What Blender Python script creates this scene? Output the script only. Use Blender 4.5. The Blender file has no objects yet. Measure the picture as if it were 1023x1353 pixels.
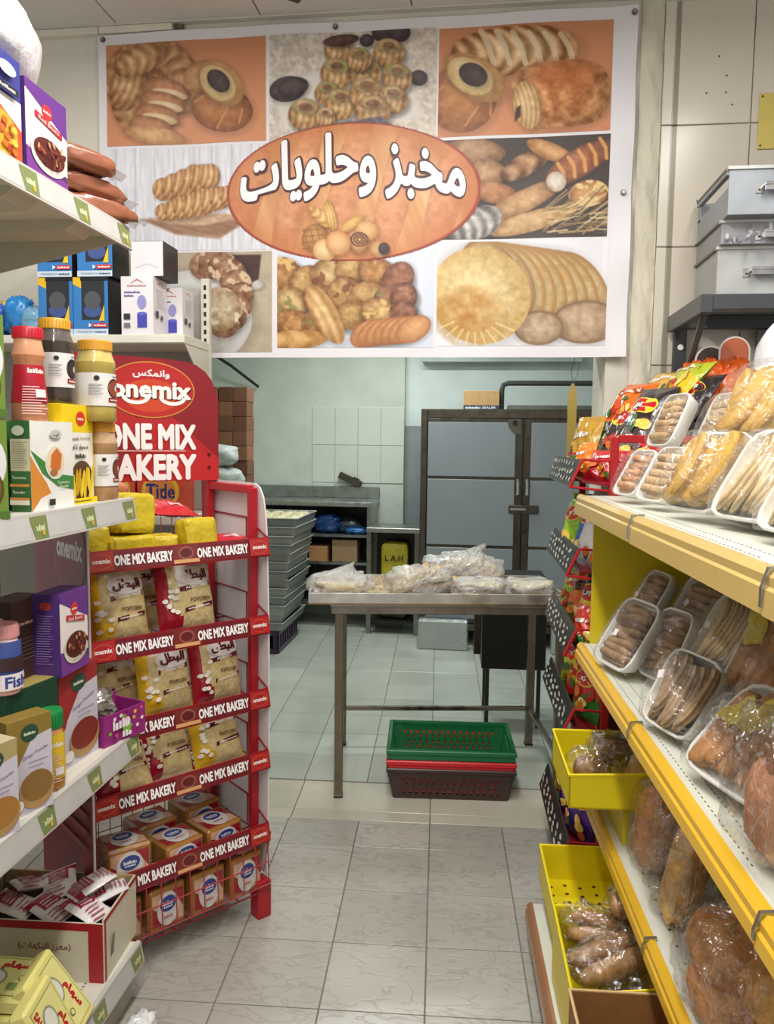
import bpy, bmesh, math, random
import numpy as np
from mathutils import Vector, Matrix, Euler

sc = bpy.context.scene
COL = sc.collection

# ------------------------------------------------------------------ camera
F_PX, YAW, PITCH, ROLL, CAM_H = 1040.0, 0.123, 0.09, 0.012, 1.62
cam_data = bpy.data.cameras.new('camera')
cam_data.sensor_fit = 'HORIZONTAL'
cam_data.sensor_width = 36.0
cam_data.lens = F_PX / 1023.0 * 36.0
cam_data.clip_start = 0.02
cam = bpy.data.objects.new('camera', cam_data)
COL.objects.link(cam)
_f = Vector((-math.sin(YAW) * math.cos(PITCH), math.cos(YAW) * math.cos(PITCH), -math.sin(PITCH)))
_r = Vector((math.cos(YAW), math.sin(YAW), 0))
_u = _r.cross(_f)
_r2 = math.cos(ROLL) * _r + math.sin(ROLL) * _u
_u2 = -math.sin(ROLL) * _r + math.cos(ROLL) * _u
cam.matrix_world = Matrix(((_r2.x, _u2.x, -_f.x, 0), (_r2.y, _u2.y, -_f.y, 0), (_r2.z, _u2.z, -_f.z, CAM_H), (0, 0, 0, 1)))
sc.camera = cam

# ------------------------------------------------------------------ world, lights, exposure
world = bpy.data.worlds.new('world')
sc.world = world
world.use_nodes = True
bg = world.node_tree.nodes['Background']
bg.inputs[0].default_value = (1.0, 0.97, 0.93, 1)
bg.inputs[1].default_value = 0.55
vs = sc.view_settings
vs.view_transform = 'Standard'
vs.look = 'None'
vs.gamma = 1.0
vs.use_curve_mapping = False
vs.exposure = -0.02


def area(name, loc, sx, sy, power, col=(1, 1, 1), rot=(0, 0, 0)):
    d = bpy.data.lights.new(name, 'AREA')
    d.shape = 'RECTANGLE'
    d.size, d.size_y = sx, sy
    d.energy = power
    d.color = col
    o = bpy.data.objects.new(name, d)
    o.location = loc
    o.rotation_euler = rot
    COL.objects.link(o)
    return o


LAMPS = [(-0.15, -1.0, 42, (1.0, 0.965, 0.91)), (-0.15, 0.45, 30, (1.0, 0.965, 0.91)), (-0.25, 1.75, 34, (1.0, 0.965, 0.91)), (0.95, 1.6, 14, (1.0, 0.965, 0.91)), (-1.5, 1.9, 16, (1.0, 0.965, 0.91))]  # first entry: unseen lamp added to brighten the shelf fronts
for lx, ly, pw, lc in LAMPS:
    area('tube_light', (lx, ly, 3.19), 0.16, 1.2, pw, lc)
area('tube_light', (-0.75, 5.9, 2.84), 1.2, 0.12, 34, (0.93, 1.0, 0.965))
area('tube_light', (-0.4, 4.6, 2.84), 1.2, 0.12, 26, (0.93, 1.0, 0.965))


# ------------------------------------------------------------------ colour + materials
def L(c):
    """sRGB 0..255 triple (or hex string) to linear rgb"""
    if isinstance(c, str):
        c = tuple(int(c[i:i + 2], 16) for i in (0, 2, 4))
    return tuple(((v / 255.0) / 12.92 if v / 255.0 <= 0.04045 else ((v / 255.0 + 0.055) / 1.055) ** 2.4) for v in c)


MATS = {}


def mat(name, rough=0.5, metal=0.0, noise=0.0, nscale=20.0, bump=0.0, bscale=40.0, spec=0.5, coat=0.0, stretch=None, rvar=0.0, bdist=0.01):
    """material whose base colour is the mesh's own colour attribute, broken up by procedural noise"""
    if name in MATS:
        return MATS[name]
    m = bpy.data.materials.new(name)
    m.use_nodes = True
    nt = m.node_tree
    b = nt.nodes['Principled BSDF']
    at = nt.nodes.new('ShaderNodeAttribute')
    at.attribute_name = 'Col'
    b.inputs['Roughness'].default_value = rough
    b.inputs['Metallic'].default_value = metal
    b.inputs['Specular IOR Level'].default_value = spec
    b.inputs['Coat Weight'].default_value = coat
    b.inputs['Coat Roughness'].default_value = 0.12
    col = at.outputs['Color']
    tc = nt.nodes.new('ShaderNodeTexCoord')
    mp = nt.nodes.new('ShaderNodeMapping')
    nt.links.new(tc.outputs['Object'], mp.inputs[0])
    if stretch:
        mp.inputs['Scale'].default_value = stretch
    if noise > 0:
        nz = nt.nodes.new('ShaderNodeTexNoise')
        nz.inputs['Scale'].default_value = nscale
        nz.inputs['Detail'].default_value = 5
        nt.links.new(mp.outputs[0], nz.inputs['Vector'])
        mr = nt.nodes.new('ShaderNodeMapRange')
        mr.inputs[1].default_value = 0.3
        mr.inputs[2].default_value = 0.7
        mr.inputs[3].default_value = 1 - noise
        mr.inputs[4].default_value = 1 + noise * 0.6
        nt.links.new(nz.outputs['Fac'], mr.inputs[0])
        mx = nt.nodes.new('ShaderNodeVectorMath')
        mx.operation = 'SCALE'
        nt.links.new(col, mx.inputs[0])
        nt.links.new(mr.outputs[0], mx.inputs['Scale'])
        col = mx.outputs[0]
        if rvar > 0:
            m2 = nt.nodes.new('ShaderNodeMapRange')
            m2.inputs[1].default_value = 0.3
            m2.inputs[2].default_value = 0.7
            m2.inputs[3].default_value = max(0.02, rough - rvar)
            m2.inputs[4].default_value = rough + rvar
            nt.links.new(nz.outputs['Fac'], m2.inputs[0])
            nt.links.new(m2.outputs[0], b.inputs['Roughness'])
    nt.links.new(col, b.inputs['Base Color'])
    if bump > 0:
        bz = nt.nodes.new('ShaderNodeTexNoise')
        bz.inputs['Scale'].default_value = bscale
        bz.inputs['Detail'].default_value = 3
        nt.links.new(mp.outputs[0], bz.inputs['Vector'])
        bp = nt.nodes.new('ShaderNodeBump')
        bp.inputs['Strength'].default_value = bump
        bp.inputs['Distance'].default_value = bdist
        nt.links.new(bz.outputs['Fac'], bp.inputs['Height'])
        nt.links.new(bp.outputs[0], b.inputs['Normal'])
    MATS[name] = m
    return m


def film_mat(name, tint=(1, 1, 1), haze=0.05, bump=0.6, bscale=30.0, stretch=None, gloss=0.055, crease_glint=0.25):
    """thin clear plastic: mostly see-through, wrinkled, sharp highlights"""
    if name in MATS:
        return MATS[name]
    m = bpy.data.materials.new(name)
    m.use_nodes = True
    nt = m.node_tree
    for n in list(nt.nodes):
        nt.nodes.remove(n)
    out = nt.nodes.new('ShaderNodeOutputMaterial')
    tr = nt.nodes.new('ShaderNodeBsdfTransparent')
    tr.inputs[0].default_value = (*tint, 1)
    gl = nt.nodes.new('ShaderNodeBsdfGlossy')
    gl.inputs['Roughness'].default_value = 0.09
    df = nt.nodes.new('ShaderNodeBsdfDiffuse')
    df.inputs[0].default_value = (0.85, 0.85, 0.85, 1)
    fr = nt.nodes.new('ShaderNodeLayerWeight')
    fr.inputs[0].default_value = 0.25
    tc = nt.nodes.new('ShaderNodeTexCoord')
    mp = nt.nodes.new('ShaderNodeMapping')
    if stretch:
        mp.inputs['Scale'].default_value = stretch
    nz = nt.nodes.new('ShaderNodeTexNoise')
    nz.inputs['Scale'].default_value = bscale
    nz.inputs['Detail'].default_value = 3
    nz.inputs['Distortion'].default_value = 1.2
    bp = nt.nodes.new('ShaderNodeBump')
    bp.inputs['Strength'].default_value = bump
    bp.inputs['Distance'].default_value = 0.02
    nt.links.new(tc.outputs['Object'], mp.inputs[0])
    nt.links.new(mp.outputs[0], nz.inputs['Vector'])
    nt.links.new(nz.outputs['Fac'], bp.inputs['Height'])
    for s in (gl, df):
        nt.links.new(bp.outputs[0], s.inputs['Normal'])
    m1 = nt.nodes.new('ShaderNodeMixShader')
    # milky fold lines, painted to double as bright highlight streaks
    n2 = nt.nodes.new('ShaderNodeTexNoise')
    n2.inputs['Scale'].default_value = bscale * 0.8
    n2.inputs['Detail'].default_value = 2
    n2.inputs['Distortion'].default_value = 1.6
    nt.links.new(mp.outputs[0], n2.inputs['Vector'])
    sb = nt.nodes.new('ShaderNodeMath')
    sb.operation = 'SUBTRACT'
    sb.inputs[1].default_value = 0.55
    nt.links.new(n2.outputs['Fac'], sb.inputs[0])
    ab = nt.nodes.new('ShaderNodeMath')
    ab.operation = 'ABSOLUTE'
    nt.links.new(sb.outputs[0], ab.inputs[0])
    mr = nt.nodes.new('ShaderNodeMapRange')
    mr.inputs[1].default_value = 0.0
    mr.inputs[2].default_value = 0.022
    mr.inputs[3].default_value = haze + crease_glint
    mr.inputs[4].default_value = haze
    nt.links.new(ab.outputs[0], mr.inputs[0])
    nt.links.new(mr.outputs[0], m1.inputs[0])
    nt.links.new(tr.outputs[0], m1.inputs[1])
    nt.links.new(df.outputs[0], m1.inputs[2])
    m2 = nt.nodes.new('ShaderNodeMixShader')
    mul = nt.nodes.new('ShaderNodeMath')
    mul.operation = 'MULTIPLY_ADD'
    mul.inputs[1].default_value = 0.16
    mul.inputs[2].default_value = gloss
    mul.use_clamp = True
    nt.links.new(fr.outputs['Facing'], mul.inputs[0])
    nt.links.new(mul.outputs[0], m2.inputs[0])
    nt.links.new(m1.outputs[0], m2.inputs[1])
    nt.links.new(gl.outputs[0], m2.inputs[2])
    nt.links.new(m2.outputs[0], out.inputs[0])
    MATS[name] = m
    return m


PAINT = mat('painted_metal', 0.38, noise=0.06, nscale=9)
STEEL = mat('brushed_steel', 0.33, metal=0.9, noise=0.16, nscale=14, rvar=0.1)
DULL = mat('dull_metal', 0.5, metal=0.45, noise=0.14, nscale=11, rvar=0.1)
PLAS = mat('moulded_plastic', 0.36, noise=0.05, nscale=12)
CARD = mat('printed_card', 0.42, noise=0.05, nscale=16)
BROWN = mat('brown_cardboard', 0.8, noise=0.1, nscale=25, bump=0.15, bscale=90, bdist=0.002)
PRINT = mat('vinyl_print', 0.5, noise=0.03, nscale=4)
FOIL = mat('pouch_film', 0.24, noise=0.08, nscale=14, bump=0.6, bscale=22, bdist=0.012, coat=0.25)
BREAD = mat('baked_crust', 0.55, noise=0.38, nscale=34, bump=0.5, bscale=70, bdist=0.006)
CRUMB = mat('soft_crumb', 0.75, noise=0.3, nscale=60, bump=0.5, bscale=120, bdist=0.004)
FOAM = mat('foam_tray', 0.55, noise=0.03, nscale=60, bump=0.1, bscale=200, bdist=0.002)
PLASTER = mat('old_plaster', 0.75, noise=0.1, nscale=3.5, bump=0.35, bscale=14, bdist=0.01)
WTILE = mat('glazed_tile', 0.22, noise=0.05, nscale=2.2, bump=0.05, bscale=5, bdist=0.01)
FABRIC = mat('sack_weave', 0.5, noise=0.12, nscale=18, bump=0.5, bscale=24, bdist=0.02)
CLEAR = film_mat('clear_film', haze=0.03, bump=0.8, bscale=26, gloss=0.075)
CLEARH = film_mat('cloudy_film', haze=0.36, bump=1.0, bscale=34, gloss=0.1, crease_glint=0.3)
CLEARB = film_mat('crinkled_film', haze=0.0, bump=1.0, bscale=26, stretch=(1, 1, 0.5), gloss=0.17, crease_glint=0.22)


# ------------------------------------------------------------------ mesh builder
class MB:
    def __init__(s, col=(200, 200, 200)):
        s.v, s.f, s.c = [], [], []
        s.col = L(col)

    def add(s, vs_, fs, col=None, cols=None):
        n = len(s.v)
        s.v.extend([tuple(p) for p in vs_])
        c = s.col if col is None else L(col)
        for i, f in enumerate(fs):
            s.f.append(tuple(n + k for k in f))
            s.c.append(c if cols is None else cols[i])
        return s

    def box(s, c, d, col=None, ch=0.0, rz=0.0, m=None):
        """box centred c, full size d, chamfer ch"""
        hx, hy, hz = d[0] / 2, d[1] / 2, d[2] / 2
        ch = min(ch, hx * .9, hy * .9, hz * .9)
        if ch <= 0:
            P = [(sx * hx, sy * hy, sz * hz) for sx in (-1, 1) for sy in (-1, 1) for sz in (-1, 1)]
            Fs = [(0, 1, 3, 2), (4, 6, 7, 5), (0, 4, 5, 1), (2, 3, 7, 6), (0, 2, 6, 4), (1, 5, 7, 3)]
        else:
            P, idx = [], {}
            for sx in (-1, 1):
                for sy in (-1, 1):
                    for sz in (-1, 1):
                        for a in range(3):
                            p = [sx * (hx - ch), sy * (hy - ch), sz * (hz - ch)]
                            p[a] = (sx, sy, sz)[a] * (hx, hy, hz)[a]
                            idx[(sx, sy, sz, a)] = len(P)
                            P.append(tuple(p))
            Fs = []
            g = lambda x, y, z, a: idx[(x, y, z, a)]
            for q in (-1, 1):
                Fs.append([g(q, -1, -1, 0), g(q, 1, -1, 0), g(q, 1, 1, 0), g(q, -1, 1, 0)][::q])
                Fs.append([g(-1, q, -1, 1), g(1, q, -1, 1), g(1, q, 1, 1), g(-1, q, 1, 1)][::-q])
                Fs.append([g(-1, -1, q, 2), g(1, -1, q, 2), g(1, 1, q, 2), g(-1, 1, q, 2)][::q])
            for a in (-1, 1):
                for b in (-1, 1):
                    Fs.append([g(a, b, -1, 0), g(a, b, -1, 1), g(a, b, 1, 1), g(a, b, 1, 0)][::a * b])
                    Fs.append([g(a, -1, b, 0), g(a, 1, b, 0), g(a, 1, b, 2), g(a, -1, b, 2)][::a * b])
                    Fs.append([g(-1, a, b, 1), g(-1, a, b, 2), g(1, a, b, 2), g(1, a, b, 1)][::a * b])
            for sx in (-1, 1):
                for sy in (-1, 1):
                    for sz in (-1, 1):
                        Fs.append([g(sx, sy, sz, 0), g(sx, sy, sz, 1), g(sx, sy, sz, 2)][::sx * sy * sz])
        M_ = Matrix.Rotation(rz, 3, 'Z') if m is None else m
        P = [Vector(c) + M_ @ Vector(p) for p in P]
        return s.add(P, Fs, col)

    def bb(s, a, b, col=None, ch=0.0):
        """box from corner a to corner b"""
        return s.box([(a[i] + b[i]) / 2 for i in range(3)], [abs(b[i] - a[i]) for i in range(3)], col, ch)

    def tube(s, path, r, seg=8, col=None, caps=True, closed=False):
        path = [Vector(p) for p in path]
        n = len(path)
        rs = r if isinstance(r, (list, tuple)) else [r] * n
        up = None
        V, Fs = [], []
        for i in range(n):
            if closed:
                t = (path[(i + 1) % n] - path[i - 1]).normalized()
            else:
                t = (path[min(i + 1, n - 1)] - path[max(i - 1, 0)]).normalized()
            if up is None:
                up = Vector((0, 0, 1)) if abs(t.z) < 0.9 else Vector((1, 0, 0))
            a = t.cross(up).normalized()
            up = a.cross(t).normalized()
            for k in range(seg):
                w = 2 * math.pi * (k + .5) / seg
                V.append(path[i] + (a * math.cos(w) + up * math.sin(w)) * rs[i])
        for i in range(n if closed else n - 1):
            j = (i + 1) % n
            for k in range(seg):
                Fs.append((i * seg + k, i * seg + (k + 1) % seg, j * seg + (k + 1) % seg, j * seg + k))
        if caps and not closed:
            Fs.append(tuple(range(seg))[::-1])
            Fs.append(tuple((n - 1) * seg + k for k in range(seg)))
        return s.add(V, Fs, col)

    def lathe(s, prof, seg=24, col=None, cols=None, c=(0, 0, 0), sq=0.0):
        """prof list of (r,z); sq>0 squares the section; cols one per ring"""
        V, Fs, Cs = [], [], []
        n = len(prof)
        for r, z in prof:
            for k in range(seg):
                w = 2 * math.pi * k / seg
                q = 1.0 / max(abs(math.cos(w)), abs(math.sin(w)))
                rr = r * (1 + sq * (min(q, 1.22) - 1))
                V.append((c[0] + rr * math.cos(w), c[1] + rr * math.sin(w), c[2] + z))
        for i in range(n - 1):
            for k in range(seg):
                Fs.append((i * seg + k, i * seg + (k + 1) % seg, (i + 1) * seg + (k + 1) % seg, (i + 1) * seg + k))
                Cs.append(L(cols[i]) if cols else (s.col if col is None else L(col)))
        Fs.append(tuple(range(seg))[::-1])
        Cs.append(Cs[0])
        Fs.append(tuple((n - 1) * seg + k for k in range(seg)))
        Cs.append(Cs[-1] if len(Cs) > 1 else s.col)
        return s.add(V, Fs, cols=Cs)

    def prism(s, pts, axis, a, b, col=None):
        """2-D polygon extruded along axis 0/1/2 from a to b"""
        def P(p, t):
            q = list(p)
            q.insert(axis, t)
            return q
        n = len(pts)
        V = [P(p, a) for p in pts] + [P(p, b) for p in pts]
        Fs = [tuple(range(n)), tuple(range(n, 2 * n))[::-1]]
        for i in range(n):
            j = (i + 1) % n
            Fs.append((i, n + i, n + j, j))
        return s.add(V, Fs, col)

    def grid(s, fn, nu, nv, colfn=None, col=None, closed_u=False):
        V, Fs, Cs = [], [], []
        U = nu if closed_u else nu + 1
        for j in range(nv + 1):
            for i in range(U):
                V.append(fn(i / nu, j / nv))
        for j in range(nv):
            for i in range(nu):
                i2 = (i + 1) % U
                Fs.append((j * U + i, j * U + i2, (j + 1) * U + i2, (j + 1) * U + i))
                Cs.append(L(colfn((i + .5) / nu, (j + .5) / nv)) if colfn else (s.col if col is None else L(col)))
        return s.add(V, Fs, cols=Cs)

    def mesh(s, name, smooth=False, fixn=True):
        me = bpy.data.meshes.new(name)
        me.from_pydata(s.v, [], s.f)
        at = me.color_attributes.new('Col', 'FLOAT_COLOR', 'CORNER')
        tot = np.array([len(f) for f in s.f])
        c = np.ones((int(tot.sum()), 4), np.float32)
        c[:, :3] = np.repeat(np.array(s.c, np.float32), tot, axis=0)
        at.data.foreach_set('color', c.ravel())
        if fixn:
            bm = bmesh.new()
            bm.from_mesh(me)
            bmesh.ops.recalc_face_normals(bm, faces=bm.faces)
            bm.to_mesh(me)
            bm.free()
        if smooth:
            me.polygons.foreach_set('use_smooth', np.ones(len(me.polygons), bool))
            if smooth != 'all':
                me.set_sharp_from_angle(angle=math.radians(40 if smooth is True else smooth))
        return me

    def build(s, name, material, parent=None, smooth=False, loc=(0, 0, 0), rot=(0, 0, 0), fixn=True):
        me = s.mesh(name, smooth, fixn)
        me.materials.append(material)
        return link(name, me, parent, loc, rot)


def link(name, me, parent=None, loc=(0, 0, 0), rot=(0, 0, 0)):
    o = bpy.data.objects.new(name, me)
    COL.objects.link(o)
    o.parent = parent
    o.location = loc
    o.rotation_euler = rot
    return o


def tag(o, label=None, cat=None, group=None, kind=None):
    if label:
        o['label'] = label
    if cat:
        o['category'] = cat
    if group:
        o['group'] = group
    if kind:
        o['kind'] = kind
    return o


def thing(name, label, cat, loc=(0, 0, 0), rot=(0, 0, 0), group=None):
    o = bpy.data.objects.new(name, None)
    o.empty_display_size = 0.05
    COL.objects.link(o)
    o.location = loc
    o.rotation_euler = rot
    return tag(o, label, cat, group)


def struct(o):
    o['kind'] = 'structure'
    return o


def copy_tree(o, label=None, loc=None, rot=None, parent=None, scale=None):
    c = o.copy()
    COL.objects.link(c)
    c.parent = parent
    if label:
        c['label'] = label
    if loc is not None:
        c.location = loc
    if rot is not None:
        c.rotation_euler = rot
    if scale is not None:
        c.scale = scale
    for ch in list(o.children):
        copy_tree(ch, parent=c)
    return c


# ------------------------------------------------------------------ lettering
TXT, CHR = {}, {}


def _char(body, bold):
    """triangulated outline of a short string straight from the built-in font"""
    cu = bpy.data.curves.new('lettering', 'FONT')
    cu.body = body
    cu.size = 1.0
    cu.resolution_u = 2
    o = bpy.data.objects.new('lettering', cu)
    COL.objects.link(o)
    dg = bpy.context.evaluated_depsgraph_get()
    me = bpy.data.meshes.new_from_object(o.evaluated_get(dg))
    me.calc_loop_triangles()
    P = np.array([(v.co.x, v.co.y) for v in me.vertices]) if len(me.vertices) else np.zeros((0, 2))
    T = [tuple(t.vertices) for t in me.loop_triangles]
    bpy.data.objects.remove(o)
    bpy.data.curves.remove(cu)
    bpy.data.meshes.remove(me)
    if bold > 0 and len(P):
        # heavier weight: a stroke of that half-width along every outline edge
        cnt = {}
        for t in T:
            for a, b in ((t[0], t[1]), (t[1], t[2]), (t[2], t[0])):
                cnt[(min(a, b), max(a, b))] = cnt.get((min(a, b), max(a, b)), 0) + 1
        ex, ed, T, used = [], [], list(T), set()
        n = len(P)
        for (a, b), c in cnt.items():
            if c != 1:
                continue
            d = P[b] - P[a]
            ln = max(1e-9, float(np.hypot(*d)))
            o_ = np.array([-d[1], d[0]]) / ln * bold
            k = n + len(ex)
            ex += [P[a] - o_, P[a] + o_, P[b] + o_, P[b] - o_]
            ed += [-(1 + len(ed) % 37) * 4e-6] * 4
            T += [(k, k + 1, k + 2), (k, k + 2, k + 3)]
            for v in (a, b):
                q = (round(P[v][0], 4), round(P[v][1], 4))
                if q in used:
                    continue
                used.add(q)
                k = n + len(ex)
                ex += [P[v] + bold * np.array([math.cos(i * 1.0472), math.sin(i * 1.0472)]) for i in range(6)]
                ed += [-(1 + len(ed) % 37) * 4e-6] * 6
                T += [(k, k + i, k + i + 1) for i in range(1, 5)]
        D = np.concatenate([np.zeros(n), np.array(ed)])
        P = np.concatenate([P, np.array(ex)])
        return P, T, D
    return P, T, np.zeros(len(P))


def _adv(ch):
    if ('adv', ch) not in CHR:
        if 'bar' not in CHR:
            CHR['bar'] = _char('|', 0.0)[0][:, 0].max()
        CHR[('adv', ch)] = _char(ch + '|', 0.0)[0][:, 0].max() - CHR['bar']
    return CHR[('adv', ch)]


def glyphs(body, bold=0.0):
    """a line of text letter by letter: (points Nx2, triangles), ink height = 1, centred"""
    key = (body, bold)
    if key in TXT:
        return TXT[key]
    Ps, Ds, T, x, n = [], [], [], 0.0, 0
    for ch in body:
        if ch != ' ':
            k = (ch, bold)
            if k not in CHR:
                CHR[k] = _char(ch, bold)
            P, t, D = CHR[k]
            if len(P):
                Ps.append(P + np.array([x, 0]))
                Ds.append(D)
                T += [tuple(i + n for i in q) for q in t]
                n += len(P)
            x += _adv(ch)
        else:
            x += 0.26
    P = np.concatenate(Ps) if Ps else np.zeros((0, 2))
    if len(P):
        lo, hi = P.min(0), P.max(0)
        P = (P - (lo + hi) / 2) / max(1e-6, (hi - lo)[1])
    TXT[key] = (P, T, np.concatenate(Ds) if Ds else np.zeros(0))
    return TXT[key]


class Art:
    """flat print: coloured polygons laid over a surface given by fn(x, y, lift) -> point"""

    def __init__(s, mb, fn, step=0.0003):
        s.mb, s.fn, s.k, s.step = mb, fn, 1, step

    def poly(s, pts, col, fan=False):
        h = s.k * s.step
        s.k += 1
        V = [s.fn(x, y, h) for x, y in pts]
        n = len(V)
        if fan:
            cx = sum(p[0] for p in pts) / n
            cy = sum(p[1] for p in pts) / n
            V.append(s.fn(cx, cy, h))
            s.mb.add(V, [(n, i, (i + 1) % n) for i in range(n)], col)
        else:
            s.mb.add(V, [tuple(range(n))], col)
        return s

    def rect(s, x0, y0, x1, y1, col, nx=1):
        if nx == 1:
            return s.poly([(x0, y0), (x1, y0), (x1, y1), (x0, y1)], col)
        h = s.k * s.step
        s.k += 1
        V = []
        for i in range(nx + 1):
            x = x0 + (x1 - x0) * i / nx
            V += [s.fn(x, y0, h), s.fn(x, y1, h)]
        s.mb.add(V, [(2 * i, 2 * i + 2, 2 * i + 3, 2 * i + 1) for i in range(nx)], col)
        return s

    def ell(s, cx, cy, rx, ry, col, n=20, rot=0.0, a0=0.0, a1=2 * math.pi):
        full = abs(a1 - a0 - 2 * math.pi) < 1e-6
        pts = []
        for i in range(n if full else n + 1):
            t = a0 + (a1 - a0) * i / n
            x, y = rx * math.cos(t), ry * math.sin(t)
            pts.append((cx + x * math.cos(rot) - y * math.sin(rot), cy + x * math.sin(rot) + y * math.cos(rot)))
        return s.poly(pts, col, fan=True)

    def text(s, body, cx, cy, h, col, w=None, bold=0.0, rot=0.0):
        """h = height of the ink; w = total width (stretches) or None for the natural width"""
        P, T, D = glyphs(body, bold)
        if not len(P):
            return s
        lift = s.k * s.step
        s.k += 1
        Q = P * h
        if w:
            Q = Q * np.array([w / max(1e-6, (Q[:, 0].max() - Q[:, 0].min())), 1])
        c_, s_ = math.cos(rot), math.sin(rot)
        V = [s.fn(cx + x * c_ - y * s_, cy + x * s_ + y * c_, lift + dz) for (x, y), dz in zip(Q, D)]
        s.mb.add(V, T, col)
        return s


def _scrib(s, cx, cy, w, h, col, n=6, rot=0.0, seed=1):
    """print too small to read: a row of short uneven strokes"""
    rg_ = random.Random(seed)
    x = -w / 2
    lift = s.k * s.step
    s.k += 1
    c_, s_ = math.cos(rot), math.sin(rot)
    while x < w / 2 - 1e-6:
        d = min(w / n * rg_.uniform(.45, 1.0), w / 2 - x)
        hh = h * rg_.uniform(.55, 1.0)
        q = [(x, -h / 2), (x + d * .78, -h / 2), (x + d * .78, -h / 2 + hh), (x, -h / 2 + hh)]
        s.mb.add([s.fn(cx + a * c_ - b * s_, cy + a * s_ + b * c_, lift) for a, b in q], [(0, 1, 2, 3)], col)
        x += d
    return s


Art.scrib = _scrib


def face_fn(o, ux, uy, n=None):
    """plane print surface: origin o, unit axes ux, uy; lift along n"""
    o, ux, uy = Vector(o), Vector(ux), Vector(uy)
    n = ux.cross(uy) if n is None else Vector(n)
    return lambda x, y, h: o + ux * x + uy * y + n * h


# ================================================================== THE SETTING
def tile_mat(name, veins, rough, vcol):
    m = bpy.data.materials.new(name)
    m.use_nodes = True
    nt = m.node_tree
    b = nt.nodes['Principled BSDF']
    b.inputs['Roughness'].default_value = rough
    at = nt.nodes.new('ShaderNodeAttribute')
    at.attribute_name = 'Col'
    geo = nt.nodes.new('ShaderNodeNewGeometry')
    mp = nt.nodes.new('ShaderNodeMapping')
    mp.inputs['Scale'].default_value = (1, 2.4, 1)
    nt.links.new(geo.outputs['Position'], mp.inputs[0])
    nz = nt.nodes.new('ShaderNodeTexNoise')
    nz.inputs['Scale'].default_value = 6
    nz.inputs['Detail'].default_value = 4
    nz.inputs['Distortion'].default_value = 1.2
    nt.links.new(mp.outputs[0], nz.inputs['Vector'])
    # thin wandering veins: where noise crosses its mid value
    ab = nt.nodes.new('ShaderNodeMath')
    ab.operation = 'SUBTRACT'
    ab.inputs[1].default_value = 0.5
    nt.links.new(nz.outputs['Fac'], ab.inputs[0])
    a2 = nt.nodes.new('ShaderNodeMath')
    a2.operation = 'ABSOLUTE'
    nt.links.new(ab.outputs[0], a2.inputs[0])
    mr = nt.nodes.new('ShaderNodeMapRange')
    mr.inputs[1].default_value = 0.0
    mr.inputs[2].default_value = 0.035
    mr.inputs[3].default_value = veins
    mr.inputs[4].default_value = 0.0
    nt.links.new(a2.outputs[0], mr.inputs[0])
    n2 = nt.nodes.new('ShaderNodeTexNoise')
    n2.inputs['Scale'].default_value = 2.2
    n2.inputs['Detail'].default_value = 6
    nt.links.new(geo.outputs['Position'], n2.inputs['Vector'])
    m2 = nt.nodes.new('ShaderNodeMapRange')
    m2.inputs[1].default_value = 0.3
    m2.inputs[2].default_value = 0.7
    m2.inputs[3].default_value = 0.86
    m2.inputs[4].default_value = 1.1
    nt.links.new(n2.outputs['Fac'], m2.inputs[0])
    sc_ = nt.nodes.new('ShaderNodeVectorMath')
    sc_.operation = 'SCALE'
    nt.links.new(at.outputs['Color'], sc_.inputs[0])
    nt.links.new(m2.outputs[0], sc_.inputs['Scale'])
    mix = nt.nodes.new('ShaderNodeMix')
    mix.data_type = 'RGBA'
    nt.links.new(mr.outputs[0], mix.inputs['Factor'])
    nt.links.new(sc_.outputs[0], mix.inputs['A'])
    mix.inputs['B'].default_value = (*L(vcol), 1)
    nt.links.new(mix.outputs['Result'], b.inputs['Base Color'])
    bp = nt.nodes.new('ShaderNodeBump')
    bp.inputs['Strength'].default_value = 0.25
    bp.inputs['Distance'].default_value = 0.003
    nt.links.new(mr.outputs[0], bp.inputs['Height'])
    bp.invert = True
    nt.links.new(bp.outputs[0], b.inputs['Normal'])
    return m


FT1 = tile_mat('floor_tile_veined', 0.45, 0.27, (136, 130, 122))
FT2 = tile_mat('floor_tile_cream', 0.12, 0.2, (150, 150, 140))

TA = 0.057
TD = Vector((math.cos(TA), math.sin(TA)))
TN = Vector((-math.sin(TA), math.cos(TA)))
TO = Vector((-0.134, 2.094))
TS = 0.303

fb = MB((122, 118, 108))
fb.bb((-3.2, -1.5, -0.06), (2.6, 7.4, -0.004))
floor = struct(fb.build('floor', PLASTER))


def floor_tiles(i0, i1, j0, j1, y_lo, y_hi, m, base, w=1.0, jit=6):
    """tiles on the slightly turned grid, rows cut at y_lo / y_hi (measured along the grid)"""
    rnd = random.Random(5)
    shared = {}
    for j in range(j0, j1):
        a, b = max(j * TS, y_lo), min((j + 1) * TS, y_hi)
        if b - a < 0.02:
            continue
        for i in range(i0, i1):
            k = rnd.randrange(4)
            key = (k, round(b - a, 3))
            if key not in shared:
                t = MB(tuple(c + (k - 1.5) * jit * 0.6 for c in base))
                t.box((0, 0, -0.004), (TS * w - 0.004, b - a - 0.004, 0.008), ch=0.0012)
                shared[key] = t.mesh('floor_tile')
                shared[key].materials.append(m)
            c = TO + TD * ((i + 0.5) * TS * w) + TN * ((a + b) / 2)
            link('floor_tile', shared[key], floor, (c.x, c.y, 0), (0, 0, TA))


floor_tiles(-6, 5, -3, 4, -9, 1.127, FT1, (176, 172, 164))
floor_tiles(-3, 3, 3, 6, 1.127, 1.50, FT2, (198, 193, 178), w=1.98)
floor_tiles(-8, 5, 4, 17, 1.505, 99, FT2, (186, 190, 180))

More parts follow.
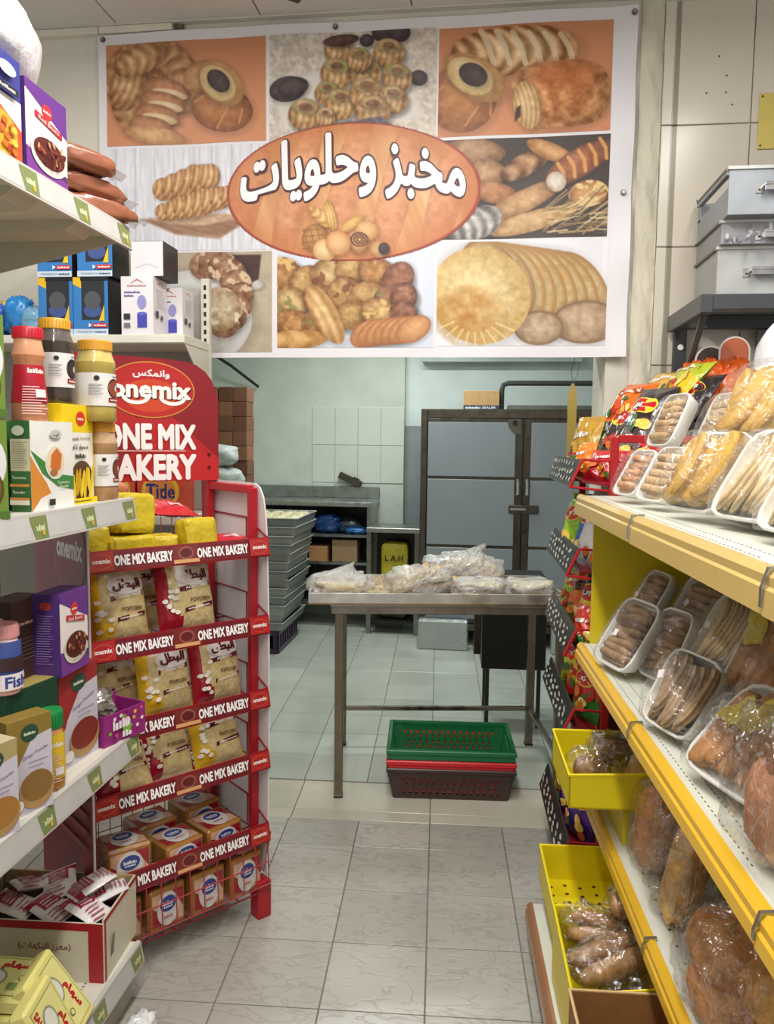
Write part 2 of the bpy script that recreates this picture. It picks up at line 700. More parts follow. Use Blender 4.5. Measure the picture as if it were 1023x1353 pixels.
# wall with the wide opening to the bakery room
WY0, WY1 = 3.21, 3.57
OPL, OPR, OPT = -1.32, 0.46, 2.04
CEIL = 3.285
w = MB((222, 217, 204))
w.bb((-3.2, WY0, 0), (OPL, WY1, CEIL + .2))
w.bb((OPR, WY0, 0), (2.6, WY1, CEIL + .2))
w.bb((OPL, WY0, OPT), (OPR, WY1, CEIL + .2))
wall_front = struct(w.build('wall_back', PLASTER))
# rough plaster column beside the banner, with narrow trim tiles
c = MB((214, 208, 190))
rnd = random.Random(3)
NZ = 40


def colsurf(u, v):
    x = 0.548 + 0.082 * u
    z = v * CEIL
    b = 0.012 * math.sin(math.pi * min(max(u, 0.02), 0.98)) + 0.004 * math.sin(z * 31 + u * 9) + 0.003 * math.sin(z * 77 + u * 23)
    return (x, WY0 - 0.006 - b, z)


c.grid(colsurf, 8, 120)
c.build('plaster_column', mat('cracked_plaster', 0.8, noise=0.14, nscale=12, bump=0.9, bscale=30, bdist=0.012, stretch=(1, 1, 0.4)), wall_front, smooth='all')


def share_box(name, d, col, m, ch):
    t = MB(col)
    t.box((0, 0, 0), d, ch=ch)
    me = t.mesh(name)
    me.materials.append(m)
    return me


TW, TH = 0.30, 0.447
tr1 = share_box('trim_tile', (0.036, 0.02, TH - 0.004), (214, 210, 196), WTILE, 0.002)
tr2 = share_box('trim_tile', (0.022, 0.014, TH - 0.004), (206, 199, 168), WTILE, 0.002)
wt = share_box('wall_tile', (TW - 0.004, 0.016, TH - 0.004), (212, 204, 190), WTILE, 0.002)
Z0 = 3.265 - TH
for r in range(8):
    zc = Z0 + TH / 2 - r * TH
    if zc - TH / 2 < -0.3:
        break
    link('trim_tile', tr1, wall_front, (0.650, WY0 - 0.010, zc))
    link('trim_tile', tr2, wall_front, (0.681, WY0 - 0.007, zc))
    for q in range(6):
        link('wall_tile', wt, wall_front, (0.694 + TW / 2 + q * TW - 0.04, WY0 - 0.006, zc))
# small drill holes and chipped marks left in the glaze
h = MB((60, 52, 44))
for x, z in ((0.83, 3.06), (0.86, 2.99), (0.86, 2.93), (0.885, 2.885), (0.775, 2.54), (0.79, 2.93), (0.93, 3.27)):
    h.lathe([(0.0035, 0), (0.0035, 0.001)], 8, c=(0, 0, 0))
    n = len(h.v) - 16
    for i in range(n, len(h.v)):
        p = h.v[i]
        h.v[i] = (x + p[0], WY0 - 0.0145 - p[2], z + p[1])
h.build('drill_hole', PLAS, wall_front)

# yellow plate screwed to the tiles
pl = MB((208, 190, 98))
pl.box((0, 0, 0), (0.1, 0.004, 0.2), ch=0.0015)
plate = thing('metal_plate', 'yellow metal plate screwed to the white wall tiles at the upper right', 'plate', (1.03, WY0 - 0.018, 2.82))
pl.build('plate', PAINT, plate)
for sx in (-1, 1):
    for sz in (-1, 1):
        s_ = MB((90, 84, 60))
        s_.tube([(sx * 0.04, 0, sz * 0.088), (sx * 0.04, -0.004, sz * 0.088)], 0.004)
        s_.build('screw', STEEL, plate)

# ceiling: grey lay-in panels with thin grid
cb = MB((150, 147, 138))
cb.bb((-3.2, -1.5, CEIL + 0.012), (2.6, WY0, CEIL + 0.05))
ceiling = struct(cb.build('ceiling', PAINT))
cp = share_box('ceiling_panel', (0.594, 0.594, 0.012), (216, 214, 208), mat('ceiling_panel', 0.7, noise=0.05, nscale=3), 0.002)
for i in range(-5, 4):
    for j in range(0, 8):
        link('ceiling_panel', cp, ceiling, (-0.02 + i * 0.6, 2.915 - j * 0.6, CEIL + 0.006))
g = MB((214, 210, 200))
g.bb((-3.2, WY0 - 0.03, CEIL - 0.004), (2.6, WY0 - 0.001, CEIL + 0.01))
g.build('edge_angle', PAINT, ceiling)

# lamps on the ceiling (housings of the tube lights)
for i, (lx, ly, pw, lc) in enumerate(LAMPS):
    t = thing('ceiling_lamp', ['unseen tube lamp added on the ceiling behind the viewer', 'white tube lamp on the ceiling above the near end of the aisle', 'white tube lamp on the ceiling above the middle of the aisle',
                               'white tube lamp on the ceiling above the bread shelves', 'white tube lamp on the ceiling above the spice shelves'][i], 'lamp', (lx, ly, CEIL), group='ceiling tube lamps')
    b_ = MB((232, 232, 228))
    b_.bb((-0.05, -0.62, -0.05), (0.05, 0.62, 0), ch=0.01)
    b_.build('housing', PAINT, t)

# conduit trunking across the top of the wall
tk = thing('cable_trunking', 'white plastic cable trunking along the wall top left of the banner', 'trunking', (0, 0, 0))
for a, b_ in ((-2.6, -1.98), (-1.977, -1.60), (-1.597, -1.285)):
    t = MB((224, 219, 204))
    t.bb((a, WY0 - 0.03, 3.254), (b_, WY0 - 0.001, 3.28), ch=0.003)
    t.build('trunking_length', PLAS, tk)
t = MB((112, 104, 92))
t.tube([(-1.27, WY0 - 0.012, 3.275), (-1.262, WY0 - 0.014, 3.27), (-1.25, WY0 - 0.014, 3.265), (-1.246, WY0 - 0.016, 3.26)], 0.007)
t.box((-1.262, WY0 - 0.006, 3.268), (0.036, 0.008, 0.02))
t.build('torn_cable', PLAS, tk)

# dark sensor under the ceiling
t = MB((52, 50, 48))
t.box((0, 0, 0), (0.19, 0.05, 0.022), ch=0.01)
t.box((-0.04, 0, 0.012), (0.10, 0.04, 0.02), (120, 118, 114), ch=0.004)
o = t.build('ceiling_fixture', PLAS, None, loc=(-0.80, 2.98, CEIL - 0.02), rot=(0, 0.12, 0.5))
tag(o, 'small dark fixture hanging under the ceiling above the banner', 'fixture')

# ---------------------------------------------------------------- the bakery room behind
BY = 7.15
w = MB((206, 212, 202))
w.bb((-2.7, BY, 0), (-0.735, BY + 0.3, 3.0))
wb = struct(w.build('wall_far_left', PLASTER))
pt = share_box('wall_tile', (0.209, 0.012, 0.342), (214, 218, 208), WTILE, 0.0015)
for r in range(6):
    for q in range(4):
        if r > 1 and q < 2:
            continue
        link('wall_tile', pt, wb, (-0.735 - 0.106 - q * 0.212, BY - 0.005, 1.923 - 0.172 - r * 0.345))
for r in (2,):
    for q in (2, 3):
        link('wall_tile', pt, wb, (-0.735 - 0.106 - q * 0.212, BY - 0.005, 1.923 - 0.172 - r * 0.345))
w = MB((226, 236, 234))
w.bb((-0.735, BY + 0.1, 1.76), (1.5, BY + 0.3, 3.0))
w.bb((-0.735, BY + 0.095, 0), (1.5, BY + 0.3, 1.76), (150, 158, 158))
struct(w.build('wall_far_right', PLASTER))
w = MB((196, 206, 204))  # beam added to stand in for a shadow strip on the far wall
w.bb((-0.58, BY - 0.05, 2.33), (0.82, BY + 0.1, 2.46))
w.bb((-0.58, BY - 0.10, 2.46), (0.82, BY + 0.1, 3.0))
struct(w.build('shade_beam', PLASTER))
w = MB((196, 204, 196))
w.bb((-2.75, WY1, 0), (-2.68, BY + 0.3, 3.0))
struct(w.build('wall_left', PLASTER))
w = MB((206, 214, 210))
w.bb((1.5, WY1, 0), (1.57, BY + 0.3, 3.0))
struct(w.build('wall_right', PLASTER))
w = MB((220, 226, 222))
w.bb((-2.75, WY1, 2.9), (1.57, BY + 0.4, 2.98))
struct(w.build('ceiling_far', PLASTER))

for i, (lx, ly) in enumerate(((-0.75, 5.9), (-0.4, 4.6))):
    t = thing('ceiling_lamp', ['white tube lamp on the bakery room ceiling over the fridge', 'white tube lamp on the bakery room ceiling over the table'][i], 'lamp', (lx, ly, 2.9), group='ceiling tube lamps')
    b_ = MB((232, 232, 228))
    b_.bb((-0.62, -0.05, -0.05), (0.62, 0.05, 0), ch=0.01)
    b_.build('housing', PAINT, t)

# ================================================================== THE BANNER
BX0, BX1, BZ0, BZ1 = -1.605, 0.530, 1.955, 3.250
BYF = 3.186
banner = thing('banner', 'large printed vinyl bakery banner with bread pictures over the opening', 'banner', ((BX0 + BX1) / 2, BYF, BZ0))


def bpos(x, z, lift=0.0):
    """point of the slightly rippled vinyl sheet, relative to the banner's base"""
    r = 0.004 * math.sin(x * 5 + z * 2) + 0.003 * math.sin(x * 13 - z * 6)
    e = max(0.0, (x - 0.43) / 0.1)
    r += 0.010 * e * math.sin(z * 14) + (0.008 * e if z < 2.55 else 0)
    return (x - (BX0 + BX1) / 2, -r - lift, z - BZ0)


t = MB((228, 226, 232))
t.grid(lambda u, v: bpos(BX0 + (BX1 - BX0) * u, BZ0 + (BZ1 - BZ0) * v), 90, 50)
t.build('vinyl_sheet', PRINT, banner, smooth='all')
for x, z in ((-1.583, 3.232), (-0.62, 3.232), (0.515, 3.222), (0.50, 2.575)):
    t = MB((120, 118, 116))
    t.tube([bpos(x, z, 0.0), bpos(x, z, 0.006)], 0.011, 12)
    t.tube([bpos(x, z, 0.006), bpos(x, z, 0.012)], 0.006, 8, (180, 178, 174))
    t.build('fixing_bolt', STEEL, banner, smooth=True)


class Pic:
    """a little raster painter for the printed photographs; layout units run over the banner"""

    def __init__(s, x0, z1, x1, z0, bg_, seed=1, res=320.0):
        s.nx, s.nz = int((x1 - x0) * res), int((z1 - z0) * res)
        xs = np.linspace(x0, x1, s.nx + 1)
        zs = np.linspace(z1, z0, s.nz + 1)
        s.wx, s.wz = np.meshgrid(xs, zs)
        u = (s.wx - BX0) / (BX1 - BX0)
        v = (BZ1 - s.wz) / (BZ1 - BZ0)
        ca, cb_, cc, cd = (128.9, 46.6), (843.9, 8.0), (825.9, 472.0), (137.4, 472.7)
        s.X = (1 - v) * ((1 - u) * ca[0] + u * cb_[0]) + v * ((1 - u) * cd[0] + u * cc[0])
        s.Y = (1 - v) * ((1 - u) * ca[1] + u * cb_[1]) + v * ((1 - u) * cd[1] + u * cc[1])
        s.img = np.ones(s.X.shape + (3,)) * np.array(bg_, float)
        s.seed = seed

    def noise(s, scale, seed=0, sx=1.0, sy=1.0, rot=0.0, oct_=3):
        c_, s_ = math.cos(rot), math.sin(rot)
        X = (s.X * c_ + s.Y * s_) / scale * sx
        Y = (-s.X * s_ + s.Y * c_) / scale * sy
        out = np.zeros(X.shape)
        amp = 1.0
        for o_ in range(oct_):
            rg = np.random.RandomState(s.seed * 97 + seed * 13 + o_)
            T = rg.rand(64, 64)
            xi, yi = np.floor(X).astype(int), np.floor(Y).astype(int)
            fx, fy = X - xi, Y - yi
            fx, fy = fx * fx * (3 - 2 * fx), fy * fy * (3 - 2 * fy)
            g_ = lambda a, b: T[a % 64, b % 64]
            out += amp * ((g_(xi, yi) * (1 - fx) + g_(xi + 1, yi) * fx) * (1 - fy) + (g_(xi, yi + 1) * (1 - fx) + g_(xi + 1, yi + 1) * fx) * fy - .5)
            amp *= .55
            X, Y = X * 2.03, Y * 2.03
        return out

    def put(s, m, col):
        col = np.array(col, float) if not isinstance(col, np.ndarray) else col
        s.img += (col - s.img) * m[..., None]
        return s

    def local(s, cx, cy, rx, ry, ang):
        a = math.radians(ang)
        dx, dy = s.X - cx, s.Y - cy
        return (dx * math.cos(a) + dy * math.sin(a)) / rx, (-dx * math.sin(a) + dy * math.cos(a)) / ry

    def blob(s, cx, cy, rx, ry, ang, c0, c1, tex=18, ridges=0, ramp=0.0, bend=0.0, pw=2.0, seed=0, rim=None, spots=None, sh=.3):
        """bun / loaf: centre colour c0 falling to c1 at the edge, n ridge stripes across its length"""
        if sh:
            s.shadow(cx + 1.5, cy + 2.5, rx * 1.16, ry * 1.2, ang, sh)
        p, q = s.local(cx, cy, rx, ry, ang)
        q = q + bend * p * p
        d = (np.abs(p) ** pw + np.abs(q) ** pw) ** (1 / pw)
        m = np.clip((1 - d) * min(rx, ry) / 1.2, 0, 1)
        k = np.clip(d, 0, 1) ** 2.2
        hi = np.clip(1 - ((p + .25) ** 2 + (q + .4) ** 2), 0, 1) * 0.5
        colr = np.array(c0, float) * (1 - k[..., None]) + np.array(c1, float) * k[..., None]
        colr = colr * .9 + hi[..., None] * 40
        colr = colr + (s.noise(7, seed + 3, oct_=4) * tex * 2)[..., None]
        if ridges:
            w_ = np.sin((p + 0.35 * q * q) * math.pi * ridges)
            colr = colr + (w_ * ramp * 1.7)[..., None]
        if spots is not None:
            sp = np.clip((s.noise(9, seed + 11, oct_=2) - .12) * 6, 0, 1)
            colr = colr * (1 - sp[..., None] * .8) + np.array(spots, float) * sp[..., None] * .8
        if rim is not None:
            e_ = np.clip((d - .82) * 9, 0, 1)
            colr = colr * (1 - e_[..., None]) + np.array(rim, float) * e_[..., None]
        return s.put(m, np.clip(colr, 0, 255))

    def shadow(s, cx, cy, rx, ry, ang, amt=.55):
        p, q = s.local(cx, cy, rx, ry, ang)
        m = np.clip(1 - (p * p + q * q), 0, 1) ** .7 * amt
        s.img *= (1 - m)[..., None]
        return s

    def poly(s, pts, col, soft=1.0, tex=0, seed=0, nz=(7, 1, 1, 0)):
        ins = np.zeros(s.X.shape, bool)
        dm = np.full(s.X.shape, 1e9)
        n = len(pts)
        for i in range(n):
            (x1, y1), (x2, y2) = pts[i], pts[(i + 1) % n]
            cnd = ((y1 > s.Y) != (y2 > s.Y)) & (s.X < (x2 - x1) * (s.Y - y1) / ((y2 - y1) or 1e-9) + x1)
            ins ^= cnd
            t_ = np.clip(((s.X - x1) * (x2 - x1) + (s.Y - y1) * (y2 - y1)) / max(1e-9, (x2 - x1) ** 2 + (y2 - y1) ** 2), 0, 1)
            dm = np.minimum(dm, np.hypot(s.X - x1 - t_ * (x2 - x1), s.Y - y1 - t_ * (y2 - y1)))
        m = np.where(ins, np.clip(.5 + dm / soft, 0, 1), np.clip(.5 - dm / soft, 0, 1))
        colr = np.ones(s.X.shape + (3,)) * np.array(col, float)
        if tex:
            colr = colr + (s.noise(nz[0], seed, nz[1], nz[2], nz[3], 4) * tex * 2)[..., None]
        return s.put(m, np.clip(colr, 0, 255))

    def line(s, pts, wd, col, op=1.0):
        dm = np.full(s.X.shape, 1e9)
        for (x1, y1), (x2, y2) in zip(pts[:-1], pts[1:]):
            t_ = np.clip(((s.X - x1) * (x2 - x1) + (s.Y - y1) * (y2 - y1)) / max(1e-9, (x2 - x1) ** 2 + (y2 - y1) ** 2), 0, 1)
            dm = np.minimum(dm, np.hypot(s.X - x1 - t_ * (x2 - x1), s.Y - y1 - t_ * (y2 - y1)))
        return s.put(np.clip(wd / 2 - dm + .5, 0, 1) * op, col)

    def build(s, name, lift, mask=None):
        V = [bpos(a, b, lift) for a, b in zip(s.wx.ravel(), s.wz.ravel())]
        U = s.nx + 1
        i, j = np.meshgrid(np.arange(s.nx), np.arange(s.nz))
        k = (j * U + i).ravel()
        if mask is not None:
            k = k[mask[:-1, :-1].ravel()]
        Fs = np.stack([k, k + U, k + U + 1, k + 1], 1)
        me = bpy.data.meshes.new(name)
        me.from_pydata(V, [], Fs.tolist())
        at = me.color_attributes.new('Col', 'FLOAT_COLOR', 'POINT')
        v_ = np.clip(s.img * .95 + 9, 0, 255) / 255.0
        lin = np.where(v_ <= .04045, v_ / 12.92, ((v_ + .055) / 1.055) ** 2.4)
        c4 = np.ones((len(V), 4), np.float32)
        c4[:, :3] = lin.reshape(-1, 3)
        at.data.foreach_set('color', c4.ravel())
        me.polygons.foreach_set('use_smooth', np.ones(len(me.polygons), bool))
        me.materials.append(PRINT)
        return link(name, me, banner)


CR0, CR1 = (206, 150, 92), (150, 92, 44)

# 1: croissants and sliced loaf on orange
p = Pic(-1.571, 3.209, -0.898, 2.810, (206, 136, 94), 1)
for k in range(9):      # big curved croissant as a ring of segments
    a = math.radians(200 + k * 20)
    p.blob(205 + 46 * math.cos(a), 118 + 44 * math.sin(a), 30, 27, 200 + k * 20 + 90, (204, 152, 96), (160, 100, 54), 16, 3, 10, seed=k)
p.blob(176, 140, 34, 26, 60, (200, 148, 92), (156, 98, 50), 18, 4, 12, seed=21)
p.blob(172, 112, 26, 34, 20, (210, 160, 106), (150, 90, 46), 18, 5, 10, seed=22)
p.blob(190, 78, 40, 20, -22, (214, 164, 108), (160, 100, 56), 16, 5, 12, seed=23)
for k, (x, y) in enumerate(((228, 118), (222, 134), (214, 150), (206, 166))):
    p.blob(x, y, 36 - k, 15, 10, (196, 128, 80), (140, 80, 44), 12, seed=30 + k)
    p.blob(x + 4, y + 4, 27, 7, 10, (236, 204, 158), (214, 172, 120), 8, seed=40 + k)
p.blob(210, 176, 46, 13, 8, (214, 160, 104), (168, 110, 62), 14, seed=50)
p.blob(275, 100, 26, 20, -30, (204, 148, 92), (166, 104, 56), 14, seed=60)
p.blob(305, 142, 44, 30, 8, (190, 116, 58), (132, 72, 32), 12, seed=61)
for q in (((280, 124), (266, 132)), ((314, 138), (298, 166)), ((333, 142), (329, 160))):
    p.line(q, 2.4, (206, 148, 90), .8)
p.blob(303, 108, 37, 25, 38, (220, 178, 112), (186, 128, 70), 10, seed=63)
p.blob(299, 108, 29, 20, 40, (232, 204, 142), (214, 176, 112), 12, seed=64)
p.blob(300, 105, 19, 13, 40, (70, 52, 52), (52, 36, 36), 10, seed=65)
p.build('printed_photo', 0.0012)

# 2: small filled pastries on sacking
p = Pic(-0.884, 3.211, -0.220, 2.808, (206, 196, 184), 2)
p.img += (p.noise(5, 5, 1, 1, .5, 3) * 40)[..., None]
p.poly([(372, 110), (440, 92), (560, 110), (574, 148), (480, 178), (390, 165)], (218, 212, 204), 6)
for k, (x, y, w_, h_, a) in enumerate(((395, 116, 26, 17, -12), (402, 113, 22, 13, -12))):
    p.blob(x, y, w_, h_, a, (74, 56, 58), (48, 34, 38), 12, seed=k)
for x, y, r in ((520, 42, 14), (543, 42, 15), (568, 100, 12), (500, 52, 10)):
    p.blob(x, y, r, r * .9, 0, (70, 54, 60), (44, 32, 40), 8)
for k, (x, y, r) in enumerate(((463, 62, 20), (529, 66, 21), (460, 92, 22), (498, 92, 22), (490, 74, 17), (540, 98, 20), (447, 118, 17), (418, 146, 23), (466, 132, 22), (500, 118, 24), (534, 126, 20), (508, 142, 24), (445, 150, 14))):
    p.shadow(x + 3, y + 8, r * 1.2, r, 0, .4)
    p.blob(x, y + 3, r, r * .95, 0, (212, 172, 118), (160, 110, 62), 26, 5, 12, seed=k)
    p.blob(x, y - r * .35, r * .8, r * .45, 5, (204, 176, 128), (170, 126, 80), 20, seed=k + 20, spots=(150, 150, 84))
    p.blob(x, y - r * .35, r * .42, r * .24, 0, (128, 84, 60), (150, 104, 66), 18, seed=k + 40)
p.blob(466, 52, 26, 8, -8, (92, 56, 44), (60, 36, 32), 12)
p.poly([(410, 168), (520, 150), (540, 168), (470, 190), (410, 188)], (96, 84, 96), 4, 24)
p.build('printed_photo', 0.0012)

# 3: plaited loaf, filled roll and puff pastry on orange
p = Pic(-0.213, 3.205, 0.441, 2.802, (206, 136, 94), 3)
p.blob(690, 66, 82, 32, -4, (214, 172, 120), (168, 108, 58), 14, 7, 26, seed=1, pw=2.4)
for k in range(6):
    x = 648 + k * 20
    p.line(((x, 40 + k), (x + 10, 60), (x + 16, 82)), 7, (232, 212, 178), .75)
p.blob(622, 128, 46, 44, 0, (190, 120, 60), (136, 76, 34), 14, seed=3)
for q in (((600, 110), (584, 124)), ((644, 138), (628, 162)), ((660, 132), (660, 150))):
    p.line(q, 2.6, (206, 148, 90), .8)
p.blob(640, 100, 45, 27, 32, (216, 168, 104), (180, 122, 66), 12, seed=5)
p.blob(634, 98, 33, 22, 34, (236, 212, 154), (212, 174, 110), 12, seed=6)
p.blob(638, 96, 20, 15, 30, (74, 54, 52), (52, 36, 36), 10, seed=7)
p.blob(748, 122, 62, 44, -6, (206, 128, 66), (168, 112, 62), 30, 4, 6, seed=9, pw=3.2)
p.put(np.clip(1 - ((p.X - 752) / 52) ** 2 - ((p.Y - 96) / 26) ** 2, 0, 1) * .6, (186, 92, 42))
p.blob(706, 136, 18, 32, -8, (226, 188, 132), (196, 146, 90), 14, 6, 10, seed=12)
p.poly([(692, 140), (698, 136), (698, 150), (690, 158)], (70, 44, 36), 2)
p.build('printed_photo', 0.0012)

# 4: croissants on a wooden board, white planks behind
p = Pic(-1.565, 2.800, -0.880, 2.388, (220, 220, 228), 4)
pk = np.clip(np.abs(((p.X + 6) % 27) - 13.5) - 12, 0, 1)
p.put(pk * .5, (176, 176, 190))
p.img += (p.noise(10, 2, 3, .35, 0, 3) * 26)[..., None]
p.poly([(190, 286), (300, 280), (340, 288), (300, 312), (240, 306)], (150, 112, 86), 4, 16, nz=(8, .4, 3, .15))
p.poly([(200, 284), (310, 278), (330, 284), (280, 294), (230, 292)], (196, 160, 128), 3, 14)
for k in range(6):
    p.blob(222 + k * 13, 246 - k * 3, 16, 25 - abs(k - 3) * 3, 14, (206, 156, 96), (160, 104, 54), 16, 4, 14, seed=k)
for k in range(8):
    p.blob(224 + k * 13, 276 - k * 3, 15, 20 - abs(k - 4) * 2, 12, (212, 164, 104), (160, 104, 52), 16, 4, 14, seed=k + 10)
p.build('printed_photo', 0.0012)

# 5: dark table with loaves, baguette and wheat
p = Pic(-0.209, 2.790, 0.444, 2.412, (64, 54, 52), 5)
p.blob(640, 196, 40, 18, 4, (176, 132, 92), (120, 80, 50), 16, seed=1)
p.blob(655, 224, 26, 18, 5, (186, 140, 96), (130, 86, 52), 16, seed=2)
p.blob(665, 250, 30, 15, 10, (190, 130, 84), (140, 88, 54), 16, seed=3)
p.blob(705, 212, 40, 15, -32, (172, 122, 80), (104, 66, 42), 18, 3, 18, seed=4)
p.blob(735, 196, 34, 12, 24, (214, 158, 98), (160, 100, 52), 16, seed=5)
p.blob(700, 262, 60, 15, -28, (206, 160, 110), (160, 112, 70), 16, 2, 6, seed=6)
p.blob(712, 288, 60, 14, -16, (214, 172, 120), (176, 130, 82), 16, seed=7)
p.blob(770, 212, 50, 19, -33, (170, 98, 60), (112, 60, 40), 14, seed=8)
for k in range(5):
    x, y = 748 + k * 13, 226 - k * 8
    p.line(((x - 4, y - 14), (x + 3, y - 2), (x + 4, y + 12)), 4.5, (222, 160, 92), .9)
p.blob(742, 236, 13, 14, 0, (226, 216, 204), (190, 160, 130), 18, seed=9)
p.blob(782, 252, 26, 18, -10, (208, 152, 90), (150, 92, 48), 14, seed=10, spots=(240, 214, 150))
p.blob(640, 292, 38, 22, -28, (176, 172, 170), (120, 114, 112), 30, 5, 20, seed=11)
rg = random.Random(4)
for k in range(70):
    x, y = rg.uniform(725, 800), rg.uniform(268, 306)
    a = rg.uniform(-.9, .1)
    l_ = rg.uniform(14, 44)
    p.line(((x, y), (x + l_ * math.cos(a), y + l_ * math.sin(a))), rg.uniform(1, 2.2), rg.choice(((214, 184, 128), (176, 144, 92), (120, 98, 64), (228, 204, 156))), .8)
p.build('printed_photo', 0.0012)

# 6: sesame ring, cup of tea, plate
p = Pic(-1.565, 2.381, -0.876, 1.977, (178, 164, 140), 6)
p.img += (p.noise(14, 1) * 16)[..., None]
p.blob(262, 420, 84, 66, 0, (236, 236, 232), (206, 206, 204), 3, seed=1)
p.blob(262, 424, 62, 46, 0, (214, 210, 204), (196, 190, 184), 3, seed=2)
p.blob(336, 372, 26, 9, 4, (232, 228, 222), (196, 190, 184), 4, seed=3)
p.poly([(310, 333), (358, 333), (354, 366), (340, 373), (318, 370), (310, 356)], (62, 34, 34), 2, 6)
for k in range(9):
    a = math.radians(-110 + k * 22)
    p.blob(292 + 34 * math.cos(a), 388 + 42 * math.sin(a), 22, 20, 0, (166, 116, 78), (120, 78, 52), 30, seed=k + 5, spots=(232, 208, 172))
p.blob(302, 406, 28, 30, 0, (202, 184, 150), (158, 122, 84), 26, seed=30, spots=(236, 224, 196))
p.build('printed_photo', 0.0012)

# 7: heap of savoury pastries
p = Pic(-0.854, 2.372, -0.218, 1.993, (214, 222, 236), 7)
rg = random.Random(9)
items = [(385, 362, 30, 26), (420, 370, 26, 22), (452, 360, 28, 24), (482, 352, 26, 22), (512, 356, 26, 20), (540, 366, 20, 26), (398, 398, 26, 22), (436, 392, 22, 18), (470, 384, 24, 22), (500, 392, 26, 24), (530, 394, 22, 22), (548, 390, 18, 20),
         (378, 420, 24, 18), (404, 428, 30, 20), (436, 424, 24, 18), (480, 414, 26, 20), (516, 412, 26, 20), (548, 412, 20, 16)]
for k, (x, y, a, b_) in enumerate(items):
    dk = k in (5, 10, 11, 17)
    p.shadow(x + 3, y + 6, a * 1.2, b_ * 1.2, 0, .5)
    p.blob(x, y, a, b_, rg.uniform(-40, 40), (150, 90, 60) if dk else rg.choice(((200, 160, 92), (190, 132, 70), (176, 120, 64), (206, 172, 110))), (104, 58, 38) if dk else (138, 86, 42), 24, seed=k, spots=None if k % 2 else rg.choice(((126, 130, 60), (232, 196, 120), (120, 60, 40))))
p.blob(405, 448, 44, 14, -3, (222, 170, 96), (174, 116, 54), 14, 3, 10, seed=40)
p.blob(444, 414, 18, 46, -28, (226, 184, 120), (178, 122, 62), 14, 3, 10, seed=41)
for k in range(7):
    p.blob(500 + k * 10, 440 - k * 1.0, 17, 26, 58, (226, 166, 106), (186, 118, 66), 10, seed=42 + k, rim=(170, 104, 58))
p.build('printed_photo', 0.0012)

# 8: flat breads on white
p = Pic(-0.205, 2.403, 0.452, 2.000, (232, 232, 238), 8)
for k in range(9):
    p.blob(765 - k * 13, 385 - k * 2.2, 40 - k * .2, 60, -24, (236, 216, 166), (206, 168, 104), 14, seed=k, spots=(214, 164, 100) if k % 2 else None, rim=(172, 128, 74), sh=.12)
p.blob(778, 424, 44, 30, -4, (196, 166, 132), (158, 126, 92), 16, seed=20, rim=(132, 100, 70))
p.blob(720, 432, 32, 24, -3, (200, 172, 138), (160, 128, 94), 16, seed=21, rim=(132, 100, 70))
p.blob(646, 388, 64, 67, -20, (234, 208, 146), (212, 172, 98), 16, seed=22)
mk = np.clip(1 - ((p.X - 632) / 50) ** 2 - ((p.Y - 416) / 44) ** 2, 0, 1) ** .5 * np.clip(.62 + p.noise(18, 4, oct_=3), 0, 1)
p.put(mk, (176, 118, 38))
for k in range(9):
    a = math.radians(40 + k * 13)
    p.line(((640 + 34 * math.cos(a), 402 + 36 * math.sin(a)), (642 + 60 * math.cos(a), 396 + 62 * math.sin(a))), 2.4, (240, 218, 160), .6)
p.build('printed_photo', 0.0012)

# the oval with the lettering
OX, OZ, ORX, ORZ = -0.552, 2.602, 0.510, 0.266
p = Pic(OX - ORX, OZ + ORZ, OX + ORX, OZ - ORZ, (214, 156, 106), 9)
dd = np.hypot((p.wx - OX) / ORX, (p.wz - OZ) / ORZ)
p.img += (p.noise(60, 1, 3, .5, -.35, 3) * 46)[..., None] * np.array([.7, 1, 1])
for k in range(5):
    p.blob(340 + k * 66, 250, 22, 120, 14, (226, 150, 104), (214, 146, 96), 12, seed=k, sh=0)
p.put(np.clip((dd - .66) * 2.0, 0, .55), (190, 106, 58))
p.put(np.clip((dd - .972) * 60, 0, 1), (150, 56, 40))
p.blob(432, 312, 19, 20, 10, (196, 140, 78), (150, 96, 46), 10, seed=30)
for k in range(4):
    p.line(((416 + k * 9, 298), (424 + k * 9, 330)), 1.5, (140, 88, 40), .8)
    p.line(((414, 302 + k * 8), (452, 298 + k * 8)), 1.5, (140, 88, 40), .8)
p.blob(440, 284, 22, 9, 40, (228, 180, 106), (190, 134, 62), 8, 4, 14, seed=31)
p.blob(452, 282, 8, 22, -14, (230, 184, 110), (190, 134, 62), 8, 4, 10, seed=32)
p.blob(480, 292, 20, 7, -36, (226, 178, 98), (186, 132, 58), 8, seed=33)
p.blob(500, 301, 16, 14, 0, (232, 186, 124), (196, 132, 70), 6, seed=34)
p.blob(516, 326, 13, 12, 0, (214, 166, 108), (176, 120, 66), 6, seed=38)
p.blob(522, 325, 8, 9, 0, (56, 40, 40), (50, 36, 36), 4, seed=39)
p.blob(489, 318, 14, 16, 0, (214, 158, 100), (150, 92, 50), 6, seed=35)
for r_ in (11, 7, 3.5):
    pts = [(490 + r_ * math.cos(i * .5), 313 + r_ * .8 * math.sin(i * .5)) for i in range(13)]
    p.line(pts, 2, (84, 44, 30), .9)
p.blob(444, 328, 16, 16, 0, (240, 206, 150), (212, 150, 86), 4, seed=36)
p.blob(462, 318, 17, 17, 0, (238, 190, 130), (206, 132, 70), 4, seed=37)
p.build('printed_oval', 0.0024, mask=dd < 1.004)

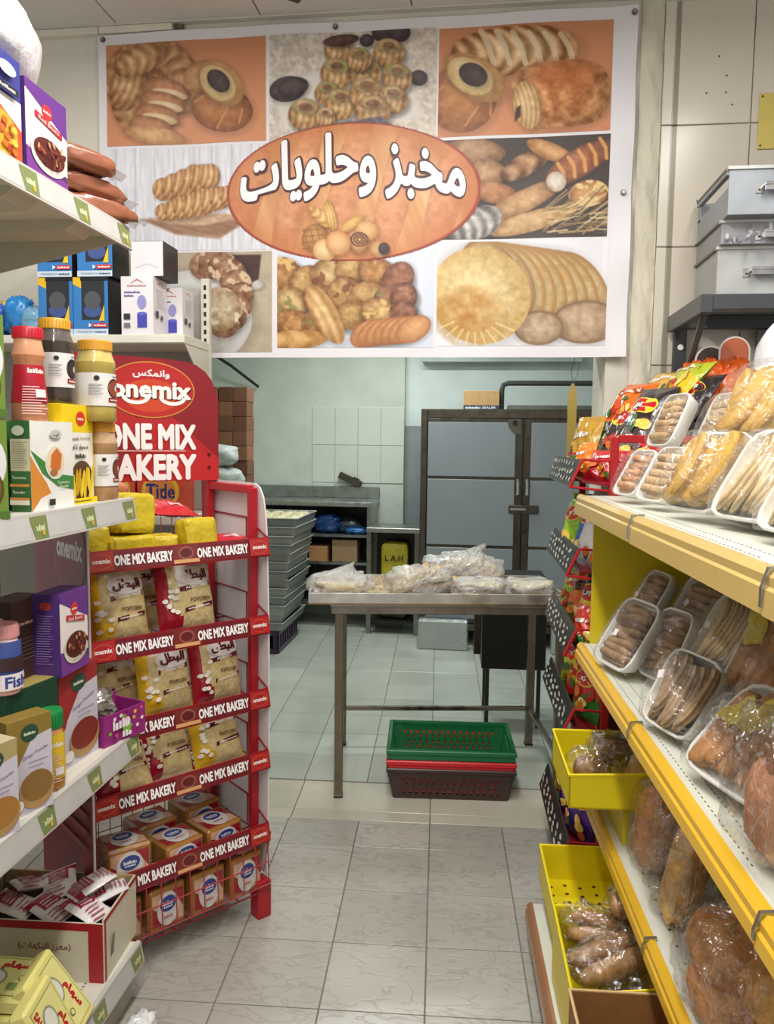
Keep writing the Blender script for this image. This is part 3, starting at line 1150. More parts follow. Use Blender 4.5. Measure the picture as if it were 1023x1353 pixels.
# arabic shaping for the built-in font: contextual letter forms, written right to left
AR = {}
for ch, base, dual in (('\u0627', 0xFE8D, 0), ('\u0628', 0xFE8F, 1), ('\u0629', 0xFE93, 0), ('\u062a', 0xFE95, 1), ('\u062d', 0xFEA1, 1), ('\u062e', 0xFEA5, 1), ('\u062f', 0xFEA9, 0), ('\u0631', 0xFEAD, 0), ('\u0632', 0xFEAF, 0),
                       ('\u0633', 0xFEB1, 1), ('\u0637', 0xFEC1, 1), ('\u0639', 0xFEC9, 1), ('\u0642', 0xFED5, 1), ('\u0643', 0xFED9, 1), ('\u0644', 0xFEDD, 1), ('\u0645', 0xFEE1, 1), ('\u0646', 0xFEE5, 1), ('\u0647', 0xFEE9, 1), ('\u0648', 0xFEED, 0), ('\u064a', 0xFEF1, 1)):
    AR[ch] = (base, dual)


def arabic(s):
    out = []
    for i, ch in enumerate(s):
        if ch not in AR:
            out.append(ch)
            continue
        base, dual = AR[ch]
        prev = i > 0 and s[i - 1] in AR and AR[s[i - 1]][1]
        nxt = dual and i + 1 < len(s) and s[i + 1] in AR
        out.append(chr(base + ((3 if nxt else 1) if prev else (2 if nxt else 0))))
    return ''.join(out[::-1])


BANNER_TXT = arabic('\u0645\u062e\u0628\u0632 \u0648\u062d\u0644\u0648\u064a\u0627\u062a')


def arc_fn(x, y, h_):
    # letters follow a gentle arch over the oval
    z = OZ + 0.105 + y - 0.36 * (x - OX) ** 2
    return bpos(x, z, 0.003 + h_)


for bold, colr, nm, ex in ((0.078, (84, 44, 48), 'lettering_outline', 0.001), (0.034, (244, 240, 244), 'lettering', .0045)):
    t = MB(colr)
    hh = 0.245 * (1 + bold * 1.1)
    ww = 0.90 + bold * 0.16
    t_art = Art(t, lambda x, y, h_, e=ex: arc_fn(x, y, h_ + e), 0.0004)
    t_art.text(BANNER_TXT, OX, 0, hh, colr, w=ww, bold=bold)
    t.build(nm, PRINT, banner, fixn=False)


# ================================================================== SHARED SHAPES
def lump(w, d, h, seed=0, nu=28, nv=16, amp=0.12, pw=2.6, flat=0.0, knot=0.0, kdir=(0.3, 0.0), fr=3.0):
    """soft closed bag shape resting on z=0: super-ellipsoid with folds and an optional gathered tail"""
    rg_ = random.Random(seed)
    ph = [(rg_.uniform(0, 6.28), rg_.uniform(0, 6.28), rg_.uniform(1.5, fr * 2), rg_.uniform(1, fr)) for _ in range(6)]

    def fn(u, v):
        th = 2 * math.pi * u
        fi = math.pi * (v - .5)
        e = 2.0 / pw
        sg = lambda x, p_: math.copysign(abs(x) ** p_, x)
        x = sg(math.cos(fi), e) * sg(math.cos(th), e)
        y = sg(math.cos(fi), e) * sg(math.sin(th), e)
        z = sg(math.sin(fi), e)
        k = 1.0
        for a, b, c_, d_ in ph:
            k += amp / 3 * math.sin(c_ * th + a) * math.cos(d_ * fi * 2 + b)
        kx = k
        P = [x * w / 2 * kx, y * d / 2 * kx, max(z * k, -1.0) * h / 2 + h / 2]
        if knot and v > .86:
            t_ = (v - .86) / .14
            P[0] = P[0] * (1 - t_ * .8) + kdir[0] * knot * t_
            P[1] = P[1] * (1 - t_ * .8) + kdir[1] * knot * t_
            P[2] += knot * t_ ** 1.2
        return tuple(P)
    return fn, nu, nv


def add_lump(mb, *a, col=None, colfn=None, off=(0, 0, 0), m=None, **k):
    fn, nu, nv = lump(*a, **k)
    if m is None:
        g_ = lambda u, v: tuple(Vector(fn(u, v)) + Vector(off))
    else:
        g_ = lambda u, v: tuple(m @ Vector(fn(u, v)) + Vector(off))
    mb.grid(g_, nu, nv, colfn=colfn, col=col, closed_u=True)
    return mb


def rot_m(rx=0, ry=0, rz=0):
    return Euler((rx, ry, rz)).to_matrix()


def pillow(w, h, t, seed=0, nu=16, nv=22, crimp=0.08, wr=0.05):
    """returns surf(x,y,side) for a filled pouch in the xy plane (x -w/2..w/2, y -h/2..h/2), z thickness"""
    rg_ = random.Random(seed)
    A = [(rg_.uniform(0, 6.3), rg_.uniform(2, 7), rg_.uniform(2, 7)) for _ in range(5)]

    def surf(x, y, side=1):
        u, v = 2 * x / w, 2 * y / h
        uu, vv = min(1, abs(u)), min(1, abs(v) / (1 - crimp))
        z = (max(0, 1 - uu ** 2.4) ** .55) * (max(0, 1 - vv ** 3.0) ** .6)
        wv = sum(math.sin(a + b * u * 1.6 + c_ * v * 1.3) for a, b, c_ in A) / 5
        z = z * t / 2 * (1 + wr * 3 * wv) + wr * t * .12 * math.sin(9 * u + A[0][0]) * min(1, vv ** 3)
        pin = 1 - 0.07 * (1 - uu) * 0 - 0.06 * math.sqrt(max(0, 1 - vv ** 2)) * 1.0
        return (x * pin, y, side * max(z, 0.0006))
    return surf


def add_pouch(mb, w, h, t, colfn, seed=0, nu=16, nv=22, wr=0.05, crimp=0.08):
    s_ = pillow(w, h, t, seed, nu, nv, crimp, wr)
    for side in (1, -1):
        mb.grid(lambda u, v: s_((u - .5) * w, (v - .5) * h, side), nu, nv, colfn=lambda u, v: colfn(u, v, side))
    return s_


def pouch_art(mb, s_, base=0.0012):
    return Art(mb, lambda x, y, h_: (s_(x, y)[0], y, s_(x, y)[2] + base + h_), 0.0006)


# ================================================================== STEEL TABLE IN THE OPENING
ST = (150, 144, 134)
TABLE = (-0.631, 3.415, 0.0)
TROT = 0.15
table = thing('steel_table', 'stainless steel work table standing in the opening under the banner', 'table', TABLE, (0, 0, TROT))


def tw(x, y, z):
    """point given in the table's own frame"""
    return Vector(TABLE) + Matrix.Rotation(TROT, 3, 'Z') @ Vector((x, y, z))


for lx, ly in ((0, 0), (1.0, 0), (0, 0.62), (1.0, 0.62)):
    t = MB((134, 124, 108))
    t.box((lx, ly, 0.428), (0.038, 0.038, 0.852), ch=0.003)
    t.box((lx, ly, 0.006), (0.042, 0.042, 0.012), (70, 64, 56), ch=0.002)
    t.build('leg', STEEL, table)
t = MB(ST)
t.box((0.5, 0.31, 0.878), (1.07, 0.70, 0.046), ch=0.003)
t.build('table_top', STEEL, table)
t = MB((190, 188, 180))
t.box((0.5, -0.043, 0.896), (1.08, 0.012, 0.012), ch=0.004)
t.build('front_rim', STEEL, table)
for a, b in (((0, 0.62, 0.20), (1.0, 0.62, 0.20)), ((0, 0.0, 0.20), (0, 0.62, 0.20)), ((1.0, 0, 0.20), (1.0, 0.62, 0.20))):
    t = MB((150, 142, 128))
    c0 = [(a[i] + b[i]) / 2 for i in range(3)]
    t.box(c0, (max(abs(a[0] - b[0]) - .04, .022), max(abs(a[1] - b[1]) - .04, .022), 0.022), ch=0.002)
    t.build('stretcher', STEEL, table)

# shallow tray lying on the table
tray = thing('baking_tray', 'wide shallow steel tray on the work table holding bagged flatbread', 'tray', tw(-0.135, -0.065, 0.903), (0, 0, TROT))
TWD, TDP = 1.135, 0.50
t = MB((184, 172, 150))
t.bb((0, 0, 0), (TWD, TDP, 0.006), (186, 160, 120))
t.build('tray_floor', STEEL, tray)
for a, b in (((0, 0, 0), (TWD, 0.008, 0.05)), ((0, TDP - .008, 0), (TWD, TDP, 0.05)), ((0, 0.008, 0), (0.008, TDP - .008, 0.05)), ((TWD - .008, 0.008, 0), (TWD, TDP - .008, 0.05))):
    t = MB((222, 220, 214))
    t.bb(a, b, ch=0.002)
    t.build('tray_side', STEEL, tray)


def flatbread_mesh(r, seed, col, rim):
    t = MB(col)
    rg_ = random.Random(seed)
    ph = rg_.uniform(0, 6)
    rings = [(0.0, 1.0), (0.35, 1.0), (0.65, .95), (0.85, .8), (0.96, .5), (1.0, 0), (0.96, -.4), (0.8, -.5), (0.0, -.5)]

    def fn(u, v):
        i = v * (len(rings) - 1)
        a, b = rings[int(i)], rings[min(int(i) + 1, len(rings) - 1)]
        f = i - int(i)
        rr, zz = a[0] * (1 - f) + b[0] * f, a[1] * (1 - f) + b[1] * f
        th = u * 6.2832
        k = 1 + 0.04 * math.sin(3 * th + ph) + .02 * math.sin(7 * th)
        return (r * rr * k * math.cos(th), r * rr * k * math.sin(th), zz * 0.007 + 0.008 * rr * math.sin(2 * th + ph) + .003 * math.sin(5 * th + ph * 2) * rr)
    t.grid(fn, 20, len(rings) - 1, colfn=lambda u, v: rim if .4 < v < .62 else col, closed_u=True)
    me = t.mesh('flatbread', 'all')
    me.materials.append(BREAD)
    return me


FB = [flatbread_mesh(0.105, i, c_, d_) for i, (c_, d_) in enumerate((((222, 200, 152), (196, 160, 104)), ((214, 186, 132), (186, 146, 92)), ((232, 214, 172), (206, 176, 124))))]
FBY = [flatbread_mesh(0.105, i + 7, c_, d_) for i, (c_, d_) in enumerate((((224, 200, 128), (200, 164, 80)), ((214, 190, 122), (190, 150, 76))))]

bags = [  # x, y, z, rot, count, length, label, film size, knot, yellow
    (0.13, 0.17, 0.908, 0.05, 5, 0.10, 'clear bag of pale yellow flatbread with twisted tail at the tray\'s left end', (0.30, 0.25, 0.10), 0.05, True),
    (0.50, 0.15, 0.908, 0.25, 8, 0.16, 'clear bag of leaning flatbread nearest the bare patch of the tray', (0.31, 0.27, 0.135), 0.0, False),
    (0.72, 0.33, 0.908, -0.1, 8, 0.20, 'clear bag of flatbread with knotted end sticking up, highest of the heap', (0.40, 0.25, 0.165), 0.05, False),
    (0.77, 0.12, 0.908, 0.1, 7, 0.12, 'clear bag of flatbread lying low in front of the knotted bag', (0.28, 0.23, 0.09), 0.0, False),
    (1.01, 0.16, 0.908, -0.05, 7, 0.14, 'clear bag of flatbread at the right end of the tray', (0.25, 0.25, 0.08), 0.0, False)]
for bi, (x, y, z, rz, n, ln, lab, fs, kn, yl) in enumerate(bags):
    x -= 0.135
    o = thing('flatbread_bag', lab, 'bread', tw(x, y - 0.03, z), (0, 0, TROT + rz), 'bagged flatbread on the table')
    rg = random.Random(bi)
    for i in range(n):
        if bi in (1, 2):
            q = link('flatbread', rg.choice(FB), o, ((i / (n - 1) - .5) * ln, rg.uniform(-.012, .012), 0.058 + .02 * math.sin(math.pi * i / (n - 1)) + (0.018 if bi == 2 else 0)), (rg.uniform(-.1, .1), -0.95 + 1.3 * i / (n - 1) * .6, 0))
        else:
            q = link('flatbread', rg.choice(FBY if yl else FB), o, (rg.uniform(-.02, .02), rg.uniform(-.012, .012), 0.010 + i * 0.0085), (rg.uniform(-.06, .06), rg.uniform(-.08, .08), rg.uniform(0, 6)))
            q.scale = (1, .95, 1)
    t = MB()
    kd = {0: (1.4, .3), 2: (2.2, 0)}.get(bi, (0, 0))
    add_lump(t, *fs, seed=bi + 3, amp=0.16, pw=2.8, knot=kn, kdir=kd, nu=40, nv=22, fr=5)
    t.build('plastic_bag', CLEARH, o, smooth='all')


# ---------------------------------------------------------------- nested plastic crates
def crate(name, label, loc, rz, col, w=0.57, d=0.38, h=0.15):
    o = thing(name, label, 'crate', loc, (0, 0, rz), 'nested bread crates')
    th = 0.012
    sp = 0.03      # walls splay outward
    t = MB(col)
    t.box((0, 0, 0.006), (w - 2 * sp, d - 2 * sp, 0.012), ch=0.002)
    t.build('crate_floor', PLAS, o)

    def wall(c0, c1, n, nm):
        """lattice wall between two lower corners, splayed along n"""
        t = MB(col)
        c0, c1, n = Vector(c0), Vector(c1), Vector(n)
        e = (c1 - c0)
        ln = e.length
        ex = e.normalized()
        up = (Vector((0, 0, h)) + n * sp)

        def bar(p, q, r_):
            # flat bar between wall coordinates p,q (metres along, 0..1 up)
            A = c0 + ex * p[0] + up * p[1]
            B = c0 + ex * q[0] + up * q[1]
            dv = (B - A).normalized()
            sd = dv.cross(n).normalized() * r_
            tn = n * th / 2
            t.add([A - sd - tn, A + sd - tn, B + sd - tn, B - sd - tn, A - sd + tn, A + sd + tn, B + sd + tn, B - sd + tn],
                  [(0, 1, 2, 3), (7, 6, 5, 4), (0, 4, 5, 1), (2, 6, 7, 3), (1, 5, 6, 2), (0, 3, 7, 4)])
        ov = sp * .9
        bar((0, .06), (ln, .06), h * .10)
        bar((-ov, .86), (ln + ov, .86), h * .15)
        bar((0.02, 0), (-ov * .6 + .02, .9), .022)
        bar((ln - .02, 0), (ln + ov * .6 - .02, .9), .022)
        m_ = max(2, int(ln / 0.036))
        for i in range(m_ + 1):
            x = 0.04 + (ln - 0.08) * i / m_
            s_ = (ln - 0.08) / m_ / 2
            for sg in (-1, 1):
                xa, xb = x - sg * s_, x + sg * s_
                if 0.02 < xa < ln - .02 and 0.02 < xb < ln - .02:
                    bar((xa, .14), (x, .44), .0055)
                    bar((x, .44), (xa, .74), .0055)
        bar((.03, .44), (ln - .03, .44), .006)
        t.build(nm, PLAS, o)
    x_, y_ = w / 2 - sp, d / 2 - sp
    wall((-x_, -y_, 0), (x_, -y_, 0), (0, -1, 0), 'lattice_side')
    wall((x_, y_, 0), (-x_, y_, 0), (0, 1, 0), 'lattice_side')
    wall((x_, -y_, 0), (x_, y_, 0), (1, 0, 0), 'lattice_end')
    wall((-x_, y_, 0), (-x_, -y_, 0), (-1, 0, 0), 'lattice_end')
    t = MB(col)
    for a, b in (((-w / 2 - .008, -d / 2 - .008), (w / 2 + .008, -d / 2 + .012)), ((-w / 2 - .008, d / 2 - .012), (w / 2 + .008, d / 2 + .008)),
                 ((-w / 2 - .008, -d / 2 + .012), (-w / 2 + .012, d / 2 - .012)), ((w / 2 - .012, -d / 2 + .012), (w / 2 + .008, d / 2 - .012))):
        t.bb((a[0], a[1], h - .022), (b[0], b[1], h), ch=0.004)
    t.build('rim', PLAS, o)
    return o


cc = Vector((-0.135, 3.625, 0))
crate('plastic_crate', 'dark brown plastic crate, lowest of the stack under the table', cc, 0.08, (62, 44, 40))
crate('plastic_crate', 'red plastic crate nested between the green and brown crates', cc + Vector((0, 0, 0.036)), 0.08, (206, 36, 44))
crate('plastic_crate', 'green plastic crate on top of the stack below the table', cc + Vector((0, 0, 0.085)), 0.08, (26, 110, 62))

# black box on thin legs behind the table
o = thing('black_stand', 'black metal box on thin legs behind the steel table', 'stand', (0.185, 4.42, 0), (0, 0, 0.05))
t = MB((26, 26, 26))
t.box((0, 0.15, 0.60), (0.36, 0.32, 0.52), ch=0.004)
t.build('box', PAINT, o)
for x, y in ((-0.145, 0.01), (0.145, 0.01), (-0.145, 0.29), (0.145, 0.29)):
    t = MB((44, 40, 36))
    t.box((x, y, 0.17), (0.022, 0.022, 0.34))
    t.build('leg', PAINT, o)
t = MB((84, 76, 66))
t.bb((-0.225, 0.0, 0.42), (-0.185, 0.03, 0.86), ch=.003)
t.build('side_post', STEEL, o)

# ================================================================== FRIDGE
FX0, FX1, FXM, FY = -0.505, 1.09, 0.29, 6.20
fr = thing('upright_fridge', 'tall double-door steel fridge with grey panels at the back', 'fridge', ((FX0 + FX1) / 2, FY, 0))
cx = (FX0 + FX1) / 2
t = MB((110, 104, 96))
t.bb((FX0 - cx, 0.03, 0.12), (FX1 - cx, 0.72, 1.875), ch=0.004)
t.build('cabinet', STEEL, fr)
for x in (FX0 + .06, FX1 - .06):
    for y in (0.08, 0.66):
        t = MB((80, 76, 70))
        t.tube([(x - cx, y, 0), (x - cx, y, 0.12)], 0.022)
        t.build('foot', STEEL, fr)
FRM = (104, 96, 86)
t = MB(FRM)
t.bb((FX0 - cx, 0, 0.12), (FX0 + .05 - cx, 0.03, 1.875), ch=.003)
t.bb((FX1 - .05 - cx, 0, 0.12), (FX1 - cx, 0.03, 1.875), ch=.003)
t.bb((FX0 + .05 - cx, 0, 1.805), (FX1 - .05 - cx, 0.03, 1.875), ch=.003)
t.bb((FX0 + .05 - cx, 0, 0.12), (FX1 - .05 - cx, 0.03, 0.18), ch=.003)
t.build('door_frame', STEEL, fr)
for a, b, nm in ((FX0 + .055, FXM - .005, 'left'), (FXM + .005, FX1 - .055, 'right')):
    door = MB((96, 90, 82))
    door.bb((a - cx, -0.012, 0.19), (b - cx, 0.0, 1.80), ch=.002)
    door = door.build('door', STEEL, fr)
    zs = [0.21, 0.80, 1.34, 1.785]
    e0, e1 = (a + .004, b - .055) if nm == 'left' else (a + .055, b - .004)
    for z0, z1 in zip(zs[:-1], zs[1:]):
        p_ = MB((140, 145, 151))
        p_.bb((e0 - cx, -0.018, z0 + 0.012), (e1 - cx, -0.011, z1 - 0.012), ch=.002)
        p_.build('door_panel', mat('grey_laminate', 0.32, noise=0.06, nscale=3), door)
    hx = (b - .03 if nm == 'left' else a + .03) - cx
    h_ = MB((206, 204, 198))
    h_.tube([(hx, -0.012, 1.20), (hx, -0.05, 1.22), (hx, -0.05, 1.31), (hx, -0.012, 1.33)], 0.011, 8)
    h_.build('handle', STEEL, door, smooth=True)
t = MB((96, 92, 86))
t.bb((FXM - .10 - cx, -0.034, 1.07), (FXM + .13 - cx, -0.02, 1.135), ch=.006)
t.bb((FXM - .09 - cx, -0.045, 1.095), (FXM + .03 - cx, -0.034, 1.11), (176, 172, 164), ch=.003)
t.build('hasp_lock', STEEL, fr)
t = MB((120, 114, 106))
t.prism([(FXM - .02 - cx, 1.80), (FXM - .13 - cx, 1.80), (FXM - .11 - cx, 1.73), (FXM - .07 - cx, 1.69), (FXM - .02 - cx, 1.68)], 1, -0.026, -0.018)
t.bb((FXM - .085 - cx, -.032, 1.75), (FXM - .05 - cx, -.026, 1.79), (70, 66, 62))
t.build('hinge_plate', STEEL, fr)

o = thing('cardboard_box', 'flat brown cardboard box lying on top of the fridge', 'box', (-0.04, 6.45, 1.876))
t = MB((190, 152, 104))
t.box((0, 0, 0.075), (0.285, 0.24, 0.15), ch=.003)
t.rect = None
a_ = Art(t, face_fn((-0.14, -0.1202, 0.0), (1, 0, 0), (0, 0, 1)))
a_.rect(0, 0.0, 0.28, 0.035, (52, 62, 92))
a_.text('SEALER', 0.20, 0.017, 0.018, (226, 228, 230), w=0.11, bold=.02)
a_.scrib(.075, .017, .12, .018, (226, 228, 230), 8)
t.build('box', BROWN, o)

o = thing('tube_frame', 'dark bent tube frame lying on top of the fridge beside the cardboard box', 'frame', (0.12, 6.42, 1.876))
t = MB((62, 66, 64))
t.tube([(0.0, 0, 0.0), (0.0, 0, 0.16), (0.01, 0, 0.20), (0.05, 0, 0.215), (0.9, 0, 0.215), (0.93, 0, .20), (0.94, 0, .16), (0.94, 0, 0.0)], 0.022, 8)
t.build('tube', PAINT, o, smooth=True)
t = MB((120, 122, 118))
t.bb((0.05, -.05, 0), (0.9, .18, 0.04), ch=.004)
t.build('flat_sheet', DULL, o)

# wrapped slab on the floor in front of the fridge
for i, (x, lab, sx) in enumerate(((-0.30, 'low clear plastic wrapped slab on the floor before the fridge, left of the black stand', 0.40), (0.70, 'clear plastic wrapped slab on the floor before the fridge, seen right of the table legs', 0.34))):
    o = thing('wrapped_slab', lab, 'package', (x, 6.05, 0.0), group='plastic wrapped slabs by the fridge')
    t = MB((176, 182, 180))
    t.box((0, 0.03, 0.115), (sx - .02, 0.10, 0.225), ch=.006)
    t.build('slab', PLAS, o)
    t = MB()
    t.box((0, 0.03, 0.12), (sx, 0.13, 0.24), ch=.012)
    t.build('wrap', CLEARB, o)

# ================================================================== STACK OF BAKING TRAYS
TX, TY = -1.80, 6.02
t = MB((58, 44, 64))
t.box((0, 0, 0.09), (0.60, 0.62, 0.18), ch=.01)
o = thing('plastic_crate', 'dark purple plastic crate under the tall stack of baking trays', 'crate', (TX - .03, TY, 0))
c_ = MB((58, 44, 64))
for a in (-1, 1):
    c_.bb((-.30, a * .31 - .012, 0), (.30, a * .31 + .012, .04))
    c_.bb((-.30, a * .31 - .012, .14), (.30, a * .31 + .012, .18))
    c_.bb((a * .30 - .012, -.31, 0), (a * .30 + .012, .31, .04))
    c_.bb((a * .30 - .012, -.31, .14), (a * .30 + .012, .31, .18))
    for i in range(9):
        q = -.28 + i * .07
        c_.bb((q - .012, a * .31 - .008, .04), (q + .012, a * .31 + .008, .14))
        c_.bb((a * .30 - .008, q - .012, .04), (a * .30 + .008, q + .012, .14))
c_.build('lattice_body', PLAS, o)
f_ = MB((48, 36, 54))
f_.box((0, 0, .008), (.58, .6, .016))
f_.build('crate_floor', PLAS, o)
z = 0.181
rg = random.Random(2)
NT = 13
for i in range(NT):
    hgt = 0.062
    ox = -0.05 + 0.10 * i / (NT - 1) + rg.uniform(-.012, .012)
    top = i == NT - 1
    o = thing('dough_tray', ['lowest grey baking tray of the tall stack, on the purple crate'][0] if i == 0 else ('topmost grey baking tray of the stack, filled with pale dough' if top else 'grey baking tray, %s from the bottom of the tall stack' % ['first', 'second', 'third', 'fourth', 'fifth', 'sixth', 'seventh', 'eighth', 'ninth', 'tenth', 'eleventh', 'twelfth'][i]),
              'tray', (TX + ox, TY + rg.uniform(-.015, .015), z), (0, 0, rg.uniform(-.02, .02)), 'stacked baking trays')
    t = MB((166, 168, 164) if i % 3 else (150, 152, 150))
    W_, D_ = 0.70, 0.66
    t.bb((-W_ / 2, -D_ / 2, 0), (W_ / 2, D_ / 2, .006))
    for a in (-1, 1):
        t.add([(-W_ / 2, a * D_ / 2, 0), (W_ / 2, a * D_ / 2, 0), (W_ / 2 + .012, a * (D_ / 2 + .012), hgt), (-W_ / 2 - .012, a * (D_ / 2 + .012), hgt), (-W_ / 2, a * (D_ / 2 - .004), 0), (W_ / 2, a * (D_ / 2 - .004), 0), (W_ / 2 + .012, a * (D_ / 2 + .008), hgt), (-W_ / 2 - .012, a * (D_ / 2 + .008), hgt)], [(0, 1, 2, 3), (4, 5, 6, 7), (3, 2, 6, 7)])
        t.add([(a * W_ / 2, -D_ / 2, 0), (a * W_ / 2, D_ / 2, 0), (a * (W_ / 2 + .012), D_ / 2 + .012, hgt), (a * (W_ / 2 + .012), -D_ / 2 - .012, hgt), (a * (W_ / 2 - .004), -D_ / 2, 0), (a * (W_ / 2 - .004), D_ / 2, 0), (a * (W_ / 2 + .008), D_ / 2 + .012, hgt), (a * (W_ / 2 + .008), -D_ / 2 - .012, hgt)], [(0, 1, 2, 3), (4, 5, 6, 7), (3, 2, 6, 7)])
    t.build('tray_body', DULL, o, fixn=False)
    t = MB((206, 208, 204))
    for a in (-1, 1):
        t.box((0, a * (D_ / 2 + .013), hgt), (W_ + .04, .008, .008), ch=.002)
        t.box((a * (W_ / 2 + .013), 0, hgt), (.008, D_ + .03, .008), ch=.002)
    t.build('rolled_rim', DULL, o)
    if top:
        t = MB((226, 214, 172))
        rg2 = random.Random(8)
        for a in range(6):
            for b in range(6):
                add_lump(t, .112, .108, .034, seed=a * 7 + b, nu=10, nv=6, amp=.2, off=(-.28 + a * .112 + rg2.uniform(-.01, .01), -.27 + b * .107, .03))
        t.build('dough', BREAD, o, smooth='all')['kind'] = 'stuff'
    z += hgt + 0.004

# ---------------------------------------------------------------- stacked brown egg cartons and sacks at the left
BR = [share_box('carton', (0.096, 0.16, 0.097), c_, BROWN, .003) for c_ in ((134, 90, 68), (122, 80, 60), (146, 100, 74), (112, 74, 56))]
rg = random.Random(12)
ORD = ['top', 'second', 'third', 'fourth', 'fifth', 'sixth', 'seventh', 'eighth', 'ninth']
NR = 8
for r in range(NR):
    for q in range(4):
        o = link('brown_carton', rg.choice(BR), None, (-1.635 - q * .098 + rg.uniform(-.002, .002), 5.22 + rg.uniform(-.008, .008), 1.1825 + .049 + r * .0982), (0, 0, rg.uniform(-.03, .03)))
        tag(o, 'small brown carton, %s layer, %s from the right, left of the trays' % (ORD[NR - 1 - r], ['first', 'second', 'third', 'fourth'][q]), 'carton', 'wall of stacked brown cartons')
for i, (z_, lab) in enumerate(((1.297, 'lower grey woven sack lying before the brown cartons'), (1.445, 'upper grey woven sack, plump, stacked before the brown cartons'))):
    t = MB((186, 192, 188))
    add_lump(t, .50, .30, .15, seed=i + 4, amp=.08, pw=3.0, nu=32, nv=18, fr=4)
    o = t.build('grain_sack', FABRIC, None, smooth='all', loc=(-1.80 - i * .03, 4.90, z_), rot=(0, .03, .04))
    tag(o, lab, 'sack', 'grey sacks before the cartons')
for nm, lab, yy, zt, wd in (('sack_trestle', 'dark wooden trestle carrying the two grey sacks', 4.90, 1.295, .5), ('carton_trestle', 'dark wooden trestle carrying the brown cartons', 5.24, 1.182, .46)):
    o = thing(nm, lab, 'trestle', (-1.80, yy, 0))
    t = MB((70, 58, 48))
    t.box((0, 0, zt - .015), (wd, .26, .03))
    t.build('deck', BROWN, o)
    for x in (-.2, .2):
        for y in (-.1, .1):
            t = MB((70, 58, 48))
            t.box((x, y, zt / 2 - .015), (.04, .04, zt - .03))
            t.build('leg', BROWN, o)
# slanting dark conduit above the cartons
t = MB((40, 42, 44))
t.tube([(-2.62, 7.05, 2.47), (-2.3, 6.98, 2.28), (-2.08, 7.1, 2.10)], 0.014)
o = t.build('hanging_cable', PLAS, None)
tag(o, 'black cable slanting down the far wall above the brown cartons', 'cable')

# ================================================================== COUNTER ON THE FAR WALL
o = thing('steel_counter', 'stainless counter with upstand against the far tiled wall', 'counter', (-1.55, 6.88, 0))
t = MB((176, 180, 178))
t.bb((-.62, -.28, 1.055), (.60, .25, 1.095), ch=.004)
t.build('counter_top', STEEL, o)
t = MB((170, 174, 172))
t.bb((-.62, .225, 1.095), (.60, .245, 1.20), ch=.004)
t.build('upstand', STEEL, o)
for x in (-.60, .56):
    t = MB((150, 154, 152))
    t.bb((x, -.26, 0), (x + .03, .22, 1.055))
    t.build('end_panel', STEEL, o)
for zz in (.79, .55, .2):
    t = MB((150, 156, 154))
    t.bb((-.57, -.25, zz), (.56, .22, zz + .022))
    t.build('shelf', STEEL, o)
t = MB((40, 42, 42))
t.bb((-.57, .205, .2), (.56, .222, 1.055))
t.build('back_panel', PAINT, o)
for i, (x, y, z_, s_, c_, lab) in enumerate(((-1.36, 6.78, .812, (.24, .2, .16), (44, 84, 150), 'dark blue plastic bag on the upper shelf under the counter'),
                                          (-1.10, 6.74, .812, (.20, .18, .06), (56, 118, 178), 'light blue plastic bag lying flat on the counter shelf'),
                                          (-1.18, 6.84, .812, (.22, .18, .12), (92, 100, 110), 'grey crumpled bag behind the light blue bag'))):
    t = MB(c_)
    add_lump(t, *s_, seed=i + 30, amp=.25, fr=6, nu=28, nv=14)
    q = t.build('plastic_bag', FOIL, None, smooth='all', loc=(x, y, z_))
    tag(q, lab, 'bag')
for i, (x, y, s_, c_, lab) in enumerate(((-1.42, 6.74, (.16, .2, .13), (176, 128, 80), 'small tan cardboard box on the lower counter shelf, left one'),
                                         (-1.19, 6.76, (.22, .2, .19), (160, 128, 96), 'larger tan cardboard box on the lower counter shelf, beside a smaller one'))):
    t = MB(c_)
    t.box((0, 0, s_[2] / 2), s_, ch=.003)
    q = t.build('cardboard_box', BROWN, None, loc=(x, y, .5725))
    tag(q, lab, 'box')
t = MB((66, 60, 44))
t.box((0, 0, .03), (.22, .05, .06), (64, 58, 46), ch=.004)
t.box((.05, -.005, .064), (.06, .03, .012), (40, 38, 34), ch=.003)
q = t.build('scrub_block', BROWN, None, loc=(-1.235, 7.107, 1.235), rot=(0, .42, 0))
tag(q, 'dark wooden scrubbing block leaning on top of the counter upstand', 'brush')

# small steel stand with a yellow sack inside
o = thing('small_steel_stand', 'small stainless stand beside the fridge with an open front', 'stand', (-.745, 6.62, 0))
t = MB((168, 168, 162))
t.bb((-.225, -.18, .86), (.225, .2, .90), ch=.004)
t.build('stand_top', STEEL, o)
for x in (-.2, .2):
    for y in (-.155, .175):
        t = MB((140, 136, 128))
        t.box((x, y, .43), (.036, .036, .86))
        t.build('leg', STEEL, o)
t = MB((60, 60, 58))
t.bb((-.18, -.17, .1), (.18, .19, .12))
t.bb((-.18, .15, .12), (.18, .165, .86))
t.build('lower_shelf', STEEL, o)
t = MB((196, 178, 52))
t.box((0, 0, 0), (.22, .12, .24), ch=.02)
o = thing('flour_sack', 'yellow printed sack with a dark crumpled lower part inside the small steel stand', 'sack', (-.74, 6.60, .1205))
t = MB((192, 176, 52))
add_lump(t, .23, .16, .64, seed=5, amp=.04, pw=8, colfn=lambda u, v: (196, 180, 50) if v > .52 else ((74, 66, 54) if v > .12 else (52, 48, 44)), nu=24, nv=20)
a_ = Art(t, face_fn((-.07, -.095, .40), (1, 0, 0), (0, 0, 1)))
a_.text('L A.H', .07, .12, .05, (60, 50, 30), bold=.02)
t.build('sack', FABRIC, o, smooth='all')

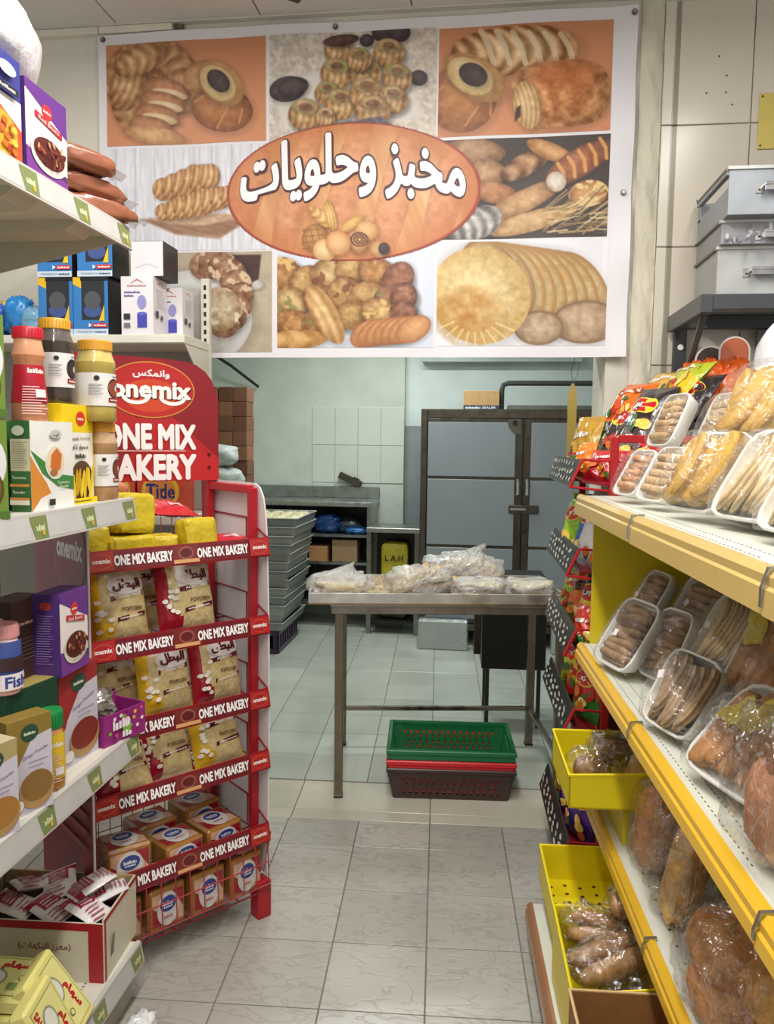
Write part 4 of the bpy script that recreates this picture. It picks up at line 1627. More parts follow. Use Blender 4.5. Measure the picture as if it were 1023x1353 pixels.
# hanging yellow ribbon under the lintel
o = thing('fly_ribbon', 'narrow dull yellow ribbon hanging on a wire from the lintel', 'ribbon', (.345, 3.28, 1.45))
t = MB((120, 116, 110))
t.tube([(0, 0, .41), (-.008, 0, .46), (.004, 0, .50), (-.002, 0, .55), (.003, 0, .589)], .0014, 5)
t.tube([(0, 0, .415), (.014, 0, .44), (.024, 0, .48)], .0012, 5)
t.build('wire', PLAS, o)
t = MB((168, 146, 72))
for i in range(12):
    a, b = i / 12, (i + 1) / 12
    W = lambda q: (.019 if q > .12 else .006 + .10 * q)
    an = lambda q: .5 * math.sin(q * 3) - .2
    t.add([(-W(a) * math.cos(an(a)), -W(a) * math.sin(an(a)), .41 * (1 - a)), (W(a) * math.cos(an(a)), W(a) * math.sin(an(a)), .41 * (1 - a)),
           (W(b) * math.cos(an(b)), W(b) * math.sin(an(b)), .41 * (1 - b)), (-W(b) * math.cos(an(b)), -W(b) * math.sin(an(b)), .41 * (1 - b))], [(0, 1, 2, 3)])
t.build('ribbon', CARD, o, smooth='all')


# ================================================================== PACKAGING HELPERS
def carton(name, label, cat, loc, rz, dims, col, front=None, side=None, top=None, right=None, m=None, group=None, ch=0.0015, rx=0.0, ry=0.0):
    """upright printed box: base centre at loc, front = local -y face, side = local -x face; art callbacks draw in face units (0..w, 0..h)"""
    w_, d_, h_ = dims
    t = MB(col)
    t.box((0, 0, h_ / 2), dims, ch=ch)
    if front:
        front(Art(t, face_fn((-w_ / 2, -d_ / 2, 0), (1, 0, 0), (0, 0, 1), (0, -1, 0)), .0004), w_, h_)
    if side:
        side(Art(t, face_fn((-w_ / 2, d_ / 2, 0), (0, -1, 0), (0, 0, 1), (-1, 0, 0)), .0004), d_, h_)
    if right:
        right(Art(t, face_fn((w_ / 2, -d_ / 2, 0), (0, 1, 0), (0, 0, 1), (1, 0, 0)), .0004), d_, h_)
    if top:
        top(Art(t, face_fn((-w_ / 2, -d_ / 2, h_), (1, 0, 0), (0, 1, 0), (0, 0, 1)), .0004), w_, d_)
    o = t.build(name, m or CARD, None, loc=loc, rot=(rx, ry, rz))
    return tag(o, label, cat, group)


def lines(a, x0, y0, x1, n, dy, col, th=.0015, rg_=None):
    rg_ = rg_ or random.Random(1)
    for i in range(n):
        e = x1 - (x1 - x0) * rg_.uniform(0, .3)
        a.rect(x0, y0 - i * dy, e, y0 - i * dy + th, col)


def jar(name, label, loc, cap, body, lab=None, rz=0.0, r=.034, h=.205, cap_h=.026, sq=.35, text=None, label_c=(228, 226, 224), fill=.86, group='spice jars on the left shelf', lab_z=(.22, .68), pic=None, taper=False):
    o = thing(name, label, 'jar', loc, (0, 0, rz), group)
    t = MB(body)
    hb = h - cap_h
    if taper:
        pr_ = [(r * 1.05, 0), (r * 1.08, .006), (r * 1.05, hb * .2), (r * .86, hb * .62), (r * .86, hb * .72), (r * .98, hb * .8), (r * .82, hb * .95), (r * .8, hb)]
    else:
        pr_ = [(r * .93, 0), (r, .006), (r * 1.0, hb * .17), (r * .97, hb * .2), (r * .97, hb * .72), (r * 1.0, hb * .76), (r, hb * .84), (r * .84, hb * .95), (r * .82, hb)]
    cl = [body] * (len(pr_) - 3) + [tuple(min(255, c_ + 46) for c_ in body)] * 2
    t.lathe(pr_, 24, cols=cl, sq=sq)
    t.build('jar_body', mat('jar_plastic', 0.15, noise=0.12, nscale=30, coat=.5), o, smooth=True)
    t = MB(cap)
    n = 28
    pr_ = [(r * .86, hb), (r * .9, hb + .001), (r * .9, h - .003), (r * .84, h), (0.002, h)]
    V, Fs = [], []
    t.lathe(pr_, 28, cap, sq=sq * .3)
    for i in range(28):
        w_ = 2 * math.pi * i / 28
        t.box((r * .9 * math.cos(w_), r * .9 * math.sin(w_), hb + cap_h * .45), (.002, .0022, cap_h * .75), rz=w_)
    t.build('cap', PLAS, o, smooth=True)
    if lab is not False:
        t = MB(label_c)
        rr = r * (.985 if not taper else 1.0)

        def cyl(x, y, lift):
            w_ = x / rr - math.pi / 2
            q = 1.0 / max(abs(math.cos(w_)), abs(math.sin(w_)))
            k = rr * (1 + sq * (min(q, 1.22) - 1))
            if taper:
                k *= 1.06 - .2 * max(0, (y / hb - .2)) / .42 if y / hb > .2 else 1.06
            return ((k + .0008 + lift) * math.cos(w_), (k + .0008 + lift) * math.sin(w_), y)
        a = Art(t, cyl, .0004)
        z0, z1 = hb * lab_z[0], hb * lab_z[1]
        a.rect(-rr * 2.4, z0, rr * 2.4, z1, label_c, 36)
        if pic:
            a.ell(rr * .35, (z0 * .45 + z1 * .55), rr * .5, (z1 - z0) * .3, (40, 30, 30), 18)
            a.ell(rr * .35, (z0 * .45 + z1 * .55), rr * .42, (z1 - z0) * .26, pic, 18)
            a.rect(-rr * .1, z0 + (z1 - z0) * .12, rr * .85, z0 + (z1 - z0) * .26, (150, 32, 40), 6)
            a.scrib(rr * .35, z0 + (z1 - z0) * .19, rr * .7, (z1 - z0) * .06, (240, 230, 220), 6)
            a.ell(-rr * .75, z1 - (z1 - z0) * .16, rr * .14, rr * .14, (40, 36, 40), 12)
            for i in range(8):
                a.rect(-rr * 1.15, z1 - (z1 - z0) * (.36 + i * .045), -rr * (.45 + .1 * (i % 3)), z1 - (z1 - z0) * (.345 + i * .045), (120, 116, 122), 3)
            a.scrib(rr * .4, z1 - (z1 - z0) * .1, rr * .6, (z1 - z0) * .05, (60, 56, 60), 6)
        elif text:
            a.scrib(0, (z0 + z1) / 2 + .03, rr * 1.2, .012, (240, 236, 230), 5)
            for i in range(11):
                a.rect(-rr * .9, z1 - .05 - i * .006, rr * (.1 + .2 * (i % 3)), z1 - .048 - i * .006, (236, 200, 200), 4)
            a.rect(-rr * .2, z0 + .012, rr * .4, z0 + .03, (232, 224, 220), 3)
        t.build('label', CARD, o, fixn=False, smooth='all')
    return o


# ================================================================== LEFT GONDOLA
GX, GY1, GY0 = -0.95, 2.045, -0.15
gon = thing('shelf_unit', 'cream metal shelving unit along the left side of the aisle', 'shelving', (GX, GY1, 0))
SH = (214, 211, 198)
DZ = [('base', 0.175), ('mid', 0.80), ('upper', 1.455), ('top', 2.175)]
ylen = GY1 - GY0
for nm, z in DZ:
    t = MB(SH)
    t.bb((-.42, -ylen, z - .022), (-.012, 0, z), ch=.002)
    sh = t.build('shelf', PAINT, gon)
    # perforation dots near the front edge
    d_ = MB((96, 94, 86))
    n = 0
    for i in range(70):
        d_.bb((-.075, -.01 - i * .012, z + .0002), (-.068, -.006 - i * .012, z + .0006))
    d_.build('slots', PAINT, sh)
    # sloping price rail
    t = MB((190, 188, 182))
    t.prism([(-.014, z + .004), (-.002, z + .002), (.008, z - .058), (.002, z - .060), (-.014, z - .012)], 1, -ylen, 0.0)
    rail = t.build('price_rail', PLAS, sh)
    # green/white printed inserts
    k = 0
    y = -.008
    while y > -1.25:
        ln = .065 if k % 2 == 0 else .15
        t = MB((150, 168, 104) if k % 2 == 0 else (214, 213, 210))
        nrm = Vector((.06, 0, .010)).normalized()
        a = Art(t, lambda x, v, h_, y0=y, z0=z: Vector((-.0012 + .0085 * (1 - v) + .0, y0 - x, z0 - .001 - .056 * (1 - v))) + nrm * (h_ + .0004), .0005)
        if k % 2 == 0:
            a.poly([(0, .06), (0, .94), (ln, .94), (ln * .8, .06)], (126, 138, 86))
            a.scrib(ln * .45, .5, ln * .5, .26, (220, 226, 180), 4)
            a.ell(ln * .3, .28, .006, .12, (208, 170, 60), 10)
        else:
            a.poly([(0, .08), (0, .92), (ln, .92), (ln, .08)], (196, 195, 193))
        # Art uses x along the rail (towards the viewer) and v up the rail
        t.build('price_tag', CARD, rail, fixn=True)
        y -= ln
        k += 1
for z in (1.455, 2.175):
    t = MB((190, 186, 170))
    for i in range(9):
        yy = -.12 - i * .26
        t.prism([(-.40, z - .022), (-.05, z - .022), (-.09, z - .048), (-.36, z - .048)], 1, yy - .05, yy + .05)
    t.prism([(-.415, z - .022), (-.014, z - .022), (-.02, z - .036), (-.40, z - .12), (-.415, z - .12)], 1, -.006, -.001)
    t.build('shelf_bracket', PAINT, gon)
t = MB((196, 192, 178))
t.bb((-.44, -ylen, 0), (-.422, 0, 2.35))
t.build('back_panel', PAINT, gon)
t = MB((178, 174, 160))
t.bb((-.42, -ylen, 0), (-.03, -.01, .153))
t.build('plinth', PAINT, gon)
t = MB((206, 202, 188))
t.bb((-.47, -.04, 0), (-.441, 0.0, 2.45), ch=.002)
t.build('upright', PAINT, gon)

R90 = math.pi / 2
RED = (200, 30, 48)


def beans_front(a, w, h):
    a.rect(0, h * .62, w, h, (104, 52, 140))
    a.poly([(0, h * .28), (0, h * .9), (w * 1.0, h * .62), (w, h * .2)], (236, 230, 226))
    a.poly([(0, h * .9), (w, h * .62), (w, h * .70), (0, h * .96)], (104, 52, 140))
    a.poly([(0, 0), (0, h * .3), (w, h * .12), (w, 0)], (122, 60, 150))
    a.ell(w * .5, h * .78, w * .13, h * .08, (214, 52, 60), 12)
    a.scrib(w * .5, h * .78, w * .18, h * .03, (250, 230, 220), 5)
    a.poly([(w * .2, h * .66), (w * .86, h * .58), (w * .86, h * .65), (w * .2, h * .73)], (196, 40, 60))
    a.text('Red Beans', w * .53, h * .655, h * .045, (250, 236, 226), w=w * .5, rot=-.1)
    a.ell(w * .52, h * .30, w * .44, h * .2, (222, 214, 204), 22)
    a.ell(w * .52, h * .33, w * .38, h * .16, (96, 40, 36), 22)
    rg_ = random.Random(3)
    for i in range(26):
        q, s = rg_.uniform(0, 6.28), math.sqrt(rg_.random()) * .85
        a.ell(w * (.52 + .36 * s * math.cos(q)), h * (.33 + .14 * s * math.sin(q)), w * .05, h * .022, rg_.choice(((132, 56, 44), (160, 84, 60), (84, 32, 30), (196, 150, 110))), 8, rot=rg_.uniform(0, 3))


def beans_side(a, w, h):
    a.rect(0, 0, w, h, (80, 50, 122))
    a.ell(w * .5, h * .86, w * .22, h * .05, (196, 60, 60), 12)
    lines(a, w * .2, h * .74, w * .8, 20, h * .03, (150, 130, 176), .0016)


def dish_front(a, w, h):
    a.rect(0, h * .6, w, h, (60, 66, 148))
    a.rect(0, h * .3, w, h * .62, (234, 228, 220))
    a.poly([(0, 0), (0, h * .34), (w * .5, h * .5), (w, h * .36), (w, 0)], (206, 88, 44))
    a.ell(w * .5, h * .26, w * .4, h * .2, (222, 170, 60), 18)
    rg_ = random.Random(5)
    for i in range(18):
        a.ell(w * rg_.uniform(.2, .8), h * rg_.uniform(.12, .4), w * .07, h * .035, rg_.choice(((196, 110, 40), (232, 196, 80), (176, 60, 36))), 8)
    a.ell(w * .62, h * .84, w * .2, h * .06, (238, 236, 240), 14)
    a.rect(w * .12, h * .63, w * .86, h * .7, (40, 40, 48)).scrib(w * .49, h * .665, w * .6, h * .035, (220, 216, 210), 9)


# ---- top shelf
Z = 2.175
carton('food_box', 'purple and white red-bean box standing on the top left shelf', 'box', (-.995, 1.69, Z), R90, (.165, .045, .195), (84, 46, 126), beans_front, beans_side, group='boxes on the left shelves')
carton('food_box', 'blue and orange ready-meal box beside the purple box, top left shelf', 'box', (-1.0, 1.525, Z), R90, (.15, .045, .215), (52, 52, 132), dish_front, lambda a, w, h: a.rect(0, 0, w, h * .6, (150, 60, 50)), group='boxes on the left shelves')
carton('food_box', 'red ready-meal box at the picture\'s left edge, top left shelf', 'box', (-1.0, 1.37, Z), R90, (.14, .045, .23), (170, 40, 44), dish_front, group='boxes on the left shelves')
t = MB((236, 238, 242))
add_lump(t, .26, .36, .17, seed=6, amp=.05, fr=3, nu=36, nv=20)
tag(t.build('white_bundle', FOIL, None, smooth='all', loc=(-1.12, 1.64, Z + .217), rot=(0, .1, .3)), 'white plastic-wrapped bundle lying over the boxes on the top left shelf', 'bundle')
SPI = (150, 90, 64)
for i, (x, y, z, rz, ln, lab) in enumerate(((-1.0, 1.90, Z + .098, 1.15, .17, 'brown spice pouch on top of the pouch pile, top left shelf'), (-1.01, 1.95, Z + .048, 1.25, .21, 'long brown spice pouch in the middle of the pouch pile'),
                                           (-1.0, 1.96, Z + .001, 1.05, .21, 'brown spice pouch at the bottom of the pouch pile'), (-1.07, 2.0, Z + .001, 1.45, .20, 'reddish brown pouch lying behind the pouch pile'))):
    o = thing('spice_pouch', lab, 'pouch', (x, y, z), (0, 0, rz), 'brown spice pouches on the top left shelf')
    t = MB(SPI)
    add_lump(t, ln, .075, .05, seed=i + 50, amp=.14, pw=3.2, nu=26, nv=14, fr=5)
    t.build('filling', mat('spice_fill', .35, noise=.12, nscale=30, bump=.4, bscale=20, coat=.4), o, smooth='all')
    for sg in (-1, 1):
        t = MB()
        t.grid(lambda u, v: (sg * (ln / 2 - .012 + .045 * u), (v - .5) * (.05 + .02 * u), .025 + .006 * math.sin(9 * v + i) * u - .012 * u), 4, 8)
        t.build('pouch_end', CLEARH, o, smooth='all')

# ---- upper shelf
Z = 1.455


def green_pack(a, w, h):
    a.rect(0, 0, w, h, (112, 142, 60))
    a.ell(w * .54, h * .56, w * .44, h * .3, (228, 224, 230), 22)
    a.ell(w * .62, h * .3, w * .3, h * .2, (84, 72, 34), 18)
    a.ell(w * .62, h * .32, w * .24, h * .15, (116, 104, 44), 18)
    a.scrib(w * .62, h * .68, w * .4, h * .05, (120, 90, 150), 5)
    lines(a, w * .4, h * .56, w * .85, 3, h * .035, (150, 140, 170))
    a.rect(0, 0, w, h * .08, (82, 118, 48))


for i in range(2):
    carton('herb_box', ['green and white herb box standing on the upper left shelf at the picture edge', 'green and white herb box stacked on top of another, picture edge'][i], 'box', (-.985, 1.405, Z + i * .203), R90 - .1, (.15, .05, .2), (106, 134, 60), green_pack, group='herb boxes at the left edge')


def turm_front(a, w, h):
    a.rect(0, 0, w, h, (236, 236, 232))
    a.poly([(0, 0), (0, h * .62), (w * .12, h * .5), (w * .35, h * .3), (w * .45, h * .18), (w * .2, h * .06)], (216, 140, 52))
    a.poly([(0, h * .68), (w * .25, h * .42), (w * .6, h * .26), (w, h * .2), (w, h * .36), (w * .6, h * .4), (w * .3, h * .55)], (62, 132, 60))
    a.poly([(0, 0), (w * .2, h * .14), (w * .6, h * .22), (w, h * .12), (w, 0)], (238, 238, 234))
    a.ell(w * .55, h * .54, w * .24, h * .2, (240, 240, 236), 22)
    a.ell(w * .55, h * .54, w * .215, h * .18, (232, 214, 184), 22)
    a.poly([(w * .42, h * .48), (w * .45, h * .62), (w * .58, h * .7), (w * .7, h * .62), (w * .66, h * .46), (w * .55, h * .42)], (206, 112, 40))
    a.ell(w * .5, h * .42, w * .09, h * .04, (176, 110, 60), 12)
    a.text('Turmeric', w * .72, h * .30, h * .035, (240, 240, 220), w=w * .3)
    a.text('Powder', w * .74, h * .255, h * .03, (240, 240, 220), w=w * .22)
    a.ell(w * .55, h * .86, w * .14, h * .05, (196, 200, 190), 14)
    a.text(arabic('\u0627\u0644\u0628\u064a\u062a'), w * .55, h * .85, h * .05, (70, 110, 60), bold=.02)
    a.rect(w * .36, h * .05, w * .5, h * .12, (40, 40, 40))


def turm_side(a, w, h):
    a.rect(0, 0, w, h, (48, 104, 52))
    a.rect(0, h * .45, w, h * .8, (206, 200, 170))
    lines(a, w * .1, h * .76, w * .9, 12, h * .025, (150, 146, 120))
    a.rect(0, h * .28, w, h * .31, (210, 140, 60))
    a.rect(0, h * .13, w, h * .16, (210, 140, 60))
    a.rect(0, h * .08, w, h * .13, (224, 220, 206))
    a.ell(w * .5, h * .89, w * .32, h * .055, (200, 208, 190), 16)
    a.text('Turmeric', w * .5, h * .38, h * .03, (240, 240, 220), w=w * .7)
    a.text('Powder', w * .5, h * .22, h * .03, (240, 240, 220), w=w * .6)


def yell_front(a, w, h):
    a.rect(0, 0, w, h, (240, 208, 24))
    a.rect(w * .12, h * .04, w * .96, h * .72, (242, 240, 232))
    a.ell(w * .58, h * .86, w * .15, h * .075, (214, 46, 44), 12)
    a.scrib(w * .58, h * .86, w * .2, h * .03, (250, 230, 200), 5)
    a.text('POWDER', w * .72, h * .66, h * .03, (150, 140, 130), w=w * .34).scrib(w * .34, h * .66, w * .34, h * .03, (150, 140, 130), 7)
    a.text(arabic('\u0645\u0633\u062d\u0648\u0642 \u0643\u0631\u0643\u0645'), w * .54, h * .57, h * .07, (50, 44, 40), w=w * .5, bold=.02)
    a.scrib(w * .54, h * .49, w * .34, h * .05, (60, 50, 44), 5)
    a.ell(w * .56, h * .24, w * .36, h * .2, (92, 60, 30), 20)
    rg_ = random.Random(8)
    for i in range(11):
        a.ell(w * (.26 + .06 * i), h * rg_.uniform(.12, .3), w * .05, h * rg_.uniform(.1, .15), rg_.choice(((226, 190, 30), (208, 164, 20), (238, 206, 50))), 10, rot=rg_.uniform(-.3, .3))
    a.rect(0, 0, w, h * .06, (240, 208, 24))
    a.scrib(w * .5, h * .03, w * .6, h * .018, (90, 70, 20), 12)


carton('spice_box', 'white and green turmeric box with an orange flash on the upper left shelf', 'box', (-1.006, 1.697, Z), R90, (.178, .046, .2), (224, 222, 214), turm_front, turm_side, group='boxes on the left shelves')
carton('spice_box', 'plain green box standing behind the turmeric box, under the red-capped jar', 'box', (-1.085, 1.68, Z), R90, (.14, .07, .2), (54, 108, 58), group='boxes on the left shelves')
carton('spice_box', 'yellow turmeric box with a root picture beside the white turmeric box', 'box', (-1.048, 1.85, Z), R90, (.15, .09, .245), (236, 204, 26), yell_front, group='boxes on the left shelves')
jar('spice_jar', 'spice jar with a bright red cap and red label on the green box', (-1.037, 1.70, Z + .201), (196, 34, 50), (184, 120, 84), True, R90 - .5, r=.036, h=.21, text='SPICE', label_c=(178, 20, 44), sq=.1, taper=True)
jar('spice_jar', 'jar of black peppercorns with a yellow cap on the yellow box', (-1.052, 1.84, Z + .246), (214, 160, 52), (62, 54, 50), True, R90 - .25, r=.040, h=.205, pic=(48, 40, 38))
jar('spice_jar', 'jar of brown spice with orange cap at the upper shelf end', (-1.0, 1.968, Z), (220, 158, 50), (160, 122, 84), True, R90 - .25, r=.036, h=.205, pic=(132, 60, 44))
jar('spice_jar', 'jar of olive green spice with orange cap stacked on another jar', (-1.0, 1.94, Z + .206), (216, 160, 56), (172, 152, 74), True, R90 - .3, r=.046, h=.205, pic=(150, 70, 50))

# ---- middle shelf
Z = .80


def cup_front(bgc, cupc):
    def fn(a, w, h):
        a.rect(0, 0, w, h, bgc)
        a.poly([(w * .05, 0), (w * .05, h * .3), (w * .2, h * .5), (w * .55, h * .78), (w, h * .82), (w, 0)], (206, 200, 214))
        a.ell(w * .5, h * .84, w * .2, h * .09, (48, 78, 60), 14)
        a.scrib(w * .5, h * .84, w * .26, h * .035, (220, 226, 210), 5)
        a.text('Ginger Powder', w * .62, h * .62, h * .045, (110, 80, 150), w=w * .6, rot=.25)
        lines(a, w * .45, h * .53, w * .9, 2, h * .05, (130, 110, 160))
        a.ell(w * .62, h * .24, w * .4, h * .2, (176, 140, 90), 20)
        a.ell(w * .62, h * .28, w * .36, h * .16, cupc, 20)
        a.ell(w * .2, h * .12, w * .12, h * .06, (236, 230, 222), 10)
    return fn


carton('spice_box', 'gold ginger powder box with a brown cup, front of the middle left shelf', 'box', (-.99, 1.56, Z), R90 - .45, (.105, .05, .215), (140, 116, 52), cup_front((142, 118, 56), (140, 106, 60)), lambda a, w, h: a.rect(0, 0, w, h, (128, 104, 44)), group='boxes on the left shelves')
carton('spice_box', 'cream spice box partly cut off by the picture\'s left edge, middle shelf', 'box', (-.99, 1.43, Z), R90 - .3, (.11, .05, .2), (196, 184, 150), cup_front((176, 160, 110), (170, 120, 60)), group='boxes on the left shelves')
jar('spice_jar', 'small jar with a green lid and yellow label on the middle left shelf', (-.99, 1.672, Z), (30, 138, 70), (176, 120, 62), True, R90 - .6, r=.029, h=.19, cap_h=.042, sq=0.0, label_c=(232, 196, 48), lab_z=(.2, .92), text='Spice')
carton('spice_box', 'red box with a bowl of red spice below the purple bean box', 'box', (-1.035, 1.83, Z), R90 - .1, (.16, .06, .245), (150, 40, 44), cup_front((156, 44, 46), (132, 44, 34)), lambda a, w, h: a.rect(0, 0, w, h, (140, 32, 40)), group='boxes on the left shelves')
carton('food_box', 'purple and white red-bean box stacked on the middle left shelf', 'box', (-1.03, 1.795, Z + .246), R90, (.13, .07, .2), (84, 46, 126), beans_front, beans_side, group='boxes on the left shelves')
carton('spice_box', 'dark green box with gold top lying behind the green-lidded jar', 'box', (-1.06, 1.66, Z), R90 - .2, (.16, .08, .25), (32, 72, 52), lambda a, w, h: a.rect(0, h * .7, w, h, (28, 66, 50)), None, lambda a, w, d: a.rect(.004, .004, w - .004, d - .004, (168, 148, 84)), group='boxes on the left shelves')
carton('food_box', 'dark brown box behind the purple bean box, middle left shelf', 'box', (-1.10, 1.715, Z + .251), R90 - .05, (.12, .07, .19), (72, 50, 44), lambda a, w, h: (a.rect(0, 0, w, h, (74, 50, 44)), a.scrib(w * .5, h * .7, w * .5, h * .04, (214, 190, 150), 5), lines(a, w * .2, h * .5, w * .8, 6, h * .05, (150, 120, 96))),
       lambda a, w, h: (a.rect(0, 0, w, h, (64, 42, 40)), a.ell(w * .5, h * .76, w * .3, h * .05, (206, 196, 186), 14), a.ell(w * .3, h * .16, w * .16, h * .05, (190, 180, 170), 10), a.ell(w * .7, h * .16, w * .16, h * .05, (190, 180, 170), 10)), group='boxes on the left shelves')
o = jar('fish_canister', 'pink-lidded blue and pink canister beside the dark box, left edge', (-1.055, 1.60, Z + .251), (226, 160, 160), (228, 176, 176), True, R90 - .5, r=.036, h=.155, cap_h=.03, sq=0.0, label_c=(70, 90, 160), lab_z=(.28, .96), group='boxes on the left shelves')
t = MB((240, 232, 236))
a = Art(t, lambda x, y, l_: ((.0395 + l_) * math.cos(x / .0395 - math.pi / 2), (.0395 + l_) * math.sin(x / .0395 - math.pi / 2), y), .0005)
a.rect(-.03, .055, .04, .085, (60, 40, 44), 8)
a.rect(-.05, .012, .05, .048, (238, 228, 232), 8)
a.text('Fish', .008, .03, .026, (52, 70, 150), bold=.03)
t.build('label_print', CARD, o, fixn=False)

# open display carton with silver sachets, and the sachets
o = thing('display_carton', 'small magenta display carton with flower print at the middle shelf end', 'carton', (-1.01, 2.0, Z), (0, 0, R90 - .35))
MG = (150, 44, 124)


def confetti(a, w, h, seed):
    rg_ = random.Random(seed)
    for i in range(16):
        x, y = rg_.uniform(.06, .94) * w, rg_.uniform(.08, .92) * h
        a.ell(x, y, .0055, .0055, rg_.choice(((226, 96, 150), (120, 190, 60), (238, 200, 60), (240, 230, 240), (120, 30, 110))), 8)
    a.ell(w * .5, h * .45, h * .22, h * .22, (120, 190, 60), 5)
    a.ell(w * .5, h * .62, h * .14, h * .17, (236, 206, 214), 10)


for nm, c_, s_, fr_ in (('front_wall', (0, -.055, .042), (.15, .004, .085), 'f'), ('side_wall', (-.075, 0, .042), (.004, .11, .085), 's'), ('side_wall', (.075, 0, .042), (.004, .11, .085), None), ('rear_wall', (0, .055, .05), (.15, .004, .10), None)):
    t = MB(MG)
    t.box(c_, s_)
    if fr_ == 'f':
        a = Art(t, face_fn((-.075, -.0572, 0), (1, 0, 0), (0, 0, 1), (0, -1, 0)), .0004)
        confetti(a, .15, .085, 2)
        a.scrib(.055, .055, .06, .028, (244, 240, 244), 4)
        a.scrib(.075, .024, .035, .02, (244, 240, 244), 2, seed=3)
    if fr_ == 's':
        confetti(Art(t, face_fn((-.0772, .055, 0), (0, -1, 0), (0, 0, 1), (-1, 0, 0)), .0004), .11, .085, 3)
    t.build(nm, CARD, o)
t = MB(MG)
t.box((0, 0, .003), (.15, .11, .004))
t.build('carton_floor', CARD, o)
for i, (x, y, z, lab) in enumerate(((-1.04, 1.965, Z + .035, 'lower crumpled silver pouch in the magenta carton'), (-1.045, 1.955, Z + .085, 'upper crumpled silver pouch lying on the magenta carton'))):
    t = MB((196, 196, 194))
    add_lump(t, .11, .10, .055, seed=i + 70, amp=.3, fr=7, nu=30, nv=16, pw=3)
    tag(t.build('silver_pouch', mat('silver_foil', .22, metal=.8, noise=.1, nscale=20, bump=.8, bscale=24), None, smooth='all', loc=(x, y, z), rot=(.2, .1, i * .6)), lab, 'pouch', 'silver pouches')

# ---- base: open sachet carton and soap packs
Z = .175
o = thing('open_carton', 'open white carton with red edges full of sachets on the base shelf', 'carton', (-1.18, 1.965, Z), (0, 0, .06))
CW, CD, CH = .40, .22, .175
CC = (214, 208, 188)
t = MB(CC)
t.box((0, -CD / 2, CH / 2 - .005), (CW, .005, CH - .01))
a = Art(t, face_fn((-CW / 2, -CD / 2 - .0026, 0), (1, 0, 0), (0, 0, 1), (0, -1, 0)), .0004)
a.rect(0, CH * .82, CW, CH - .01, (168, 26, 40))
a.rect(CW * .90, 0, CW, CH - .01, (168, 26, 40))
a.poly([(0, 0), (CW * .9, 0), (CW * .9, CH * .70), (CW * .88, CH * .76), (CW * .83, CH * .80), (0, CH * .80)], CC)
a.text('(' + arabic('\u0645\u0639\u0632\u0632 \u0627\u0644\u0646\u0643\u0647\u0627\u062a') + ')', CW * .60, CH * .55, CH * .14, (120, 40, 40), w=CW * .36, bold=.01)
a.rect(CW * .30, CH * .30, CW * .7, CH * .31, (150, 140, 120))
t.build('front_wall', CARD, o)
t = MB(CC)
t.box((CW / 2, 0, CH / 2), (.005, CD, CH))
a = Art(t, face_fn((CW / 2 + .0026, -CD / 2, 0), (0, 1, 0), (0, 0, 1), (1, 0, 0)), .0004)
a.rect(0, 0, .012, CH, (168, 26, 40))
a.rect(0, CH - .012, CD, CH, (168, 26, 40))
for i in range(14):
    a.rect(.035, .05 + i * .0045, .055, .052 + i * .0045 + .001 * (i % 2), (70, 76, 66))
t.build('side_wall', CARD, o)
for c_, s_, nm in (((-CW / 2, 0, CH / 2), (.005, CD, CH), 'side_wall'), ((0, CD / 2, CH / 2), (CW, .005, CH), 'rear_wall'), ((0, 0, .003), (CW, CD, .005), 'carton_floor')):
    t = MB((176, 150, 110))
    t.box(c_, s_)
    t.build(nm, BROWN, o)


def sachet(label, loc, rot, seed, w=.095, h=.125, t_=.026):
    o = thing('sachet', label, 'sachet', loc, rot, 'white and crimson sachets in the open carton')
    t = MB((230, 226, 226))

    def cf(u, v, side):
        if side < 0 or v < .03:
            return (226, 222, 222)
        if .80 < v < .93:
            return (160, 24, 56)
        return (232, 228, 228)
    s_ = add_pouch(t, w, h, t_, cf, seed, 14, 18, .10)
    a = pouch_art(t, s_)
    C2 = (168, 40, 72)
    for i in range(4):
        a.rect(-w * .3, -.005 + i * .011, w * .3, .001 + i * .011, C2, 8)
    a.rect(-w * .3, -.005, -w * .24, .04, C2, 2)
    a.rect(w * .24, -.005, w * .3, .04, C2, 2)
    for i in range(4):
        a.rect(-w * .34, -.06 + i * .012, w * (.1 + .08 * (i % 2)), -.056 + i * .012, (176, 90, 110), 6)
    t.build('pack', FOIL, o, smooth='all', fixn=False)
    return o


SC = (('crimson-striped sachet lying highest across the pile, nearest the aisle', (-1.075, 1.99, Z + .195), (-.2, .12, 2.5)), ('crimson-striped sachet at the right rear corner of the open carton', (-1.045, 2.015, Z + .155), (-.25, .15, 2.2)),
      ('sachet with a cup drawing at the front right of the open carton', (-1.055, 1.93, Z + .165), (.22, .1, 1.3)), ('sachet slanting beside the front edge of the open carton, second from right', (-1.15, 1.925, Z + .16), (.22, -.1, 1.2)),
      ('sachet lying at the front left in the open carton', (-1.26, 1.925, Z + .16), (.2, 0, 1.5)), ('sachet leaning at the back left in the open carton', (-1.27, 2.01, Z + .17), (-.2, .2, .8)),
      ('sachet half buried under the highest sachet', (-1.11, 2.0, Z + .15), (-.1, .1, 1.9)), ('glossy sachet propped behind the highest sachet', (-1.17, 2.0, Z + .185), (.15, -.25, .5)))
for i, (lab, lc, rt) in enumerate(SC):
    sachet(lab, lc, rt, i)
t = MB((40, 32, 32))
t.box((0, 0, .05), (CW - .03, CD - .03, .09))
tag(t.build('dark_sachets', FOIL, None, loc=(-1.18, 1.965, Z + .0065), rot=(0, 0, .06)), 'dark layer of packed sachets deep inside the open carton', 'sachets', kind='stuff')


